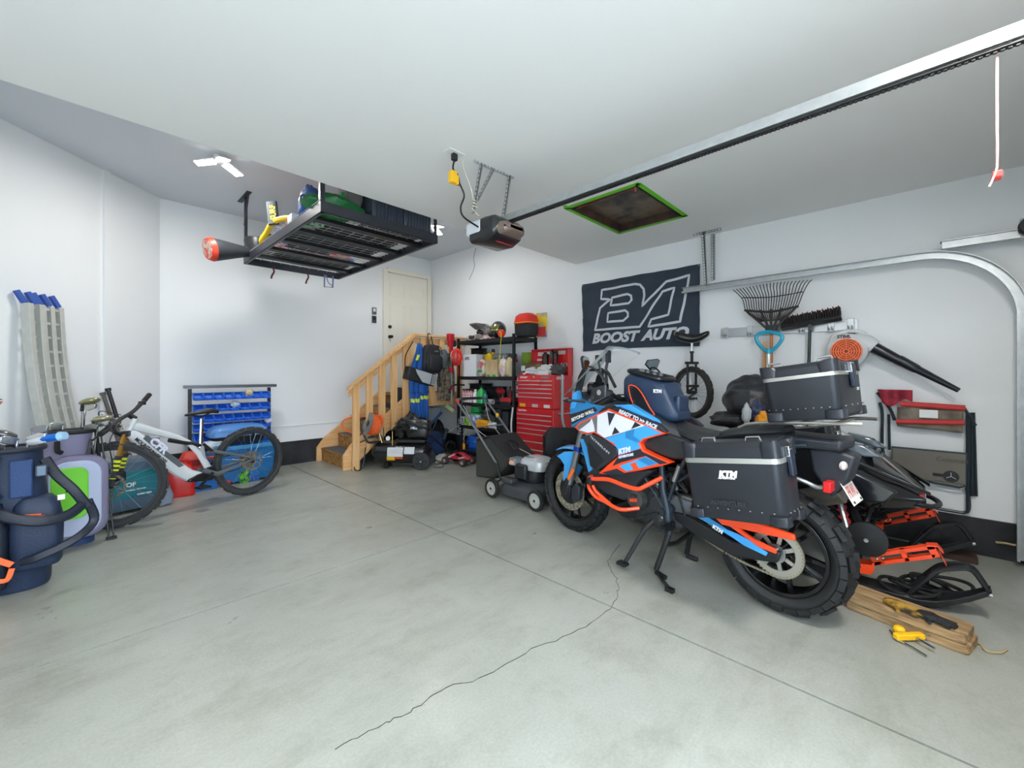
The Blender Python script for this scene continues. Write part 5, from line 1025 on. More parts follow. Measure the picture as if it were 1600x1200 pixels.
b = MB(); b.tube(spline([(.04,-.02,.10),(.09,-.05,.14),(.14,-.08,.09),(.15,-.08,-.03)],5), .010, 8); b.build('hose_tail', hsm, Hr); MB().tube([(.15,-.08,-.03),(.15,-.08,-.2)], .007, 8).build('hose_fitting', CHR, Hr)
b = MB(); b.tube(spline([(-.10,.02,-.09),(-.28,.12,-.12),(-.42,.15,-.04),(-.40,.15,.06),(-.26,.12,.10),(-.12,.05,.10)],6), .011, 8); b.build('loose_loop', hsm, Hr); b = MB(); b.box((0,0,-.17),(.12,.12,.02)); b.bar((0,0,-.17),tuple(hc+ax*.075),.03,.008); b.bar((0,0,-.17),tuple(hc-ax*.075),.03,.008); b.build('bracket', STL, Hr)
# ---- lawn mower
Mw = thing('lawn_mower', 'grey push lawn mower with rear grass bag in front of the tool chest', 'lawn mower', (2.964,3.244,0), math.radians(-91)); mwg = mat('mower_grey','3d3f42',.45,var=.2); wmg = mat('mower_wheel_grey','a7a69e',.55)
for x in (0,.62):
    for y in (.0,.50):
        b = MB(); b.lathe([(.07,-.022),(.092,-.024),(.1,-.012),(.1,.012),(.092,.024),(.07,.022)], (x,y,.10), (0,1,0), 28); w_ = b.build('wheel', RUB, Mw)
        b = MB(); b.lathe([(0,-.018),(.02,-.024),(.03,-.014),(.07,-.018),(.074,-.010),(.074,.015),(0,.018)], (x,y,.10), (0,1,0) if True else 0, 24); b.build('wheel_disc', wmg, w_); MB().lathe([(0,-.03),(.011,-.03),(.011,-.02)], (x,y,.10), (0,1,0), 10).build('wheel_nut', STL, w_)
b = MB(); rings = []
for z, l, w_, cx_ in ((.055,.56,.46,.33),(.13,.57,.47,.33),(.17,.53,.43,.33),(.20,.40,.34,.36)): rings.append([(x,y,z) for x,y in rrect(l,w_,.12,5,cx_,.25)])
b.loft(rings); b.build('deck', mwg, Mw, bevel=.006); MB().box((.22,.04,.215),(.14,.10,.05)).build('side_cover', mwg, Mw, bevel=.012)
b = MB(); b.lathe([(.0,.0),(.12,.0),(.13,.03),(.12,.12)], (.38,.25,.20), (0,0,1), 24); b.build('engine_block', mat('engine_black','202224',.4), Mw)
b = MB(); b.box((.33,.12,.31),(.16,.10,.15)); b.build('fuel_tank', mat('engine_black','202224',.4), Mw, bevel=.02)
b = MB(); b.loft([[(x*s_+.41, y*s_+.25, z) for x, y in rrect(.34,.28,.10,5)] for z, s_ in ((.33,.98),(.38,1),(.42,.93),(.45,.7),(.465,.3))]); cvr = b.build('engine_cover', mat('cover_silver','c7cacc',.35,.3), Mw, bevel=.004); text('Briggs', .05, mat('print_dark','4a4c50',.5), cvr, (.34,.13,.462), (1,0,0), (0,1,0), bold=.001)
MB().box((.23,.12,.40),(.09,.12,.08)).build('air_filter', mat('filter_grey','6e7478',.4), Mw, bevel=.012); MB().box((.23,.058,.395),(.07,.004,.04)).build('warning_label', mat('label_orange','e8a98a',.5), Mw)
b = MB(); [b.tube([(-.03+.0,y,.13),(.10,y,.20),(.02,y,.37)], .014, 8) for y in (.03,.47)]; b.build('handle_bracket', STL, Mw)
b = MB()
for y in (.03,.47): b.tube([(.03,y,.36),(-.33,y,.70),(-.66,y,.985)], .0125, 8)
b.tube(spline([(-.66,.03,.985),(-.68,.06,1.0),(-.69,.25,1.0),(-.68,.44,1.0),(-.66,.47,.985)],4), .014, 8); b.tube([(-.33,.03,.70),(-.34,.25,.70),(-.33,.47,.70)], .008, 8); b.build('handle', mat('handle_grey','808487',.35,.6), Mw)
MB().tube([(-.685,.05,1.0),(-.692,.25,1.003),(-.685,.45,1.0)], .017, 8).build('handle_grip', RUB, Mw)
b = MB(); b.tube(spline([(-.60,.05,.95),(-.58,.10,1.0),(-.58,.40,1.0),(-.60,.45,.95)],4), .006, 6); b.build('bail_lever', STL, Mw); MB().ball((-.645,.03,.98),(.025,.02,.025),8).build('release_knob', REDP, Mw); MB().ball((-.44,.47,.80),(.02,.02,.03),8).build('throttle_knob', YEL, Mw)
b = MB(); b.tube(spline([(-.60,.08,.93),(-.35,.1,.66),(0,.2,.50),(.2,.2,.42)],5), .004, 5); b.tube(spline([(-.60,.42,.93),(-.45,.36,.74),(-.1,.3,.55),(.3,.3,.44)],5), .004, 5); b.build('control_cable', mat('cable_pale','b7b2a8',.5), Mw)
bagc = mat('grass_bag_mesh','34342f',.85,bump=.4,bscale=200,var=.15); b = MB()
b.loft([[(x,.06,z) for x,z in ((-.36,.14),(-.07,.17),(.03,.25),(.20,.40),(-.10,.62),(-.36,.56))], [(x,.44,z) for x,z in ((-.36,.14),(-.07,.17),(.03,.25),(.20,.40),(-.10,.62),(-.36,.56))]]); b.build('grass_bag', bagc, Mw, bevel=.03, seg=3)
b = MB(); b.loft([[(x,y,z) for x,z in ((-.36,.575),(-.10,.635),(.21,.41),(.20,.395),(-.11,.615),(-.37,.555))] for y in (.05,.45)]); b.build('bag_lid', mat('bag_lid_black','1c1d1e',.4), Mw, bevel=.012)
MB().tube(spline([(-.0,.20,.57),(.06,.19,.56),(.12,.20,.49),(.10,.30,.50),(.02,.32,.56)],4,True), .006, 6, True).build('bag_handle', BLK, Mw)
# ---- toy buggy
Rc = thing('toy_buggy', 'red remote-control toy buggy on the floor before the shelf', 'toy car', (3.74,4.80,0), math.radians(-78))
for x in (-.16,.16):
    for y in (-.11,.11):
        b = MB(); b.lathe([(.028,-.03),(.05,-.03),(.055,-.015),(.055,.015),(.05,.03),(.028,.03)], (x,y,.055), (0,1,0), 18); w_ = b.build('wheel', mat('toy_tyre','3b3230',.8), Rc); b = MB(); b.lathe([(0,-.02),(.03,-.03),(.03,.03),(0,.02)], (x,y,.055), (0,1,0), 10); b.build('wheel_rim', mat('toy_rim','a88a82',.4), w_)
b = MB(); b.box((0,0,.065),(.34,.07,.02)); b.build('chassis', BLK, Rc); b = MB(); b.loft([[(x,y*w_,z0) for y in (-1,1)]+[(x,y*w_*.7,z1) for y in (1,-1)] for x,w_,z0,z1 in ((-.2,.05,.08,.10),(-.12,.08,.08,.13),(-.02,.08,.08,.17),(.08,.07,.08,.16),(.20,.035,.08,.11))]); b.build('body_shell', mat('toy_red','c3283a',.3,coat=.4), Rc, bevel=.006)
MB().box((-.17,0,.16),(.05,.16,.01)).build('spoiler', mat('toy_dark','28292d',.4), Rc); b = MB(); b.prism([(.02,.165),(.10,.145),(.09,.125),(.01,.13)], -.085,.085); b.build('window', BLKG, Rc); b = MB(); b.bar((-.13,-.082,.10),(-.02,-.082,.15),.015,.004,(0,1,0)); b.bar((.05,-.078,.10),(.15,-.06,.12),.012,.004,(0,1,0)); b.build('white_stripe', WHT, Rc)
Cn = thing('charging_plug', 'orange plug hanging on a twisted pale cord above the toy buggy', 'plug', (3.85,4.83,.0)); b = MB(); b.tube([(0+.006*math.cos(t*.8),.006*math.sin(t*.8),.50-.008*t) for t in range(28)], .0035, 5); b.build('twisted_cord', mat('cord_pale','d9cdb2',.6), Cn); MB().box((0,0,.235),(.03,.03,.085)).build('plug_body', mat('plug_orange','f09a1e',.5), Cn, bevel=.006)
# ---------------- steel shelf ----------------
shm = mat('shelf_black', '1f2225', .4, .3, var=.1)
Sf = thing('shelving_unit', 'black steel shelving unit full of garage supplies against the right wall', 'shelf', (4.0,3.94,0))
for x in (0,.42):
    for y in (0,1.20):
        b = MB(); b.box((x,y,.92),(.04,.004,1.84)); b.box((x+(.02 if x else -.02),y,.92),(.004,.04,1.84)); b.build('upright', shm, Sf)
        for k in range(22): pass
SH = (1.775,1.235,.845,.50,.12)
for z in SH:
    b = MB(); b.box((.21,.6,z+.016),(.40,1.18,.012)); bd_ = b.build('shelf_board', mat('shelf_board','3a3c3e',.6), Sf)
    b = MB(); b.box((-.018,.6,z),(.006,1.2,.05)); b.box((.438,.6,z),(.006,1.2,.05)); b.box((.21,-.018,z),(.43,.006,.05)); b.box((.21,1.218,z),(.43,.006,.05)); b.build('shelf_beam', shm, bd_)
def item(nm, lab, cat, x, y, z, rz=0, grp=None): return thing(nm, lab, cat, (x,y,z+.024), rz, grp)
def boxy(par, nm, d, m, z=0, bev=.004, c=(0,0)): return MB().box((c[0],c[1],z+d[2]/2), d).build(nm, m, par, bevel=bev)
def bottle(par, r, h, m, cap, n=14, neck=.4, c=(0,0)):
    b = MB(); b.lathe([(0,0),(r*.95,0),(r,.01),(r,h*.68),(r*neck,h*.82),(r*neck,h*.9),(0,h*.9)], (c[0],c[1],0), (0,0,1), n); o = b.build('bottle_body', m, par); MB().lathe([(0,0),(r*neck*1.15,0),(r*neck*1.15,h*.13),(0,h*.13)], (c[0],c[1],h*.87), (0,0,1), n).build('cap', cap, par); return o
z0 = SH[0]
# top shelf
t = item('motocross_helmet','grey and white motocross helmet with peak on the top shelf','helmet',4.12,4.68,z0); b = MB(); b.ball((0,0,.13),(.12,.11,.12),14); b.build('shell', mat('helmet_grey','4d4b4c',.35,col2='bdb9b4',scale=14), t); MB().prism([(-.12,.15),(-.24,.215),(-.23,.235),(-.05,.235),(-.02,.2)], -.07,.07).build('peak', mat('peak_grey','6b6764',.4), t, bevel=.006); MB().ball((-.075,0,.115),(.06,.075,.05),10).build('eye_port', BLKG, t); MB().prism([(-.12,.02),(-.16,.05),(-.13,.09),(-.06,.05)], -.05,.05).build('chin_bar', mat('helmet_pale','b3aca5',.4), t, bevel=.01)
t = item('full_face_helmet','dark helmet with mirrored yellow visor on the top shelf','helmet',4.12,4.38,z0); MB().ball((0,0,.13),(.12,.11,.13),14).build('shell', mat('helmet_navy','2c3440',.25,coat=.6), t); MB().grid(lambda u,v: V(-.128*math.cos((u-.5)*1.9)*math.cos(v*.9-.15), .118*math.sin((u-.5)*1.9), .12+.12*math.sin(v*.9-.15)), 10, 6).build('visor', mat('visor_gold','a8a86a',.12,.8), t, solid=.004); MB().prism([(-.12,.02),(-.15,.05),(-.13,.10),(-.06,.06)], -.06,.06).build('chin_bar', BLK, t, bevel=.01)
t = item('goggles','red, white and black motocross goggles lying on the top shelf','goggles',4.06,4.86,z0); boxy(t,'frame',(.08,.17,.08),mat('goggle_red','8e3a3e',.5,col2='d8d4d0',scale=18)); MB().box((-.04,0,.045),(.01,.13,.05)).build('lens', BLKG, t, bevel=.006)
t = item('white_bag','grey white cloth bag lying at the left of the top shelf','bag',4.15,5.0,z0); lump(MB(),(0,0,.04),(.10,.10,.05),.25,51).build('cloth', mat('cloth_pale','bdbdb8',.8), t)
t = item('flat_box','low red and white box under the helmets on the top shelf','box',4.05,4.50,z0); boxy(t,'carton',(.10,.22,.06),mat('carton_redwhite','b33a44',.5,col2='e1dede',scale=25)); text('HELD',.04,WHT,t,(-.0515,.06,.015),(0,-1,0),(0,0,1),bold=.001)
t = item('orange_light','round orange lamp with yellow cord hanging at the front post','lamp',3.95,4.02,z0); MB().lathe([(0,0),(.05,0),(.055,.02),(.05,.04),(0,.045)], (-.01,.09,.05), (-1,0,0), 18).build('disc', mat('disc_orange','f0421e',.4), t); MB().tube(spline([(-.06,.09,.08),(-.06,.06,.02),(-.05,.09,-.15),(-.05,.10,-.33),(-.05,.08,-.42)],5), .0045, 6).build('yellow_cord', mat('cord_lime','dbe23a',.5), t)
t = item('gym_bag','red and black drawstring bag on the right of the top shelf','bag',4.14,3.85,z0,0); b = MB(); b.loft([[(x*w_,y*w_,z) for x,y in rrect(.24,.30,.08,4)] for z,w_ in ((0,.8),(.04,.98),(.17,1.02))]); b.build('bag_base', mat('bag_charcoal','26282a',.7,bump=.2), t, bevel=.01); b = MB(); b.loft([[(x*w_,y*w_,z) for x,y in rrect(.245,.305,.08,4)] for z,w_ in ((.17,1.03),(.20,1.03),(.28,.9),(.315,.6))]); b.build('red_top', mat('bag_red','e3301e',.45), t, bevel=.008); MB().tube([(x*1.04,y*1.04,.185) for x,y in rrect(.25,.31,.08,4)], .005, 6, True).build('piping', YEL, t)
t = item('black_backpack','small black pack standing behind the red and black bag','bag',4.22,4.03,z0); pack(t,'body',.14,.33,.13,bkp)
t = item('magazine','yellow and blue magazine standing at the wall end of the top shelf','magazine',4.30,3.72,z0,.2); boxy(t,'cover',(.01,.17,.33),mat('cover_yellow','e8c81c',.4,col2='3f7fb8',scale=6),0,.001); boxy(t,'lower_print',(.012,.14,.13),mat('print_red','c23a3c',.5),.01,.001)
# second shelf
z0 = SH[1]
t = item('white_carton','plain white carton at the left of the second shelf','carton',4.08,4.86,z0,.15); boxy(t,'carton',(.22,.25,.33),mat('carton_white','dfe1e4',.5,var=.02)); text('XPEL',.06,BLK,t,(-.112,.11,.25),(0,-1,0),(0,0,1),bold=.001,shear=.3,width=.8)
t = item('snack_bag','red and white bag with green print on the second shelf','bag',4.04,4.63,z0); b = MB(); lump(b,(0,0,.12),(.06,.085,.13),.08,61); b.build('bag', mat('snack_print','d9d3c8',.4,col2='a23a34',scale=11), t); MB().prism([(-.063,.06),(-.063,.10),(-.061,.10),(-.061,.06)], -.05,.04).build('green_print', GRN, t)
t = item('yellow_bag','yellow plastic bag on the carton behind the snack bag','bag',4.16,4.60,z0+.16); lump(MB(),(0,0,.10),(.07,.09,.09),.3,62).build('bag', mat('bag_yellow','ecc31c',.4), t)
for k,(y,lab) in enumerate(((4.45,'brown paper carton next to the snack bag on the second shelf'),(4.33,'brown paper carton left of the white bag on the second shelf'))):
    t = item('paper_carton',lab,'carton',4.06,y,z0,.1,'paper cartons'); boxy(t,'carton',(.16,.115,.24),mat('kraft_paper','c9b28c',.75,col2='b49a72',scale=9)); boxy(t,'green_base',(.162,.06,.03),GRN,.0,.001)
t = item('white_bag','white bag with red and blue print on the second shelf','bag',4.05,4.19,z0); lump(MB(),(0,0,.12),(.07,.08,.13),.12,64).build('bag', mat('bag_print','e0dfdc',.45,col2='c7756a',scale=7), t)
t = item('socket_set','flat grey socket set case above the paper cartons','tool case',4.22,4.35,z0+.24,0); boxy(t,'case',(.18,.32,.09),mat('case_steel','454a50',.4,col2='8d9196',scale=20)); boxy(t,'red_base',(.19,.34,.035),REDP,-.03)
b = MB()
for k in range(6): MB().lathe([(0,0),(.012,0),(.012,.008),(0,.008)], (-.09,-.12+.048*k,.045), (-1,0,0), 10).build('socket', CHR, t)
t = item('green_box','olive green carton behind the front post on the second shelf','carton',4.3,3.98,z0+.1); boxy(t,'carton',(.10,.12,.24),mat('carton_olive','7c9a34',.6))
t = item('kraft_bag','tan paper bag beside the front post on the second shelf','bag',4.04,4.07,z0); lump(MB(),(0,0,.12),(.06,.07,.14),.15,66).build('bag', mat('bag_tan','cbb892',.8), t)
t = item('duffel_bag','rolled olive duffel bag at the right of the second shelf','bag',4.18,3.78,z0); b = MB(); b.lathe([(0,-.15),(.06,-.145),(.085,-.12),(.09,0),(.08,.12),(.05,.16),(0,.165)], (0,-.02,.10), (0,-1,0), 18); b.build('bag', mat('duffel_olive','7d6d4c',.8,col2='5e4a34',scale=12,bump=.3), t); MB().prism([(-.092,.08),(-.092,.15),(-.088,.15),(-.088,.08)], .05,.12).build('white_label', WHT, t)
t = item('black_cylinder','tall black canister at the back left of the second shelf','canister',4.33,4.72,z0); bottle(t,.055,.42,BLK,BLK)
t = item('spray_bottle','yellow-green bottle at the back left of the second shelf','bottle',4.34,4.95,z0); bottle(t,.04,.40,mat('bottle_lime','a5b628',.4),BLK)
# third shelf: cans, jugs, tools
z0 = SH[2]
for i in range(4):
    for j in range(2):
        t = item('spray_can', ('first','second','third','fourth')[i]+' spray can from the left in the '+('front','rear')[j]+' row on the third shelf', 'spray can', 4.02+j*.075, 5.05-i*.062, z0, 0, 'spray cans on the third shelf'); b = MB(); b.lathe([(0,0),(.028,0),(.029,.01),(.029,.15),(.02,.175),(0,.175)], (0,0,0), (0,0,1), 14); b.build('can', mat('can_print','e4e0de',.3,col2='b8485a',scale=30), t); MB().lathe([(0,0),(.02,0),(.018,.03),(0,.03)], (0,0,.172), (0,0,1), 12).build('cap', BLK, t)
t = item('white_bottle','white plastic bottle beside the green jug on the third shelf','bottle',4.03,4.78,z0); bottle(t,.042,.20,WHT,WHT)
t = item('green_jug','bright green jug on the third shelf','jug',4.04,4.66,z0); b = MB(); b.loft([ring(rrect(.11*w_,.13*w_,.03,3), z) for z,w_ in ((0,.95),(.14,1),(.19,.75),(.215,.35),(.23,.35))]); b.build('jug_body', mat('jug_green','37b360',.35), t, bevel=.004); MB().lathe([(0,0),(.025,0),(.025,.03),(0,.03)], (0,0,.225), (0,0,1), 12).build('cap', BLK, t)
t = item('teal_bottle','small teal bottle right of the green jug','bottle',4.02,4.55,z0); bottle(t,.035,.17,mat('bottle_teal','2b8f86',.35),mat('cap_teal','1e6f68',.4))
t = item('cordless_drill','red and black cordless tool standing on the third shelf','power tool',4.10,4.33,z0); b = MB(); b.box((0,0,.03),(.08,.09,.05)); b.build('battery', BLK, t, bevel=.006); b = MB(); b.loft([ring(rrect(.04,.045,.012,2), z) for z in (.05,.15)]); b.build('grip', BLK, t); b = MB(); b.lathe([(0,-.10),(.03,-.10),(.045,-.06),(.045,.05),(.03,.08),(0,.09)], (0,0,.185), (.3,1,0), 16); b.build('motor_body', mat('tool_red','9c2426',.4), t)
for k,(y,m_,lab) in enumerate(((4.46,mat('bottle_navy','27344c',.4),'dark blue bottle behind the drill on the third shelf'),(4.24,mat('bottle_crimson','7c2626',.4),'dark red bottle beside the drill on the third shelf'),(4.40,mat('bottle_grey','55585c',.4),'grey bottle behind the drill on the third shelf'))):
    t = item('oil_bottle', lab, 'bottle', 4.22, y, z0, 0, 'bottles at the back of the third shelf'); bottle(t,.035,.25,m_,BLK)
t = item('cloth_roll','grey roll of cloth lying at the front of the third shelf','roll',4.0,4.42,z0); MB().lathe([(.01,-.06),(.035,-.06),(.035,.06),(.01,.06)], (0,0,.035), (0,1,0), 16).build('roll', mat('roll_grey','a39aa2',.7), t)
t = item('red_toolbox','flat red and black tool case at the right of the third shelf','tool case',4.08,4.10,z0); boxy(t,'base',(.20,.20,.05),BLK); boxy(t,'lid',(.20,.20,.05),mat('case_red','b4232a',.4),.05)
t = item('grinder','black angle grinder lying in the middle of the third shelf','power tool',4.06,4.28,z0); MB().tube([(0,.06,.035),(0,-.08,.035)], [.03,.024], 10).build('body', BLK, t); MB().lathe([(0,0),(.05,0),(.05,.006),(0,.006)], (-.03,.08,.04), (1,0,.2), 16).build('disc', STL, t)
# fourth shelf
z0 = SH[3]
t = item('tote_tub','blue and white tub with green lid on the fourth shelf','tub',4.08,4.80,z0); b = MB(); b.loft([ring(rrect(.18*w_,.20*w_,.04,3), z) for z,w_ in ((0,.85),(.17,1))]); b.build('tub', mat('tub_blue','2c54b0',.4,col2='dfe4ea',scale=12), t); boxy(t,'lid',(.19,.21,.02),GRN,.17)
t = item('wipes_pack','green, yellow and white pack on the fourth shelf','pack',4.03,4.92,z0); boxy(t,'pack',(.10,.12,.12),mat('pack_green','35a04c',.4,col2='e7d33c',scale=14))
t = item('white_print_box','small white and grey printed box at the left of the fourth shelf','box',4.02,5.05,z0); boxy(t,'box',(.08,.07,.12),mat('box_print','c9ccd0',.5,col2='5d6068',scale=40))
t = item('garden_hose','coiled green hose lying on top of the blue tub','hose',4.10,4.82,z0+.19); MB().tube([(.09*math.cos(k*.5),.09*math.sin(k*.5),.012+.0016*k) for k in range(48)], .010, 6).build('coil', mat('hose_green','1f9a4e',.4), t)
t = item('orange_case','orange plastic parts case on the fourth shelf','case',4.05,4.58,z0); boxy(t,'base',(.16,.24,.06),mat('case_orange','f39a14',.4)); boxy(t,'lid',(.16,.24,.04),mat('case_orange2','f7b02a',.4),.062)
t = item('hand_vacuum','dark grey handheld blower lying on the orange case','hand blower',4.07,4.50,z0+.11); MB().tube([(0,.16,.05),(0,.0,.045),(-.02,-.16,-.01)], [.045,.05,.03], 12).build('body', mat('blower_slate','3f464e',.4), t); MB().tube(spline([(0,.10,.08),(0,.05,.12),(0,-.04,.09)],4), .012, 8).build('handle', BLK, t)
for k,(y,h,lab) in enumerate(((4.27,.28,'tall black tool case, left of two on the fourth shelf'),(4.12,.25,'tall black tool case beside the front post on the fourth shelf'))):
    t = item('black_case', lab, 'tool case', 4.10, y, z0, 0, 'black tool cases on the fourth shelf'); boxy(t,'shell',(.20,.12,h),mat('case_black','24272b',.45)); MB().tube([(-.02,-.03,h),(-.02,-.03,h+.03),(-.02,.03,h+.03),(-.02,.03,h)], .008, 6).build('handle', BLK, t)
t = item('respirator','grey respirator mask hanging at the front of the fourth shelf','respirator',3.97,4.45,z0+.18); lump(MB(),(0,0,.06),(.04,.05,.05),.15,71).build('mask', mat('mask_grey','5d6166',.5), t)
for q in (-1,1): MB().lathe([(0,0),(.03,0),(.03,.02),(0,.02)], (-.03,q*.04,.05), (-1,q*.6,0), 12).build('filter', BLK, t)
t = item('paper_roll','white paper roll lying at the front of the fourth shelf','paper roll',4.0,4.36,z0); MB().lathe([(.015,-.07),(.045,-.07),(.045,.07),(.015,.07),(.015,-.07)], (0,0,.045), (0,1,0), 18).build('roll', mat('paper_white','dedede',.8), t)
# bottom shelf
z0 = SH[4]
t = item('blue_bag','glossy blue bag on the bottom shelf','bag',4.10,4.88,z0); lump(MB(),(0,0,.10),(.10,.14,.12),.2,81).build('bag', mat('bag_blue','1d58b8',.35), t)
t = item('yellow_tool','yellow and black level tool on the bottom shelf','tool',4.05,4.62,z0+.16); MB().box((0,0,.03),(.08,.22,.06)).build('body', mat('tool_yellow','d8b41c',.5), t, bevel=.01)
t = item('dark_tote','black tote bin on the bottom shelf behind the grass bag','tote',4.12,4.45,z0); boxy(t,'tub',(.30,.38,.16),BLK)
t = item('red_tote','black and dark red tool bag at the right of the bottom shelf','tool bag',4.12,4.12,z0); boxy(t,'bag',(.26,.22,.24),mat('bag_maroon','3a1c1f',.6,col2='1c1c1e',scale=9))
# ---------------- red tool chest ----------------
red = mat('chest_red', 'd01c22', .28, coat=.4, var=.04); sil = mat('drawer_trim', 'c9c7c2', .3, .8)
Rb = thing('tool_cabinet', 'red rolling tool cabinet with silver drawer trims beside the shelf', 'tool cabinet', (4.0,3.585,0))
MB().box((.21,0,.475),(.42,.64,.75)).build('cabinet_body', red, Rb, bevel=.008)
def drawer(par, y, z, w_, h_, x=-.004):
    d = MB().box((x,y,z),(.012,w_,h_-.012)).build('drawer', red, par, bevel=.003); b = MB(); b.box((x-.010,y,z+h_/2-.016),(.014,w_*.985,.012)); b.build('drawer_pull', sil, d, bevel=.002); return d
hs = (.062,.062,.062,.062,.10,.10,.12); z = .785
b_ = MB().box((-.005,0,.825),(.01,.60,.05)).build('name_strip', red, Rb)
text('CRAFTSMAN', .026, WHT, Rb, (-.0115,.27,.812), (0,-1,0), (0,0,1), bold=.001)
for h_ in hs: drawer(Rb, 0, z-h_/2, .60, h_); z -= h_
MB().box((-.004,0,.15),(.008,.60,.12)).build('kick_panel', red, Rb); MB().box((-.0095,.24,.17),(.003,.07,.06)).build('yellow_sticker', YEL, Rb)
MB().box((-.006,-.18,.828),(.006,.16,.035)).build('dark_badge', mat('badge_dark','4a4548',.4), Rb); MB().ball((-.01,.02,.825),.008,8).build('lock', CHR, Rb)
for x in (.05,.37):
    for y in (-.27,.27): b = MB(); b.lathe([(0,-.02),(.05,-.02),(.05,.02),(0,.02)], (x,y,.05), (0,1,0), 18); b.box((x,y,.09),(.05,.05,.03)); b.build('caster', BLK, Rb)
b = MB(); b.tube([(.08,-.325,.80),(.08,-.36,.80),(.34,-.36,.80),(.34,-.325,.80)], .01, 8); b.build('side_handle', CHR, Rb)
Rt = thing('tool_chest', 'red top tool chest with open lid covered in stickers on the rolling cabinet', 'tool chest', (4.02,3.585,.853))
MB().box((.19,0,.215),(.38,.62,.43)).build('chest_body', red, Rt, bevel=.006)
text('STANLEY', .03, WHT, Rt, (-.0035,.26,.39), (0,-1,0), (0,0,1), bold=.0015); MB().box((-.002,-.17,.40),(.004,.14,.025)).build('badge', mat('badge_silver','9c8d8d',.3,.7), Rt); MB().lathe([(0,0),(.012,0),(.012,.005),(0,.005)], (0,.02,.405), (-1,0,0), 10).build('lock', CHR, Rt)
z = .37
for y, w_ in ((.19,.20),(-.01,.19),(-.20,.18)): drawer(Rt, y, z-.025, w_, .05)
for y, w_ in ((.10,.38),(-.195,.19)): drawer(Rt, y, z-.075, w_, .05)
for k in range(3): drawer(Rt, 0, z-.13-k*.055, .58, .055)
st = ((.22,.035,'d8b21c','sticker_yellow'),(.0,.035,'b9b4b4','sticker_grey'),(-.20,.035,'dcd8d6','sticker_white'))
for y, z_, c_, n_ in st: MB().box((-.003,y,z_+.0),(.004,.10,.04)).build('sticker', mat(n_,c_,.5), Rt)
text('SCHMITT', .05, WHT, Rt, (.05,-.3115,.375), (1,0,0), (0,0,1), bold=.0015, shear=.25, width=.8); MB().box((.17,-.3115,.27),(.07,.003,.11)).build('sticker', mat('sticker_olive','8c7a55',.5,col2='2c4a34',scale=12), Rt); MB().box((.22,-.3115,.12),(.13,.003,.045)).build('sticker', mat('sticker_paleblue','cfdfe8',.5), Rt)
ld = MB(); ld.box((.375,0,.60),(.012,.64,.36)); ld.box((.33,.314,.60),(.10,.012,.36)); ld.box((.33,-.314,.60),(.10,.012,.36)); ld.box((.33,0,.775),(.10,.64,.012)); ld = ld.build('lid', red, Rt, bevel=.002)
rr_ = random.Random(3)
for k,(y,z_,w_,h_,c_) in enumerate(((.22,.72,.10,.05,'e6e0de'),(.05,.73,.2,.04,'dad2cc'),(-.15,.73,.12,.05,'c8bcb8'),(.24,.64,.09,.03,'efeaea'),(.13,.60,.08,.09,'e8b63a'),(.24,.55,.09,.05,'f0eceb'),(-.04,.66,.09,.04,'b0322c'),(-.22,.66,.10,.08,'e02820'),(-.20,.56,.13,.06,'ded8d2'),(.07,.53,.08,.05,'d5cfca'))):
    MB().box((.366,y,z_),(.004,w_,h_)).build('sticker', mat('lid_sticker_%s' % c_, c_, .5, var=.15, scale=60), ld)
text('OLD', .07, BLK, ld, (.363,-.15,.535), (0,-1,0), (0,0,1), bold=.003)
for k,(y,h,lab) in enumerate(((.06,.19,'black box-shaped bottle standing in the open chest lid, left one'),(-.06,.22,'black bottle pair standing in the middle of the open chest lid'),(-.12,.20,'black bottle with red neck in the open chest lid'))):
    t = thing('black_bottle', lab, 'bottle', (4.30,3.585+y,1.405), 0, 'bottles in the chest lid'); boxy(t,'bottle_body',(.05,.075 if k == 0 else .045,h*.85),BLKG); boxy(t,'cap',(.03,.03,h*.13),BLK,h*.85); boxy(t,'label',(.052,.04,.07),mat('label_dark','5c4b28',.5) if k == 0 else mat('label_red','7a2226',.5),.03,.001)
for k,(x,y,s_,lab,m_) in enumerate(((4.20,3.72,1.1,'crumpled white plastic wrap on the tool chest, nearest the shelf',mat('plastic_white','d8dadb',.3,coat=.3)),(4.16,3.52,1.0,'white rags bunched in the middle of the tool chest top',mat('rag_white','e1e1de',.8)),(4.20,3.36,.8,'dark grey cloth on the right end of the tool chest top',mat('cloth_dark','4b4a4a',.8)))):
    o = lump(MB(),(0,0,.05),(.12*s_,.12*s_,.075),.35,90+k,20).build('rag_pile', m_); o.location = (x,y,1.285); tag(o, lab, 'rags')
t = thing('red_tape', 'small red and white tape pack at the front left of the chest top', 'pack', (4.07,3.80,1.285)); boxy(t,'pack',(.06,.12,.03),REDP); boxy(t,'label',(.062,.05,.02),WHT,.006,.001)
for k in range(3):
    t = thing('can_holder', ('top','middle','lowest')[k]+' of three red and white canisters on the left side of the tool chest', 'canister', (4.05,3.93,1.18-k*.105), 0, 'canisters on the chest side'); MB().lathe([(0,0),(.024,0),(.024,.09),(0,.09)], (0,0,0), (0,0,1), 12).build('canister', mat('canister_dark','2a2426',.4), t); MB().lathe([(.0245,.015),(.0245,.07)], (0,0,0), (0,0,1), 12).build('label', mat('canister_pink','e07f88',.4), t)
t = tag(MB().tube(spline([(3.96,3.93,.85),(3.95,3.95,.6),(3.97,3.94,.3),(3.96,3.93,.02)],6), .012, 8).build('white_pole', mat('pole_white','d5d8d5',.5)), 'thin white pole standing between the shelf post and red cabinet', 'pole')

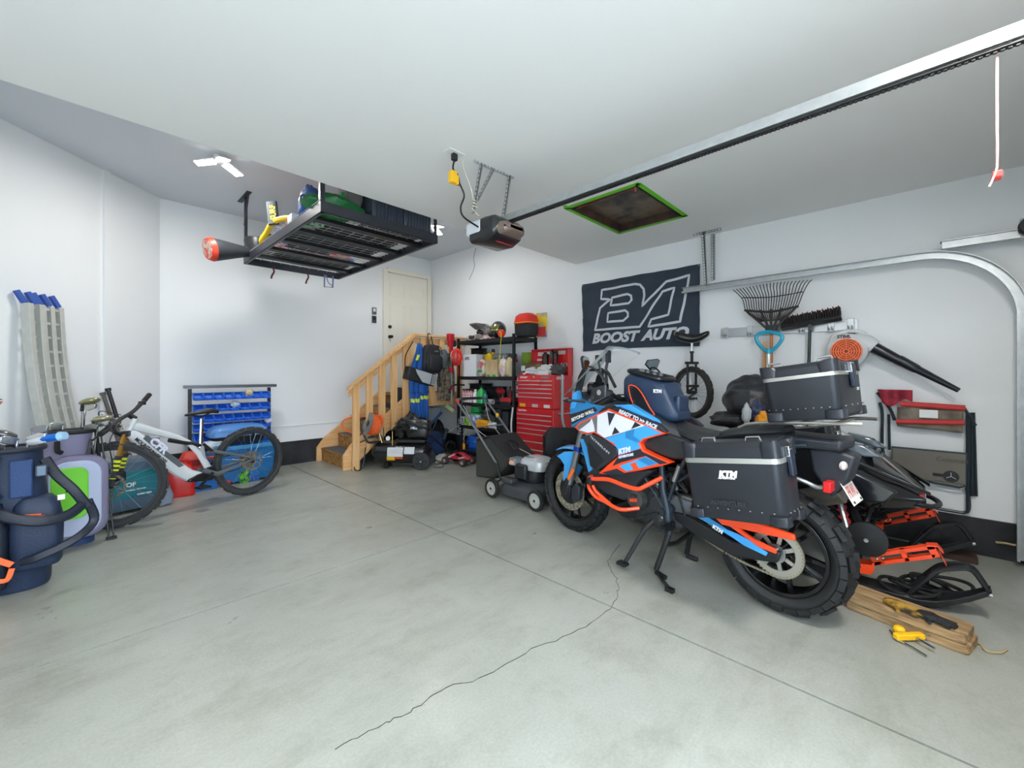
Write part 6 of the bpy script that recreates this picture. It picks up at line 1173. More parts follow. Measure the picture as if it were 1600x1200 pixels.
for nm,lab,cat,x,y,z,d in (('tool_bag','black tool bag behind the spray cans on the third shelf','bag',4.28,4.95,SH[2],(.22,.30,.26)),('storage_box','black box behind the green jug on the third shelf','box',4.30,4.62,SH[2],(.18,.28,.22)),('storage_box','black lidded box behind the blue tub on the fourth shelf','box',4.30,4.85,SH[3],(.22,.42,.26)),('storage_box','dark box behind the orange case on the fourth shelf','box',4.32,4.45,SH[3],(.18,.34,.24)),('storage_box','black box at the back of the bottom shelf','box',4.31,4.60,SH[4],(.20,.80,.28)),('tool_bag','black bag hanging at the back left of the second shelf','bag',4.30,5.02,SH[1],(.20,.16,.42))):
    t = item(nm,lab,cat,x,y,z); boxy(t,'body',d,mat('supply_black','17181a',.6,var=.3,scale=12,bump=.3,bscale=20),0,.015); boxy(t,'lid',(d[0]*1.04,d[1]*1.04,.02),BLK,d[2])
t = thing('dark_filler','large black filler shape added to darken the space under the stair landing','bag',(3.85,5.98,0)); b = MB(); b.loft([[(x,y*w_,z*w_+.02) for y, z in [(math.cos(a)*.22, .26+math.sin(a)*.25) for a in [2*PI*k/16 for k in range(16)]]] for x,w_ in ((-.38,.8),(-.34,1),(.34,1),(.38,.8))]); b.build('body', mat('supply_black','17181a',.6), t); MB().tube(spline([(-.15,-.2,.4),(-.1,-.24,.55),(.1,-.24,.55),(.15,-.2,.4)],4), .014, 6).build('handle', BLK, t)  # black form added to darken the space under the landing
# ---------------- mountain e-bike ----------------
Bi = thing('mountain_bike', 'white and grey electric mountain bike with gold fork in front of the blue bins', 'bicycle', (1.275,5.239,0), math.radians(-162.16))
bwh = mat('bike_white','d3d6d8',.3,coat=.3,var=.03); bgr = mat('bike_slate','5b6065',.4); bgl = mat('bike_grey','a9adb0',.35,coat=.2); mtyre = mat('mtb_tyre','3a3b3c',.85,var=.2)
def mtb_wheel(nm, M, dw):
    t0 = tire_mb((0,0,0), .362, .062, 46, 2, .008, .312, .62, M); t = t0.build(nm, mtyre, Bi)
    b = MB(M); disc_ring(b, (0,0,0), .292, .314, .034); b.build('rim', mat('mtb_rim','46484a',.35,.5), t)
    b = MB(M)
    for i in range(28):
        a = 2*PI*i/28; q = 1 if i % 2 else -1; b.tube([(math.cos(a+.35*q)*.022, q*.03, math.sin(a+.35*q)*.022),(math.cos(a)*.295,0,math.sin(a)*.295)], .0011, 4)
    b.build('spokes', CHR, t); b = MB(M); b.cyl((0,-.055,0),(0,.055,0),.02); b.build('hub', BLK, t)
    b = MB(M); disc_ring(b, (0,dw,0), .082, .1, .003, 36); 
    for i in range(6):
        a = i*PI/3; b.bar((math.cos(a)*.02,dw,math.sin(a)*.02),(math.cos(a+.5)*.085,dw,math.sin(a+.5)*.085),.010,.003,(0,1,0))
    b.build('brake_rotor', discm, t); return t
Mr = Matrix.Translation((.03,0,.365)); mtb_wheel('rear_wheel', Mr, .05)
b = MB(Mr); 
for i,r in enumerate((.09,.08,.07,.06,.05,.04,.032)): disc_ring(b, (0,-.03-.005*i,0), r-.02, r, .002, 28)
b.build('cassette', discm, Bi)
sa = math.radians(-38); Ms = Matrix.Translation((1.145,0,.37)) @ rotz(sa); mtb_wheel('front_wheel', Ms, .06)
# frame: down tube, top tube, seat tube, motor
def ftube(secs, nm, m, n=10, par=None, w_=.7):
    b = MB(); rings = []
    for i, (x, z, r) in enumerate(secs):
        a = secs[max(0,i-1)]; c = secs[min(len(secs)-1,i+1)]; d = V(c[0]-a[0],0,c[1]-a[1]).normalized(); nn = V(-d.z,0,d.x)
        rings.append([V(x,0,z)+nn*r*math.cos(t)+V(0,r*w_*math.sin(t),0) for t in [2*PI*k/n for k in range(n)]])
    b.loft(rings); return b.build(nm, m, par or Bi)
dt = ftube([(1.055,.80,.035),(1.02,.775,.045),(.93,.67,.058),(.80,.52,.062),(.68,.40,.06),(.60,.33,.055),(.48,.285,.045),(.40,.30,.04)], 'down_tube', bwh)
ftube([(1.05,.86,.03),(.98,.835,.034),(.85,.775,.030),(.70,.71,.026),(.60,.64,.024),(.52,.53,.024),(.46,.42,.03),(.42,.33,.035)], 'top_tube', bwh)
b = MB(); b.prism([(.62,.27),(.42,.245),(.37,.28),(.40,.34),(.55,.33),(.62,.30)], -.045,.045); b.build('motor_cover', BLK, Bi, bevel=.01); b = MB(); b.lathe([(0,-.05),(.05,-.05),(.055,0),(.05,.05),(0,.05)], (.43,0,.33), (0,1,0), 20); b.build('drive_unit', BLK, Bi)
b = MB(); b.prism([(.965,.735),(.93,.76),(.80,.60),(.70,.50),(.66,.44),(.70,.43),(.84,.585)], -.046,.046); b.build('frame_stripe', bgr, dt, bevel=.004)
text('MOUNTAIN CROSS', .04, BLK, dt, (1.03,.049,.735), (-.66,0,-.75), (-.75,0,.66), bold=.0012, width=.95)
text('CFR', .085, mwh, dt, (.93,.050,.70), (-.66,0,-.75), (-.75,0,.66), bold=.004, width=1.1)
ftube([(.50,.58,.022),(.495,.70,.018),(.49,.86,.016)], 'seat_post', CHR)
ftube([(.44,.34,.024),(.485,.50,.024),(.495,.62,.022)], 'seat_tube', bgl)
b = MB(); rings = []
for x, w_, z, h_ in ((.37,.065,.925,.04),(.42,.07,.935,.045),(.50,.035,.925,.035),(.58,.02,.915,.03),(.63,.014,.905,.02)): rings.append([(x,y,zz) for y, zz in rrect(w_*2,h_,min(w_,h_/2)*.9,3,0,z)])
b.loft(rings); b.build('saddle', mat('saddle_black','1a1918',.35), Bi, bevel=.002); MB().tube([(.42,0,.91),(.49,0,.88),(.57,0,.90)], .008, 6).build('saddle_rail', STL, Bi)
for q in (-1,1):
    b = MB(); b.tube([(.42,q*.05,.535),(.20,q*.065,.46),(.03,q*.068,.395)], [.018,.012,.014], 8); b.build('seat_stay', bgr, Bi)
    b = MB(); b.tube([(.50,q*.045,.36),(.38,q*.055,.30),(.20,q*.06,.345),(.03,q*.068,.385)], [.022,.024,.014,.014], 8); b.build('chain_stay', bgr, Bi)
b = MB(); b.tube([(.50,0,.60),(.62,0,.645),(.76,0,.69)], [.018,.022,.02], 10); b.build('rear_shock', BLK, Bi); b = MB(); b.tube([(.42,.05,.53),(.50,.045,.62)], .014); b.tube([(.42,-.05,.53),(.50,-.045,.62)], .014); b.build('rocker_link', BLK, Bi)
for x,z in ((.43,.53),(.46,.535)): MB().lathe([(0,0),(.013,0),(.013,.008),(0,.008)], (x,.065,z), (0,1,0), 12).build('pivot_bolt', CHR, Bi)
for q in (-1,1):
    b = MB(); b.bar((.43,q*.075,.33),(.43+q*.12,q*.085,.33-q*.11),.022,.014,(0,1,0)); b.build('crank', BLK, Bi); MB().box((.43+q*.12,q*.14,.33-q*.11),(.10,.10,.016)).build('pedal', BLK if q > 0 else mat('pedal_red','b8322c',.4), Bi, bevel=.003)
b = MB(); b.tube([(.10,-.05,.46),(.42,-.05,.42)], .005, 6); b.tube([(.10,-.05,.29),(.42,-.05,.26)], .005, 6); b.build('chain', STL, Bi)
# steered fork
hd = V(1.055,0,.79); ax_ = V(-.40,0,.917).normalized()
def st(v): return v
dw_ = V(math.cos(sa), math.sin(sa), 0); sd_ = V(-math.sin(sa), math.cos(sa), 0)
hubp = V(1.145,0,.37)
for q in (-1,1):
    top = hd+sd_*q*.06; lowp = hubp+sd_*q*.062
    MB().tube([top, top.lerp(lowp,.5)], .018, 10).build('fork_stanchion', mat('fork_gold','c08a3c',.22,1), Bi)
    lw = MB(); lw.tube([top.lerp(lowp,.42), lowp], [.024,.022], 10); lw = lw.build('fork_lower', mat('fork_slate','3a3e44',.35,.3), Bi)
    for k in range(5):
        p = top.lerp(lowp,.50+.085*k); MB().tube([p, p.lerp(lowp,.1)], .0255, 10).build('yellow_graphic', mat('graphic_yellow','d9e022',.4), lw) if k % 2 == 0 or k == 1 else None
MB().bar(hd+sd_*-.075, hd+sd_*.075, .05, .05).build('fork_crown', BLK, Bi, bevel=.008); MB().tube([hd, hd+ax_*.13], .024, 12).build('head_tube', bwh, Bi)
b = MB(); 
for q in (-1,1): pass
arch = [hubp+sd_*.062+V(-.10,0,.36), hubp+V(-.13,0,.41), hubp-sd_*.062+V(-.10,0,.36)]
cn = hd+ax_*.15
MB().tube([cn-ax_*.02, cn+dw_*.04+V(0,0,.01)], .022, 10).build('stem', BLK, Bi)
bar = [V(1.345,.335,.84), V(1.25,.22,.875), V(1.12,.06,.925), V(.99,-.08,.965), V(.86,-.22,1.04), V(.77,-.325,1.10)]
MB().tube(spline(bar,5), .016, 8).build('handlebar', BLK, Bi)
for a, c in ((bar[0],bar[1]),(bar[5],bar[4])):
    MB().tube([a, a.lerp(c,.8)], .021, 10).build('grip', RUB, Bi); m_ = a.lerp(c,1.15); MB().tube([m_, m_+V(.05,.02,-.03), a.lerp(c,.3)+V(.07,.03,-.05)], .008, 6).build('brake_lever', BLK, Bi); MB().box(tuple(m_),(.05,.04,.035)).build('shifter', BLK, Bi, bevel=.008)
b = MB()
for k in range(4): b.tube(spline([bar[1+k % 2]+V(0,0,.01*k), V(1.24,.16-.05*k,.93+.02*k), V(1.17,.08-.04*k,.84), V(1.06,.03-.02*k,.74)],5), .0035, 5)
b.tube(spline([V(1.12,.06,.9), V(1.22,.14,.76), hubp+sd_*.09+V(-.02,0,.2), hubp+sd_*.08+V(-.02,0,.08)],6), .004, 5); b.build('brake_hose', BLK, Bi)
b = MB(); c = hubp+sd_*.075+V(-.07,0,.07); b.box(tuple(c),(.06,.035,.08)); b.build('brake_caliper', BLK, Bi, bevel=.008)
# ---------------- parts-bin rack ----------------
ORD = ('first','second','third','fourth','fifth','sixth','seventh','eighth')
Rk2 = thing('bin_rack', 'black free-standing rack of blue parts bins against the white back wall', 'rack', (.88,6.26,0)); rkm2 = mat('rack_steel','1d2024',.4,.2)
for x in (0.,.83):
    b = MB(); b.box((x,0,.56),(.035,.03,1.12)); b.box((x,-.0,.012),(.04,.34,.024)); b.build('upright', rkm2, Rk2, bevel=.002)
MB().box((.42,-.02,1.145),(.96,.12,.035)).build('top_bar', mat('bar_grey','5b6066',.35,.6), Rk2, bevel=.004)
rows = ((.985,8,.085),(.845,7,.085),(.72,8,.085),(.615,8,.08),(.455,5,.13),(.14,4,.15))
MB().box((.415,0,.06),(.83,.02,.05)).build('bottom_rail', rkm2, Rk2)
for z, n_, h_ in rows: MB().box((.415,.005,z+h_*.9),(.83,.012,.028)).build('hanging_rail', mat('rail_pale','c5c9cc',.4,.5), Rk2)
binm = mat('bin_blue','1c5fd0',.35,var=.05)
def bin_mb(w_, d_, h_):
    b = MB(); t = .004
    o = [(-w_/2,0),(w_/2,0),(w_/2,-d_),(-w_/2,-d_)]
    # outer/inner shell, low front
    def ringz(f, e): return [(-w_/2*f+e, -e, 0) , (w_/2*f-e, -e, 0), (w_/2*f-e, -d_*.92+e, 0), (-w_/2*f+e, -d_*.92+e, 0)]
    v = [(-w_*.44,0,0),(w_*.44,0,0),(w_*.44,-d_*.86,0),(-w_*.44,-d_*.86,0), (-w_/2,0,h_),(w_/2,0,h_),(w_/2,-d_*.45,h_),(w_/2,-d_,h_*.38),(-w_/2,-d_,h_*.38),(-w_/2,-d_*.45,h_)]
    f = [(0,1,2,3),(0,4,5,1),(1,5,6,7,2),(2,7,8,3),(3,8,9,4,0)]
    b.add(v, f); return b
protos = {}
rnames = ('top row','second row','third row','fourth row','fifth row','bottom row')
for ri, (z, n_, h_) in enumerate(rows):
    w_ = .80/n_*.94; d_ = .13 if h_ < .1 else .19
    pb = None
    for k in range(n_):
        x = .895+(.80/n_)*(k+.5)
        if pb is None:
            pb = bin_mb(w_, d_, h_).build('parts_bin', binm, None, solid=.005, off=-1); o = pb; pb.location = (x,6.235,z)
            rim = MB().tube([(-w_/2,-.002,h_),(-w_/2,-d_*.45,h_),(-w_/2,-d_,h_*.38),(w_/2,-d_,h_*.38),(w_/2,-d_*.45,h_),(w_/2,-.002,h_)], .004, 5).build('rim', mat('bin_rim','2f78e6',.35), pb)
            tag(pb, '', 'parts bin', 'blue bins on the rack'); o = pb
        else: o = dup(pb, (x,6.235,z))
        o['label'] = '%s blue parts bin from the left in the %s of the rack' % (ORD[k], rnames[ri])
for (x,z,lab,c_) in ((1.46,1.06,'tan paper tag stuffed in the top row of blue bins','c9b797'),(1.31,.92,'clear plastic bag of parts sitting in the second row of blue bins','b7c6d2'),(1.68,.69,'white bag of parts in the fourth row of blue bins','d8dcdf')):
    o = lump(MB(),(0,0,0),(.045,.035,.04),.3,int(z*100)).build('parts_bag', mat('parts_%s' % c_, c_, .3)); o.location = (x,6.17,z); tag(o, lab, 'bag')
# ---------------- grill, cooler, cans ----------------
Gr = thing('portable_grill', 'portable grill with blue domed lid and black base on the blue tote', 'grill', (1.30,6.0,.49)); gbl = mat('grill_blue','4f86c8',.35,coat=.2)
b = MB(); b.loft([ring(rrect(.60,.34,.07,4), z) for z in (.07,.10)]+[ring(rrect(.56,.31,.08,4), .15), ring(rrect(.46,.24,.08,4), .19), ring(rrect(.30,.14,.05,4), .205)]); b.build('lid', gbl, Gr, bevel=.006)
b = MB(); b.loft([ring(rrect(.50,.28,.06,4), 0), ring(rrect(.57,.32,.07,4), .07)]); b.build('base', BLK, Gr); b = MB(); b.tube(spline([(-.13,-.17,.07),(-.10,-.20,.10),(.10,-.20,.10),(.13,-.17,.07)],4), .014, 8); b.build('handle', BLK, Gr)
Ct = thing('storage_tote', 'mid blue storage tote behind the bicycle rear wheel', 'tote', (1.36,6.0,.0)); b = MB(); b.loft([ring(rrect(.58,.30,.03,3), .02), ring(rrect(.62,.33,.03,3), .40)]); b.build('tub', mat('tote_blue','1f6fae',.4), Ct, bevel=.004); MB().box((0,0,.425),(.66,.36,.05)).build('lid', mat('tote_lid','3b8ac4',.4), Ct, bevel=.01)
t = thing('white_sack', 'white sack with blue print under the bicycle seat', 'bag', (1.02,5.85,.42)); lump(MB(),(0,0,.06),(.14,.08,.05),.2,101).build('sack', mat('sack_white','d6dade',.5,col2='7da3cc',scale=9), t); MB().box((0,0.05,-.2),(.12,.12,.42)).build('carton_below', mat('carton_blue','2f6ea4',.5), t)
t = thing('blue_toolbox', 'flat blue toolbox on the floor between the red can and rear wheel', 'toolbox', (.95,5.84,0), .1); MB().box((0,0,.075),(.22,.16,.15)).build('box', mat('toolbox_blue','2368b4',.4), t, bevel=.008); MB().box((0,0,.156),(.23,.17,.015)).build('lid', mat('toolbox_blue','2368b4',.4), t)
t = thing('gas_can', 'red plastic fuel can between the grey case and the bicycle', 'fuel can', (.72,5.72,0), -.12); b = MB(); b.loft([ring(rrect(.26*w_,.18*w_,.04,4), z) for z,w_ in ((0,.96),(.02,1),(.20,1),(.26,.96),(.31,.78),(.33,.6))]); b.build('can_body', mat('can_red','d2201c',.3,coat=.3), t, bevel=.004); MB().tube(spline([(-.09,0,.30),(-.06,0,.37),(.06,0,.37),(.09,0,.31)],4), .016, 8).build('handle', mat('can_red','d2201c',.3), t); MB().tube([(-.08,.0,.30),(-.11,-.02,.36)], .022, 10).build('spout', mat('spout_yellow','e6b02a',.4), t)
t = thing('red_jug', 'second red container with white label behind the bicycle down tube', 'container', (.86,5.98,0)); b = MB(); b.loft([ring(rrect(.22*w_,.16*w_,.03,3), z) for z,w_ in ((0,1),(.34,1),(.42,.7))]); b.build('jug_body', mat('jug_orange_red','dd4432',.35), t); MB().box((0,-.083,.30),(.12,.004,.07)).build('label', mat('jug_label','a21c22',.4), t)
t = thing('small_wheel', 'small black wheel with silver hub standing on the floor behind the rear tyre', 'wheel', (1.58,6.0,.085)); b = MB(); b.lathe([(.03,-.025),(.075,-.025),(.085,-.01),(.085,.01),(.075,.025),(.03,.025)], (0,0,0), (.3,-1,0), 22); b.build('tyre', RUB, t); MB().lathe([(0,-.028),(.03,-.028),(.03,.028),(0,.028)], (0,0,0), (.3,-1,0), 12).build('hub', ALU, t)
tag(lump(MB(),(1.34,5.86,.06),(.06,.05,.09),.3,111).build('garden_gloves', mat('glove_green','5fc438',.6,col2='23382a',scale=20)), 'bright green and black glove seen through the bicycle rear wheel', 'glove')
tag(MB().box((1.12,5.86,.03),(.16,.06,.05)).build('red_tool', mat('tool_scarlet','c4302a',.4), bevel=.01), 'red hand tool on the floor beside the flat blue toolbox', 'tool')
tag(MB().box((1.42,5.88,.04),(.14,.12,.08)).build('blue_case', mat('case_cobalt','2c5fb0',.4), bevel=.008), 'small cobalt case on the floor behind the rear wheel', 'case')
# ---------------- grey power-tool case ----------------
Gc = thing('wheeled_case', 'large grey and teal hard case lying behind the bicycle front wheel', 'hard case', (.29,5.50,0), math.radians(12)); gcm = mat('case_bluegrey','7b8796',.45)
b = MB(); b.loft([ring(rrect(.62*w_,.36*w_,.06,4,-.06), z) for z,w_ in ((.03,.96),(.06,1),(.40,1),(.47,.9),(.49,.7))]); b.build('case_body', mat('case_slate','4d6478',.4), Gc, bevel=.006)
b = MB(); b.prism([(.20,.0),(.30,.02),(.31,.10),(.25,.28),(.28,.44),(.26,.49),(.16,.50),(.10,.46),(.20,.30)], -.20,.20); b.build('end_frame', gcm, Gc, bevel=.02, seg=3); b = MB(); b.prism([(-.38,.30),(-.36,.50),(-.12,.52),(-.10,.44),(-.22,.42),(-.28,.30)], -.19,.19); b.build('top_frame', gcm, Gc, bevel=.02)
MB().box((-.06,-.183,.265),(.48,.006,.25)).build('teal_label', mat('label_teal','157f86',.4,col2='1f5f74',scale=2), Gc)
text('OF', .055, WHT, Gc, (-.05,-.188,.25), (1,0,0), (0,0,1), bold=.002); text('HYBRID POWER', .02, WHT, Gc, (-.05,-.188,.21), (1,0,0), (0,0,1), bold=.0005); text('HUMMINGBIRD', .022, WHT, Gc, (.03,-.188,.16), (1,0,0), (0,0,1), bold=.0008, width=.7)
MB().tube([(.12,-.14,.52),(.24,-.14,.525),(.24,.14,.525),(.12,.14,.52)], .012, 8).build('carry_handle', mat('handle_pale','b5b9ba',.4), Gc); MB().tube(spline([(-.1,-.05,.50),(0,-.06,.58),(.15,-.05,.60),(.28,-.05,.52)],5), .010, 8).build('strap', BLK, Gc)
t = thing('fertilizer_bag', 'white and green printed bag behind the lime golf bag', 'bag', (.07,5.33,0), .3); lump(MB(),(0,0,.19),(.10,.06,.20),.08,121).build('sack', mat('sack_print','d5dcd6',.5,col2='1fa04a',scale=5), t); MB().box((.06,-.064,.17),(.025,.004,.30)).build('green_band', GRN, t); text('G3', .05, BLK, t, (-.02,-.070,.16), (1,0,0), (0,0,1), bold=.002)
# ---------------- loading ramps and bats on the angled wall ----------------
A_ = V(1,1,0)/math.sqrt(2); N_ = V(1,-1,0)/math.sqrt(2); W0 = V(-2.955,2.955,0)
def WP(s_, off, z): return W0+A_*s_+N_*off+V(0,0,z)
ramp = mat('ramp_aluminium','c6c7c0',.45,.35,var=.15,scale=18); rblue = mat('ramp_blue_cap','2c52a4',.4)
def rpo(z): u = z/1.9; return .035+.42*(1-u)-.10*math.sin(PI*u)*1.0
for (rails, lab) in (((3.655,3.735), 'left aluminium loading ramp with blue rubber tips leaning on the angled wall'), ((3.775,3.845,3.92), 'right arched aluminium ramp with rungs and blue tips leaning on the angled wall')):
    s0 = (rails[0]+rails[-1])/2; base = WP(s0, 0, 0); T_ = thing('loading_ramp', lab, 'ramp', tuple(base), 0, 'loading ramps')
    for s_ in rails:
        rings = []
        for k in range(15):
            z = 1.9*k/14; o_ = rpo(z); p = WP(s_, o_, z)-base; wd = .075 if len(rails) == 2 else .05
            rings.append([p-A_*.018, p+A_*.018, p+A_*.018+N_*-wd*0+N_*wd, p-A_*.018+N_*wd])
        MB().loft(rings).build('side_rail', ramp, T_, bevel=.002)
        p = WP(s_, rpo(1.9)+.02, 1.9)-base; q_ = WP(s_-.045, rpo(1.9)+.0, 2.0)-base; b = MB(); b.bar(p, q_, .038, .03, N_); b.build('rubber_tip', rblue, T_, bevel=.004)
    for k in range(15):
        z = .12+k*.125; o_ = rpo(z)+.03; MB().bar(WP(rails[0],o_,z)-base, WP(rails[-1]+.004,o_,z)-base, .014, .02).build('rung', ramp, T_)
for (s1, z1, s2, lab, m_, gm) in ((4.33,1.09,4.44,'grey baseball bat leaning on the angled wall right of the golf clubs',mat('bat_grey','8f8c84',.4,col2='3d3b38',scale=30),mat('bat_tape','5a5854',.7)),(4.385,1.13,4.47,'black-gripped patterned bat leaning right beside the grey bat',mat('bat_print','c9c9c4',.4,col2='1b1c1e',scale=36),BLK)):
    b0 = WP(s2+.02,.30,0); T_ = thing('baseball_bat', lab, 'bat', tuple(b0), 0, 'bats at the wall'); tp_ = WP(s1,.06,z1)-b0
    MB().tube([(0,0,.02),tp_*.45,tp_*.75], [.028,.026,.02], 12).build('barrel', m_, T_); MB().tube([tp_*.75,tp_], [.018,.016], 10).build('grip', gm, T_); MB().tube([tp_*.995,tp_*1.02], .024, 10).build('knob', gm, T_)
# ---------------- golf bags ----------------
nav = mat('golf_navy','1c2b44',.55,bump=.25,bscale=70,var=.1); navd = mat('golf_navy_dark','141c2b',.5,bump=.2); gor = mat('golf_orange','ee6a33',.5)
Ga = thing('golf_bag', 'navy golf bag with orange trim and black straps standing at the far left', 'golf bag', (-.275,3.985,0), 0)
b = MB(); b.loft([ring(rrect(.27*w_,.25*w_,.10,5,cx_), z) for z,w_,cx_ in ((0,.86,.02),(.03,.92,.02),(.13,.94,.02),(.15,1.02,.02),(.45,1.04,.0),(.70,1.0,-.02),(.83,1.02,-.03),(.845,1.06,-.03))], caps=True); gb_ = b.build('bag_body', nav, Ga, bevel=.004)
b = MB(); b.tube([(x*1.0,y*1.0,.845) for x,y in rrect(.29,.27,.11,5,-.03)], .014, 8, True); b.build('top_collar', navd, Ga)
b = MB(); b.loft([[( .09+x*w_, -.10+y*w_, z) for x,y in rrect(.20,.16,.05,4)] for z,w_ in ((.14,.9),(.17,1.05),(.40,1.1),(.52,.9),(.56,.6))]); b.build('side_pocket', nav, Ga, bevel=.008)
b = MB(); b.loft([[(-.09+x*w_, -.12+y*w_, z) for x,y in rrect(.14,.12,.04,4)] for z,w_ in ((.05,.9),(.08,1.0),(.40,1.05),(.55,.7))]); b.build('side_pocket', navd, Ga, bevel=.008)
b = MB(); b.box((.03,-.14,.68),(.09,.03,.22)); b.build('mesh_panel', mat('panel_blue','24406c',.6,bump=.4,bscale=150), Ga, bevel=.008)
for P_, r_, nm in (([(-.10,-.16,.56),(-.03,-.24,.50),(.10,-.26,.44),(.22,-.22,.44),(.30,-.16,.50)], .030, 'shoulder_strap'), ([(.30,-.16,.50),(.33,-.14,.36),(.25,-.20,.28),(.10,-.22,.22),(.03,-.18,.20)], .024, 'shoulder_strap'), ([(.12,-.10,.78),(.17,-.15,.68),(.24,-.18,.58),(.30,-.17,.46)], .026, 'shoulder_strap')):
    b = MB(); b.tube(spline(P_,5), r_, 8, flat=.5, up=(0,1,0)); b.build(nm, navd, Ga)
b = MB(); b.tube(spline([(-.06,-.14,.82),(-.075,-.19,.76),(-.08,-.19,.64),(-.05,-.14,.58)],4), .018, 8, flat=.5, up=(0,1,0)); b.build('grab_handle', nav, Ga)
for P_ in ([(-.13,-.15,.66),(-.08,-.18,.58),(-.05,-.185,.52),(-.07,-.20,.30),(-.12,-.19,.05)], [(-.15,-.13,.30),(-.15,-.14,.14)]): MB().tube(spline(P_,4), .005, 6).build('orange_piping', gor, Ga)
b = MB(); b.tube(spline([(-.06,-.20,.28),(-.10,-.20,.22),(-.07,-.20,.14),(-.02,-.2,.12),(-.0,-.2,.18)],4), .014, 6, flat=.5, up=(0,1,0)); b.bar((-.07,-.20,.26),(.0,-.20,.20),.03,.008,(0,1,0)); b.build('orange_logo', gor, Ga)
for k in range(3): MB().bar((.03+.01*k,-.192,.475-.014*k),(.11+.015*k,-.197,.465-.014*k),.008,.006,(0,1,0)).build('orange_mark', gor, Ga)
MB().box((.11,-.17,.72),(.05,.03,.07)).build('phone_case', mat('case_shiny','4b5866',.15,.4), Ga, bevel=.008); MB().box((.19,-.20,.55),(.03,.006,.03)).build('white_tag', WHT, Ga)
def iron(loc, rz, lean, lab, hl, col='c4c6c8', kind=0, h0=.95):
    t = thing('golf_club', lab, 'golf club', loc, rz, None); M = Matrix.Rotation(lean, 4, 'Y')
    MB(M).tube([(0,0,.25),(0,0,h0)], .0055, 6).build('shaft', CHR, t)
    if kind == 0:
        b = MB(M); b.tube([(0,0,h0-.04),(0,0,h0+.02)], .008, 8); b.prism([(0,h0),(-.01,h0+.03),(.05,h0+.055),(.085,h0+.05),(.08,h0+.015),(.03,h0-.005)], -.012,.006); b.build('iron_head', mat('iron_'+col, col, .25, .9, var=.1), t, bevel=.003)
    else:
        b = MB(M); b.ball((.05*hl,0,h0+.03),(.06*hl,.05*hl,.026),12, Matrix.Rotation(-.3,3,'Y').to_4x4()); b.build('club_head', mat('wood_'+col, col, .2, .5, coat=.6, var=.2), t); MB(M).tube([(0,0,h0-.05),(.005,0,h0+.02)], .010, 8).build('hosel', BLK, t)
gx, gy = -.30, 4.01
for k,(dx,dy,rz,ln,h,lab,c_,kd) in enumerate(((.05,.04,-.7,.06,.93,'tall grey iron standing highest in the navy golf bag','a8a9ad',0),(.0,.0,-2.4,-.04,.87,'iron with rounded chrome head at the left front of the navy bag','d0d2d4',0),(-.05,.03,-2.9,-.08,.90,'dark patterned driver head at the left of the navy bag','5c5e62',1),(.03,-.02,-.2,.05,.86,'chrome iron pointing right over the navy bag rim','b6b8ba',0),(.06,0,-.5,.02,.88,'white ferruled iron in the middle of the navy bag','dcdcdc',0),(-.03,-.05,-2.2,-.02,.84,'short wedge with dark face at the front of the navy bag','8f9194',0))): iron((gx+dx,gy+dy,0), rz, ln, lab, 1, c_, kd, h)
t = thing('club_cover', 'bright blue padded cover lying across the rim of the navy golf bag', 'club cover', (-.165,3.985,.89), math.radians(-38)); MB().tube([(-.07,0,-.01),(.09,0,.015)], [.030,.028], 12, flat=.8).build('cover', mat('cover_blue','1768c8',.5), t); MB().tube([(.09,0,.015),(.12,0,.02)], [.03,.024], 12).build('cuff', mat('cuff_paleblue','9cc4e0',.5), t)
t = thing('club_cover', 'orange and coral club covers rising at the left frame edge from the navy bag', 'club cover', (-.37,4.06,.84)); MB().tube([(0,0,0),(.005,0,.10)], [.03,.018], 10).build('orange_cover', mat('cover_orange','f5901e',.5), t); MB().tube([(-.02,.02,.05),(-.02,.02,.26),(-.01,.02,.30)], [.03,.04,.05], 10).build('coral_cover', mat('cover_coral','f07a5c',.5), t); MB().lathe([(0,0),(.05,0),(.03,.012),(0,.014)], (-.01,.02,.30), (0,0,1), 14).build('cap', STL, t)
gg = mat('golf_grey','7a7690',.6,bump=.15); ggl = mat('golf_paleblue','b3bcd6',.55,bump=.1); lime = mat('golf_lime','74d22c',.5)
Gb = thing('golf_bag', 'grey, pale blue and lime golf bag standing behind the navy one', 'golf bag', (-.06,4.70,0), .06)
b = MB(); b.loft([ring(rrect(.25*w_,.20*w_,.08,5,-.02), z) for z,w_ in ((0,.8),(.03,.86),(.20,.95),(.60,1.0),(.80,1.05))]+[ring(rrect(.25,.20,.08,5,.0), .86)]); b.build('bag_body', gg, Gb, bevel=.004)
def pan(pts, y0, y1, nm, m, par=Gb, bev=.006): return MB().prism(pts, y0, y1).build(nm, m, par, bevel=bev, seg=3)
def rpoly(cx, cz, w_, h_, r): return rrect(w_, h_, r, 5, cx, cz)
fp = pan(rpoly(.03,.38,.33,.62,.12), -.18, -.09, 'front_panel', gg, bev=.03); pan(rpoly(.02,.38,.27,.55,.10), -.190, -.17, 'pale_panel', ggl, fp, .008); pan(rpoly(-.01,.42,.19,.38,.06), -.200, -.18, 'lime_panel', lime, fp, .008)
text('M', .05, BLK, fp, (.0,-.202,.43), (.2,0,1), (-1,0,.2), bold=.002)
b = MB(); b.loft([ring(rrect(.22,.18,.07,4,.02), z) for z in (0.0,.04)]); b.build('base_cup', mat('base_navy','233a68',.5), Gb)
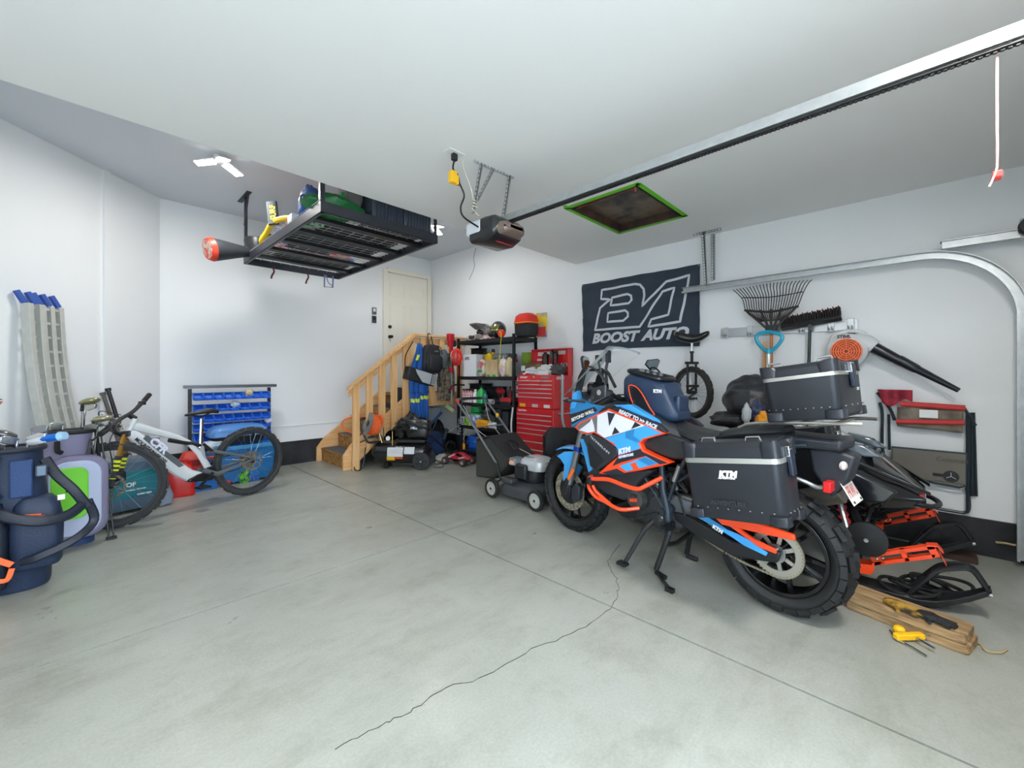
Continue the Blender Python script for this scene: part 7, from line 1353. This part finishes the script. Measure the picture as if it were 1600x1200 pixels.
b = MB(); b.tube([(x,y,.86) for x,y in rrect(.26,.21,.09,5,.0)], .016, 8, True); b.build('top_collar', BLK, Gb); b = MB(); b.tube(spline([(-.07,-.12,.80),(-.07,-.15,.74),(-.05,-.14,.72)],4), .018, 6); b.tube([(.10,-.13,.80),(.12,-.14,.68),(.08,-.14,.68),(.10,-.13,.80)], .006, 6); b.build('towel_clip', BLK, Gb)
b = MB(); b.tube([(.14,.02,.86),(.16,-.02,.55)], .012, 8); b.tube([(.14,.03,.80),(.20,-.12,.02)], .006, 6); b.tube([(.17,.03,.80),(.23,-.10,.02)], .006, 6); b.box((.215,-.11,.012),(.06,.04,.015)); b.build('stand_leg', BLK, Gb)
for k,(dx,dy,rz,ln,h,lab,c_,kd) in enumerate(((.03,.02,-.75,.04,1.06,'large olive driver head highest above the grey and lime bag','8b8a62',1),(.05,.0,-.7,.10,.93,'bronze fairway wood lower right above the grey and lime bag','a09a7c',1),(.07,.02,-.8,.12,.90,'silver hybrid at the right rim of the grey and lime bag','c3c6c2',0),(.0,0,-2.4,.06,.89,'slim iron lying left over the grey and lime bag rim','b5bab5',0),(.04,.03,-.75,.05,1.02,'thin silver iron just under the olive driver','b9b9b0',0),(-.03,.02,-.6,.15,.88,'dark shafted club leaning right in the grey and lime bag','9a9d98',0))): iron((-.06+dx,4.72+dy,0), rz, ln, lab, 1.15, c_, kd, h)
# ---------------- overhead storage rack ----------------
rk = mat('rack_charcoal','3a3d44',.4,.4,var=.06); rkd = mat('rack_dark','191a1d',.5,.3)
X0, X1, Y0, Y1, ZR = 1.32, 2.44, 3.48, 5.80, 2.60
Or_ = thing('overhead_rack', 'dark steel storage rack hung from the raised ceiling, loaded with gear', 'ceiling rack', (X0,Y0,ZR)); LX, LY = X1-X0, Y1-Y0
for (c, d) in (((LX/2,0,.045),(LX,.004,.09)),((LX/2,LY,.045),(LX,.004,.09)),((0,LY/2,.045),(.004,LY,.09)),((LX,LY/2,.045),(.004,LY,.09))):
    b = MB(); b.box(c, d); cc = (c[0]+(.012 if c[0] == 0 else -.012 if c[0] == LX else 0), c[1]+(.012 if c[1] == 0 else -.012 if c[1] == LY else 0), .002)
    b.box(cc, (d[0]+(.024 if d[0] < .01 else 0), d[1]+(.024 if d[1] < .01 else 0), .004)); b.build('side_beam', rk, Or_)
for k in range(5):
    y = LY*(k+.75)/5.6; b = MB(); b.box((LX/2,y,.03),(LX-.01,.085,.004)); b.box((LX/2,y-.04,.045),(LX-.01,.004,.03)); b.box((LX/2,y+.04,.045),(LX-.01,.004,.03)); b.build('cross_beam', rkd, Or_)
b = MB()
for k in range(30): b.tube([(0,LY*(k+.5)/30,.078),(LX,LY*(k+.5)/30,.078)], .0028, 4)
for k in range(10): b.tube([(LX*(k+.5)/10,0,.072),(LX*(k+.5)/10,LY,.072)], .0028, 4)
for q in (0,LX):
    for k in range(60): b.tube([(q,LY*(k+.5)/60,.08),(q,LY*(k+.5)/60,.105)], .002, 4)
    b.tube([(q,0,.105),(q,LY,.105)], .003, 4)
o = b.build('wire_deck', mat('wire_grey','c4c6c8',.35,.5), Or_)
for x in (0,LX):
    for y in (.03,LY-.03):
        b = MB(); b.box((x+(.002 if x == 0 else -.002),y,.395),(.004,.04,.79)); b.box((x+(.018 if x == 0 else -.018),y-(.018 if y < 1 else -.018),.395),(.036,.004,.79)); b.build('hanging_post', rk, Or_)
        b = MB(); b.box((x,y+(.0),.785),(.05,.42,.008)); b.build('ceiling_angle', rk, Or_)
        b = MB(); b.bar((x,y+(.18 if y < 1 else -.18),.78),(x,y,.45),.018,.004); b.build('brace', rk, Or_)
        for k in range(10): pass
t1 = (1.88, 3.66)
for k,(x,lab) in enumerate(((1.93,'ribbed black storage tote on the near edge of the overhead rack, left one'),(2.24,'ribbed dark tote on the near edge of the overhead rack beside the right post'))):
    t = thing('ribbed_tote', lab, 'tote', (x,3.72,ZR+.085), 0, 'totes on the overhead rack'); b = MB(); b.box((0,0,.19),(.30,.40,.38))
    b.build('tub', mat('tote_black','3a424e',.25,coat=.5), t, bevel=.01)
    b = MB(); [b.box((-.13+.033*i,-.205,.19),(.012,.014,.36)) for i in range(9)]; b.build('ribs', mat('tote_black','22272f',.25,coat=.5), t, bevel=.002); MB().box((0,0,.395),(.33,.43,.03)).build('lid', mat('tote_lid_grey','4d5662',.3,coat=.4), t, bevel=.006)
t = thing('grey_bag','woven grey bag beside the left tote on the overhead rack','bag',(1.70,3.78,ZR+.085)); b = MB(); b.loft([ring(rrect(.14*w_,.2*w_,.04,3), z) for z,w_ in ((.06,.7),(.2,1.1),(.35,1.15))]); b.build('body', mat('bag_woven','6b6a66',.8,bump=.5,bscale=90), t); lump(MB(),(.03,0,.36),(.06,.07,.05),.3,130).build('blue_filling', BLU, t)
t = tag(lump(MB(),(0,0,.07),(.24,.16,.09),.2,131).build('green_tarp', mat('tarp_green','1d6a35',.45,bump=.4,bscale=20)), 'crumpled dark green tarp behind the near left rack post', 'tarp'); t.location = (1.52,3.72,ZR+.085)
tag(MB().prism([(0,0),(.03,0),(.03,.12),(0,.11)], 0,.02).build('green_strap', mat('loop_green','1f8c48',.5)), 'upright green strap end on the green tarp', 'strap').location = (1.56,3.66,ZR+.18)
t = thing('blue_bag','blue and dark grey bag at the left side of the overhead rack','bag',(1.42,4.0,ZR+.085)); lump(MB(),(0,0,.14),(.09,.14,.16),.2,132).build('bag', mat('bag_cobalt','2a5fb0',.5,col2='2c363c',scale=7), t)
t = thing('white_box','small white box on the left edge of the overhead rack','box',(1.40,4.25,ZR+.085)); MB().box((0,0,.05),(.14,.12,.10)).build('box', WHT, t, bevel=.004)
tag(lump(MB(),(0,0,.05),(.09,.16,.06),.35,133).build('green_net', mat('net_pale','bfd8c0',.7,col2='2f7a4c',scale=30)), 'pale green netting between the white box and green tarp', 'net').location = (1.48,4.05,ZR+.085)
# tow rope, ropes and nets
t = thing('tow_rope_float','thick yellow braided tow rope looping over the left edge of the overhead rack','tow rope',(1.35,4.7,ZR+.1)); b = MB()
tp2 = spline([(.16,-.50,.04),(.05,-.38,.08),(-.02,-.22,.10),(-.04,.0,.10),(-.02,.22,.08),(-.03,.38,.02),(.02,.45,-.0)],14); b.tube(tp2, [.026+.003*(i % 2) for i in range(len(tp2))], 8); b.build('rope', mat('rope_yellow','f0c41c',.55,bump=.5,bscale=120), t)
t = thing('foam_handle','dark grey foam sleeve with yellow lettering standing on the yellow rope','foam sleeve',(1.30,4.60,ZR+.17)); M = Matrix.Rotation(-.30,4,'X') @ Matrix.Rotation(math.radians(-40),4,'Z')
b = MB(M); b.loft([ring(rrect(.10,.03,.012,3), z) for z in (0,.10,.22,.25)]); b.build('sleeve', mat('foam_grey','3e474c',.6), t); R3 = M.to_3x3(); text('SURF', .075, mat('print_yellow','ecdf3a',.5), t, M @ V(.032,-.016,.04), R3 @ V(0,0,1), R3 @ V(-1,0,0), bold=.002)
for (x,y,c_,lab,sd) in ((1.52,4.75,'2457c0','tangle of blue and white rope beside the yellow tow rope',5),(1.50,4.45,'e0524c','coral red rope tangle on the left of the overhead rack',6),(1.60,5.1,'c4262c','dark red rope bundle in the middle of the overhead rack',7),(2.1,4.9,'d8302c','long red cloth strip showing under the rack deck',8)):
    rr_ = random.Random(sd); b = MB(); P = [(rr_.uniform(-.16,.16),rr_.uniform(-.2,.2),rr_.uniform(.01,.10)) for _ in range(26)]; b.tube(spline(P,5,True), .011, 5, True); o = b.build('rope_tangle', mat('rope_%s' % c_, c_, .6, col2='e6dcd8' if sd != 8 else None, scale=50)); o.location = (x,y,ZR+.09); tag(o, lab, 'rope')
tag(MB().box((0,0,.02),(.5,.10,.03)).build('red_board', mat('board_red','d23a30',.5,col2='e8d8d4',scale=9)), 'long red and white board lying across the rack deck', 'board').location = (2.0,5.05,ZR+.085)
tag(MB().box((0,0,.03),(.22,.16,.05)).build('blue_float', mat('float_blue','2f7fe0',.4), bevel=.02), 'light blue float near the far right corner of the rack', 'float').location = (2.24,5.2,ZR+.085)
t = thing('ski_bag','dark grey bag with red and white end jutting past the overhead rack','bag',(.93,5.45,2.62)); b = MB()
d_ = V(.42,.16,.09); u2 = d_.normalized(); s2 = V(0,0,1).cross(u2).normalized(); w2 = u2.cross(s2); rings = []
for k,(t_,r1,r2) in enumerate(((0,.09,.115),(.05,.10,.125),(.25,.10,.11),(.6,.075,.08),(1,.05,.05),(2.2,.07,.06),(4.2,.07,.05))): rings.append([d_*t_+s2*r1*math.cos(a)+w2*r2*math.sin(a) for a in [2*PI*i/16 for i in range(16)]])
b.loft(rings); b.build('bag', mat('bag_slate','33373d',.5,bump=.3,bscale=20), t); b = MB(); b.loft([[d_*t_+s2*r1*math.cos(a)+w2*r2*math.sin(a) for a in [2*PI*i/16 for i in range(16)]] for t_,r1,r2 in ((-.04,.085,.11),(.06,.104,.128))]); b.build('red_rim', mat('rim_red','e2402a',.4), t); MB().loft([[d_*t_+s2*.075*math.cos(a)+w2*.098*math.sin(a) for a in [2*PI*i/16 for i in range(16)]] for t_ in (-.05,-.03)]).build('white_end', mat('end_cream','dcd4c8',.5,col2='e0604a',scale=24), t)
t = thing('black_pot','black round pot behind the grey bag on the rack corner','pot',(1.42,5.62,ZR+.085)); b = MB(); b.lathe([(0,0),(.12,0),(.14,.16),(.13,.19),(0,.20)], (0,0,0), (0,0,1), 24); b.build('pot_body', mat('pot_black','2a2c30',.35), t); MB().box((.10,-.05,.22),(.10,.04,.10)).build('pot_handle', STL, t, bevel=.01)
for (x,lab) in ((1.62,'left of two red and black clips hanging under the far rack beam'),(2.02,'right of two red and black clips hanging under the far rack beam')):
    o = MB().tube(spline([(0,0,0),(.012,0,-.05),(-.01,.0,-.10),(-.02,0,-.14)],4), .010, 6).build('hanging_clip', mat('clip_red','5a1f1c',.5)); o.location = (x,Y1-.03,ZR+.01); tag(o, lab, 'clip', 'clips under the rack')
t = thing('hanging_mask','pale blue plastic frame hanging under the far right rack corner','frame',(2.26,5.70,ZR+.01)); b = MB(); b.tube([(-.05,0,0),(-.055,0,-.16),(.055,0,-.15),(.06,0,0)], .010, 6); b.tube(spline([(-.03,0,0),(.0,.01,-.09),(.05,0,-.13)],4), .006, 6); b.build('frame_loop', mat('mask_blue','7486b8',.4), t)

for x,y,w_,h_,lab in ((1.95,4.18,.75,.34,'flat black filler sheet nearest the totes on the rack deck'),(1.85,4.55,.95,.30,'dark filler sheet in the middle of the rack deck'),(1.95,5.42,.85,.30,'black filler sheet near the far beam of the rack deck'),(1.75,4.90,.45,.26,'small dark filler sheet left of the red cloth strip on the rack')):  # dark sheets added to block the bright ceiling seen through the deck
    t = MB(); t.loft([ring(rrect(w_*e,h_*e,.03,3), z) for z,e in ((0,1),(.02,1.01),(.035,.97),(.05,1.0),(.06,.9))]); o = t.build('filler_sheet', mat('filler_black','1c1d20',.5,bump=.3,bscale=12,var=.3)); o.location = (x,y,ZR+.083); tag(o, lab, 'tarpaulin', 'dark sheets on the rack')
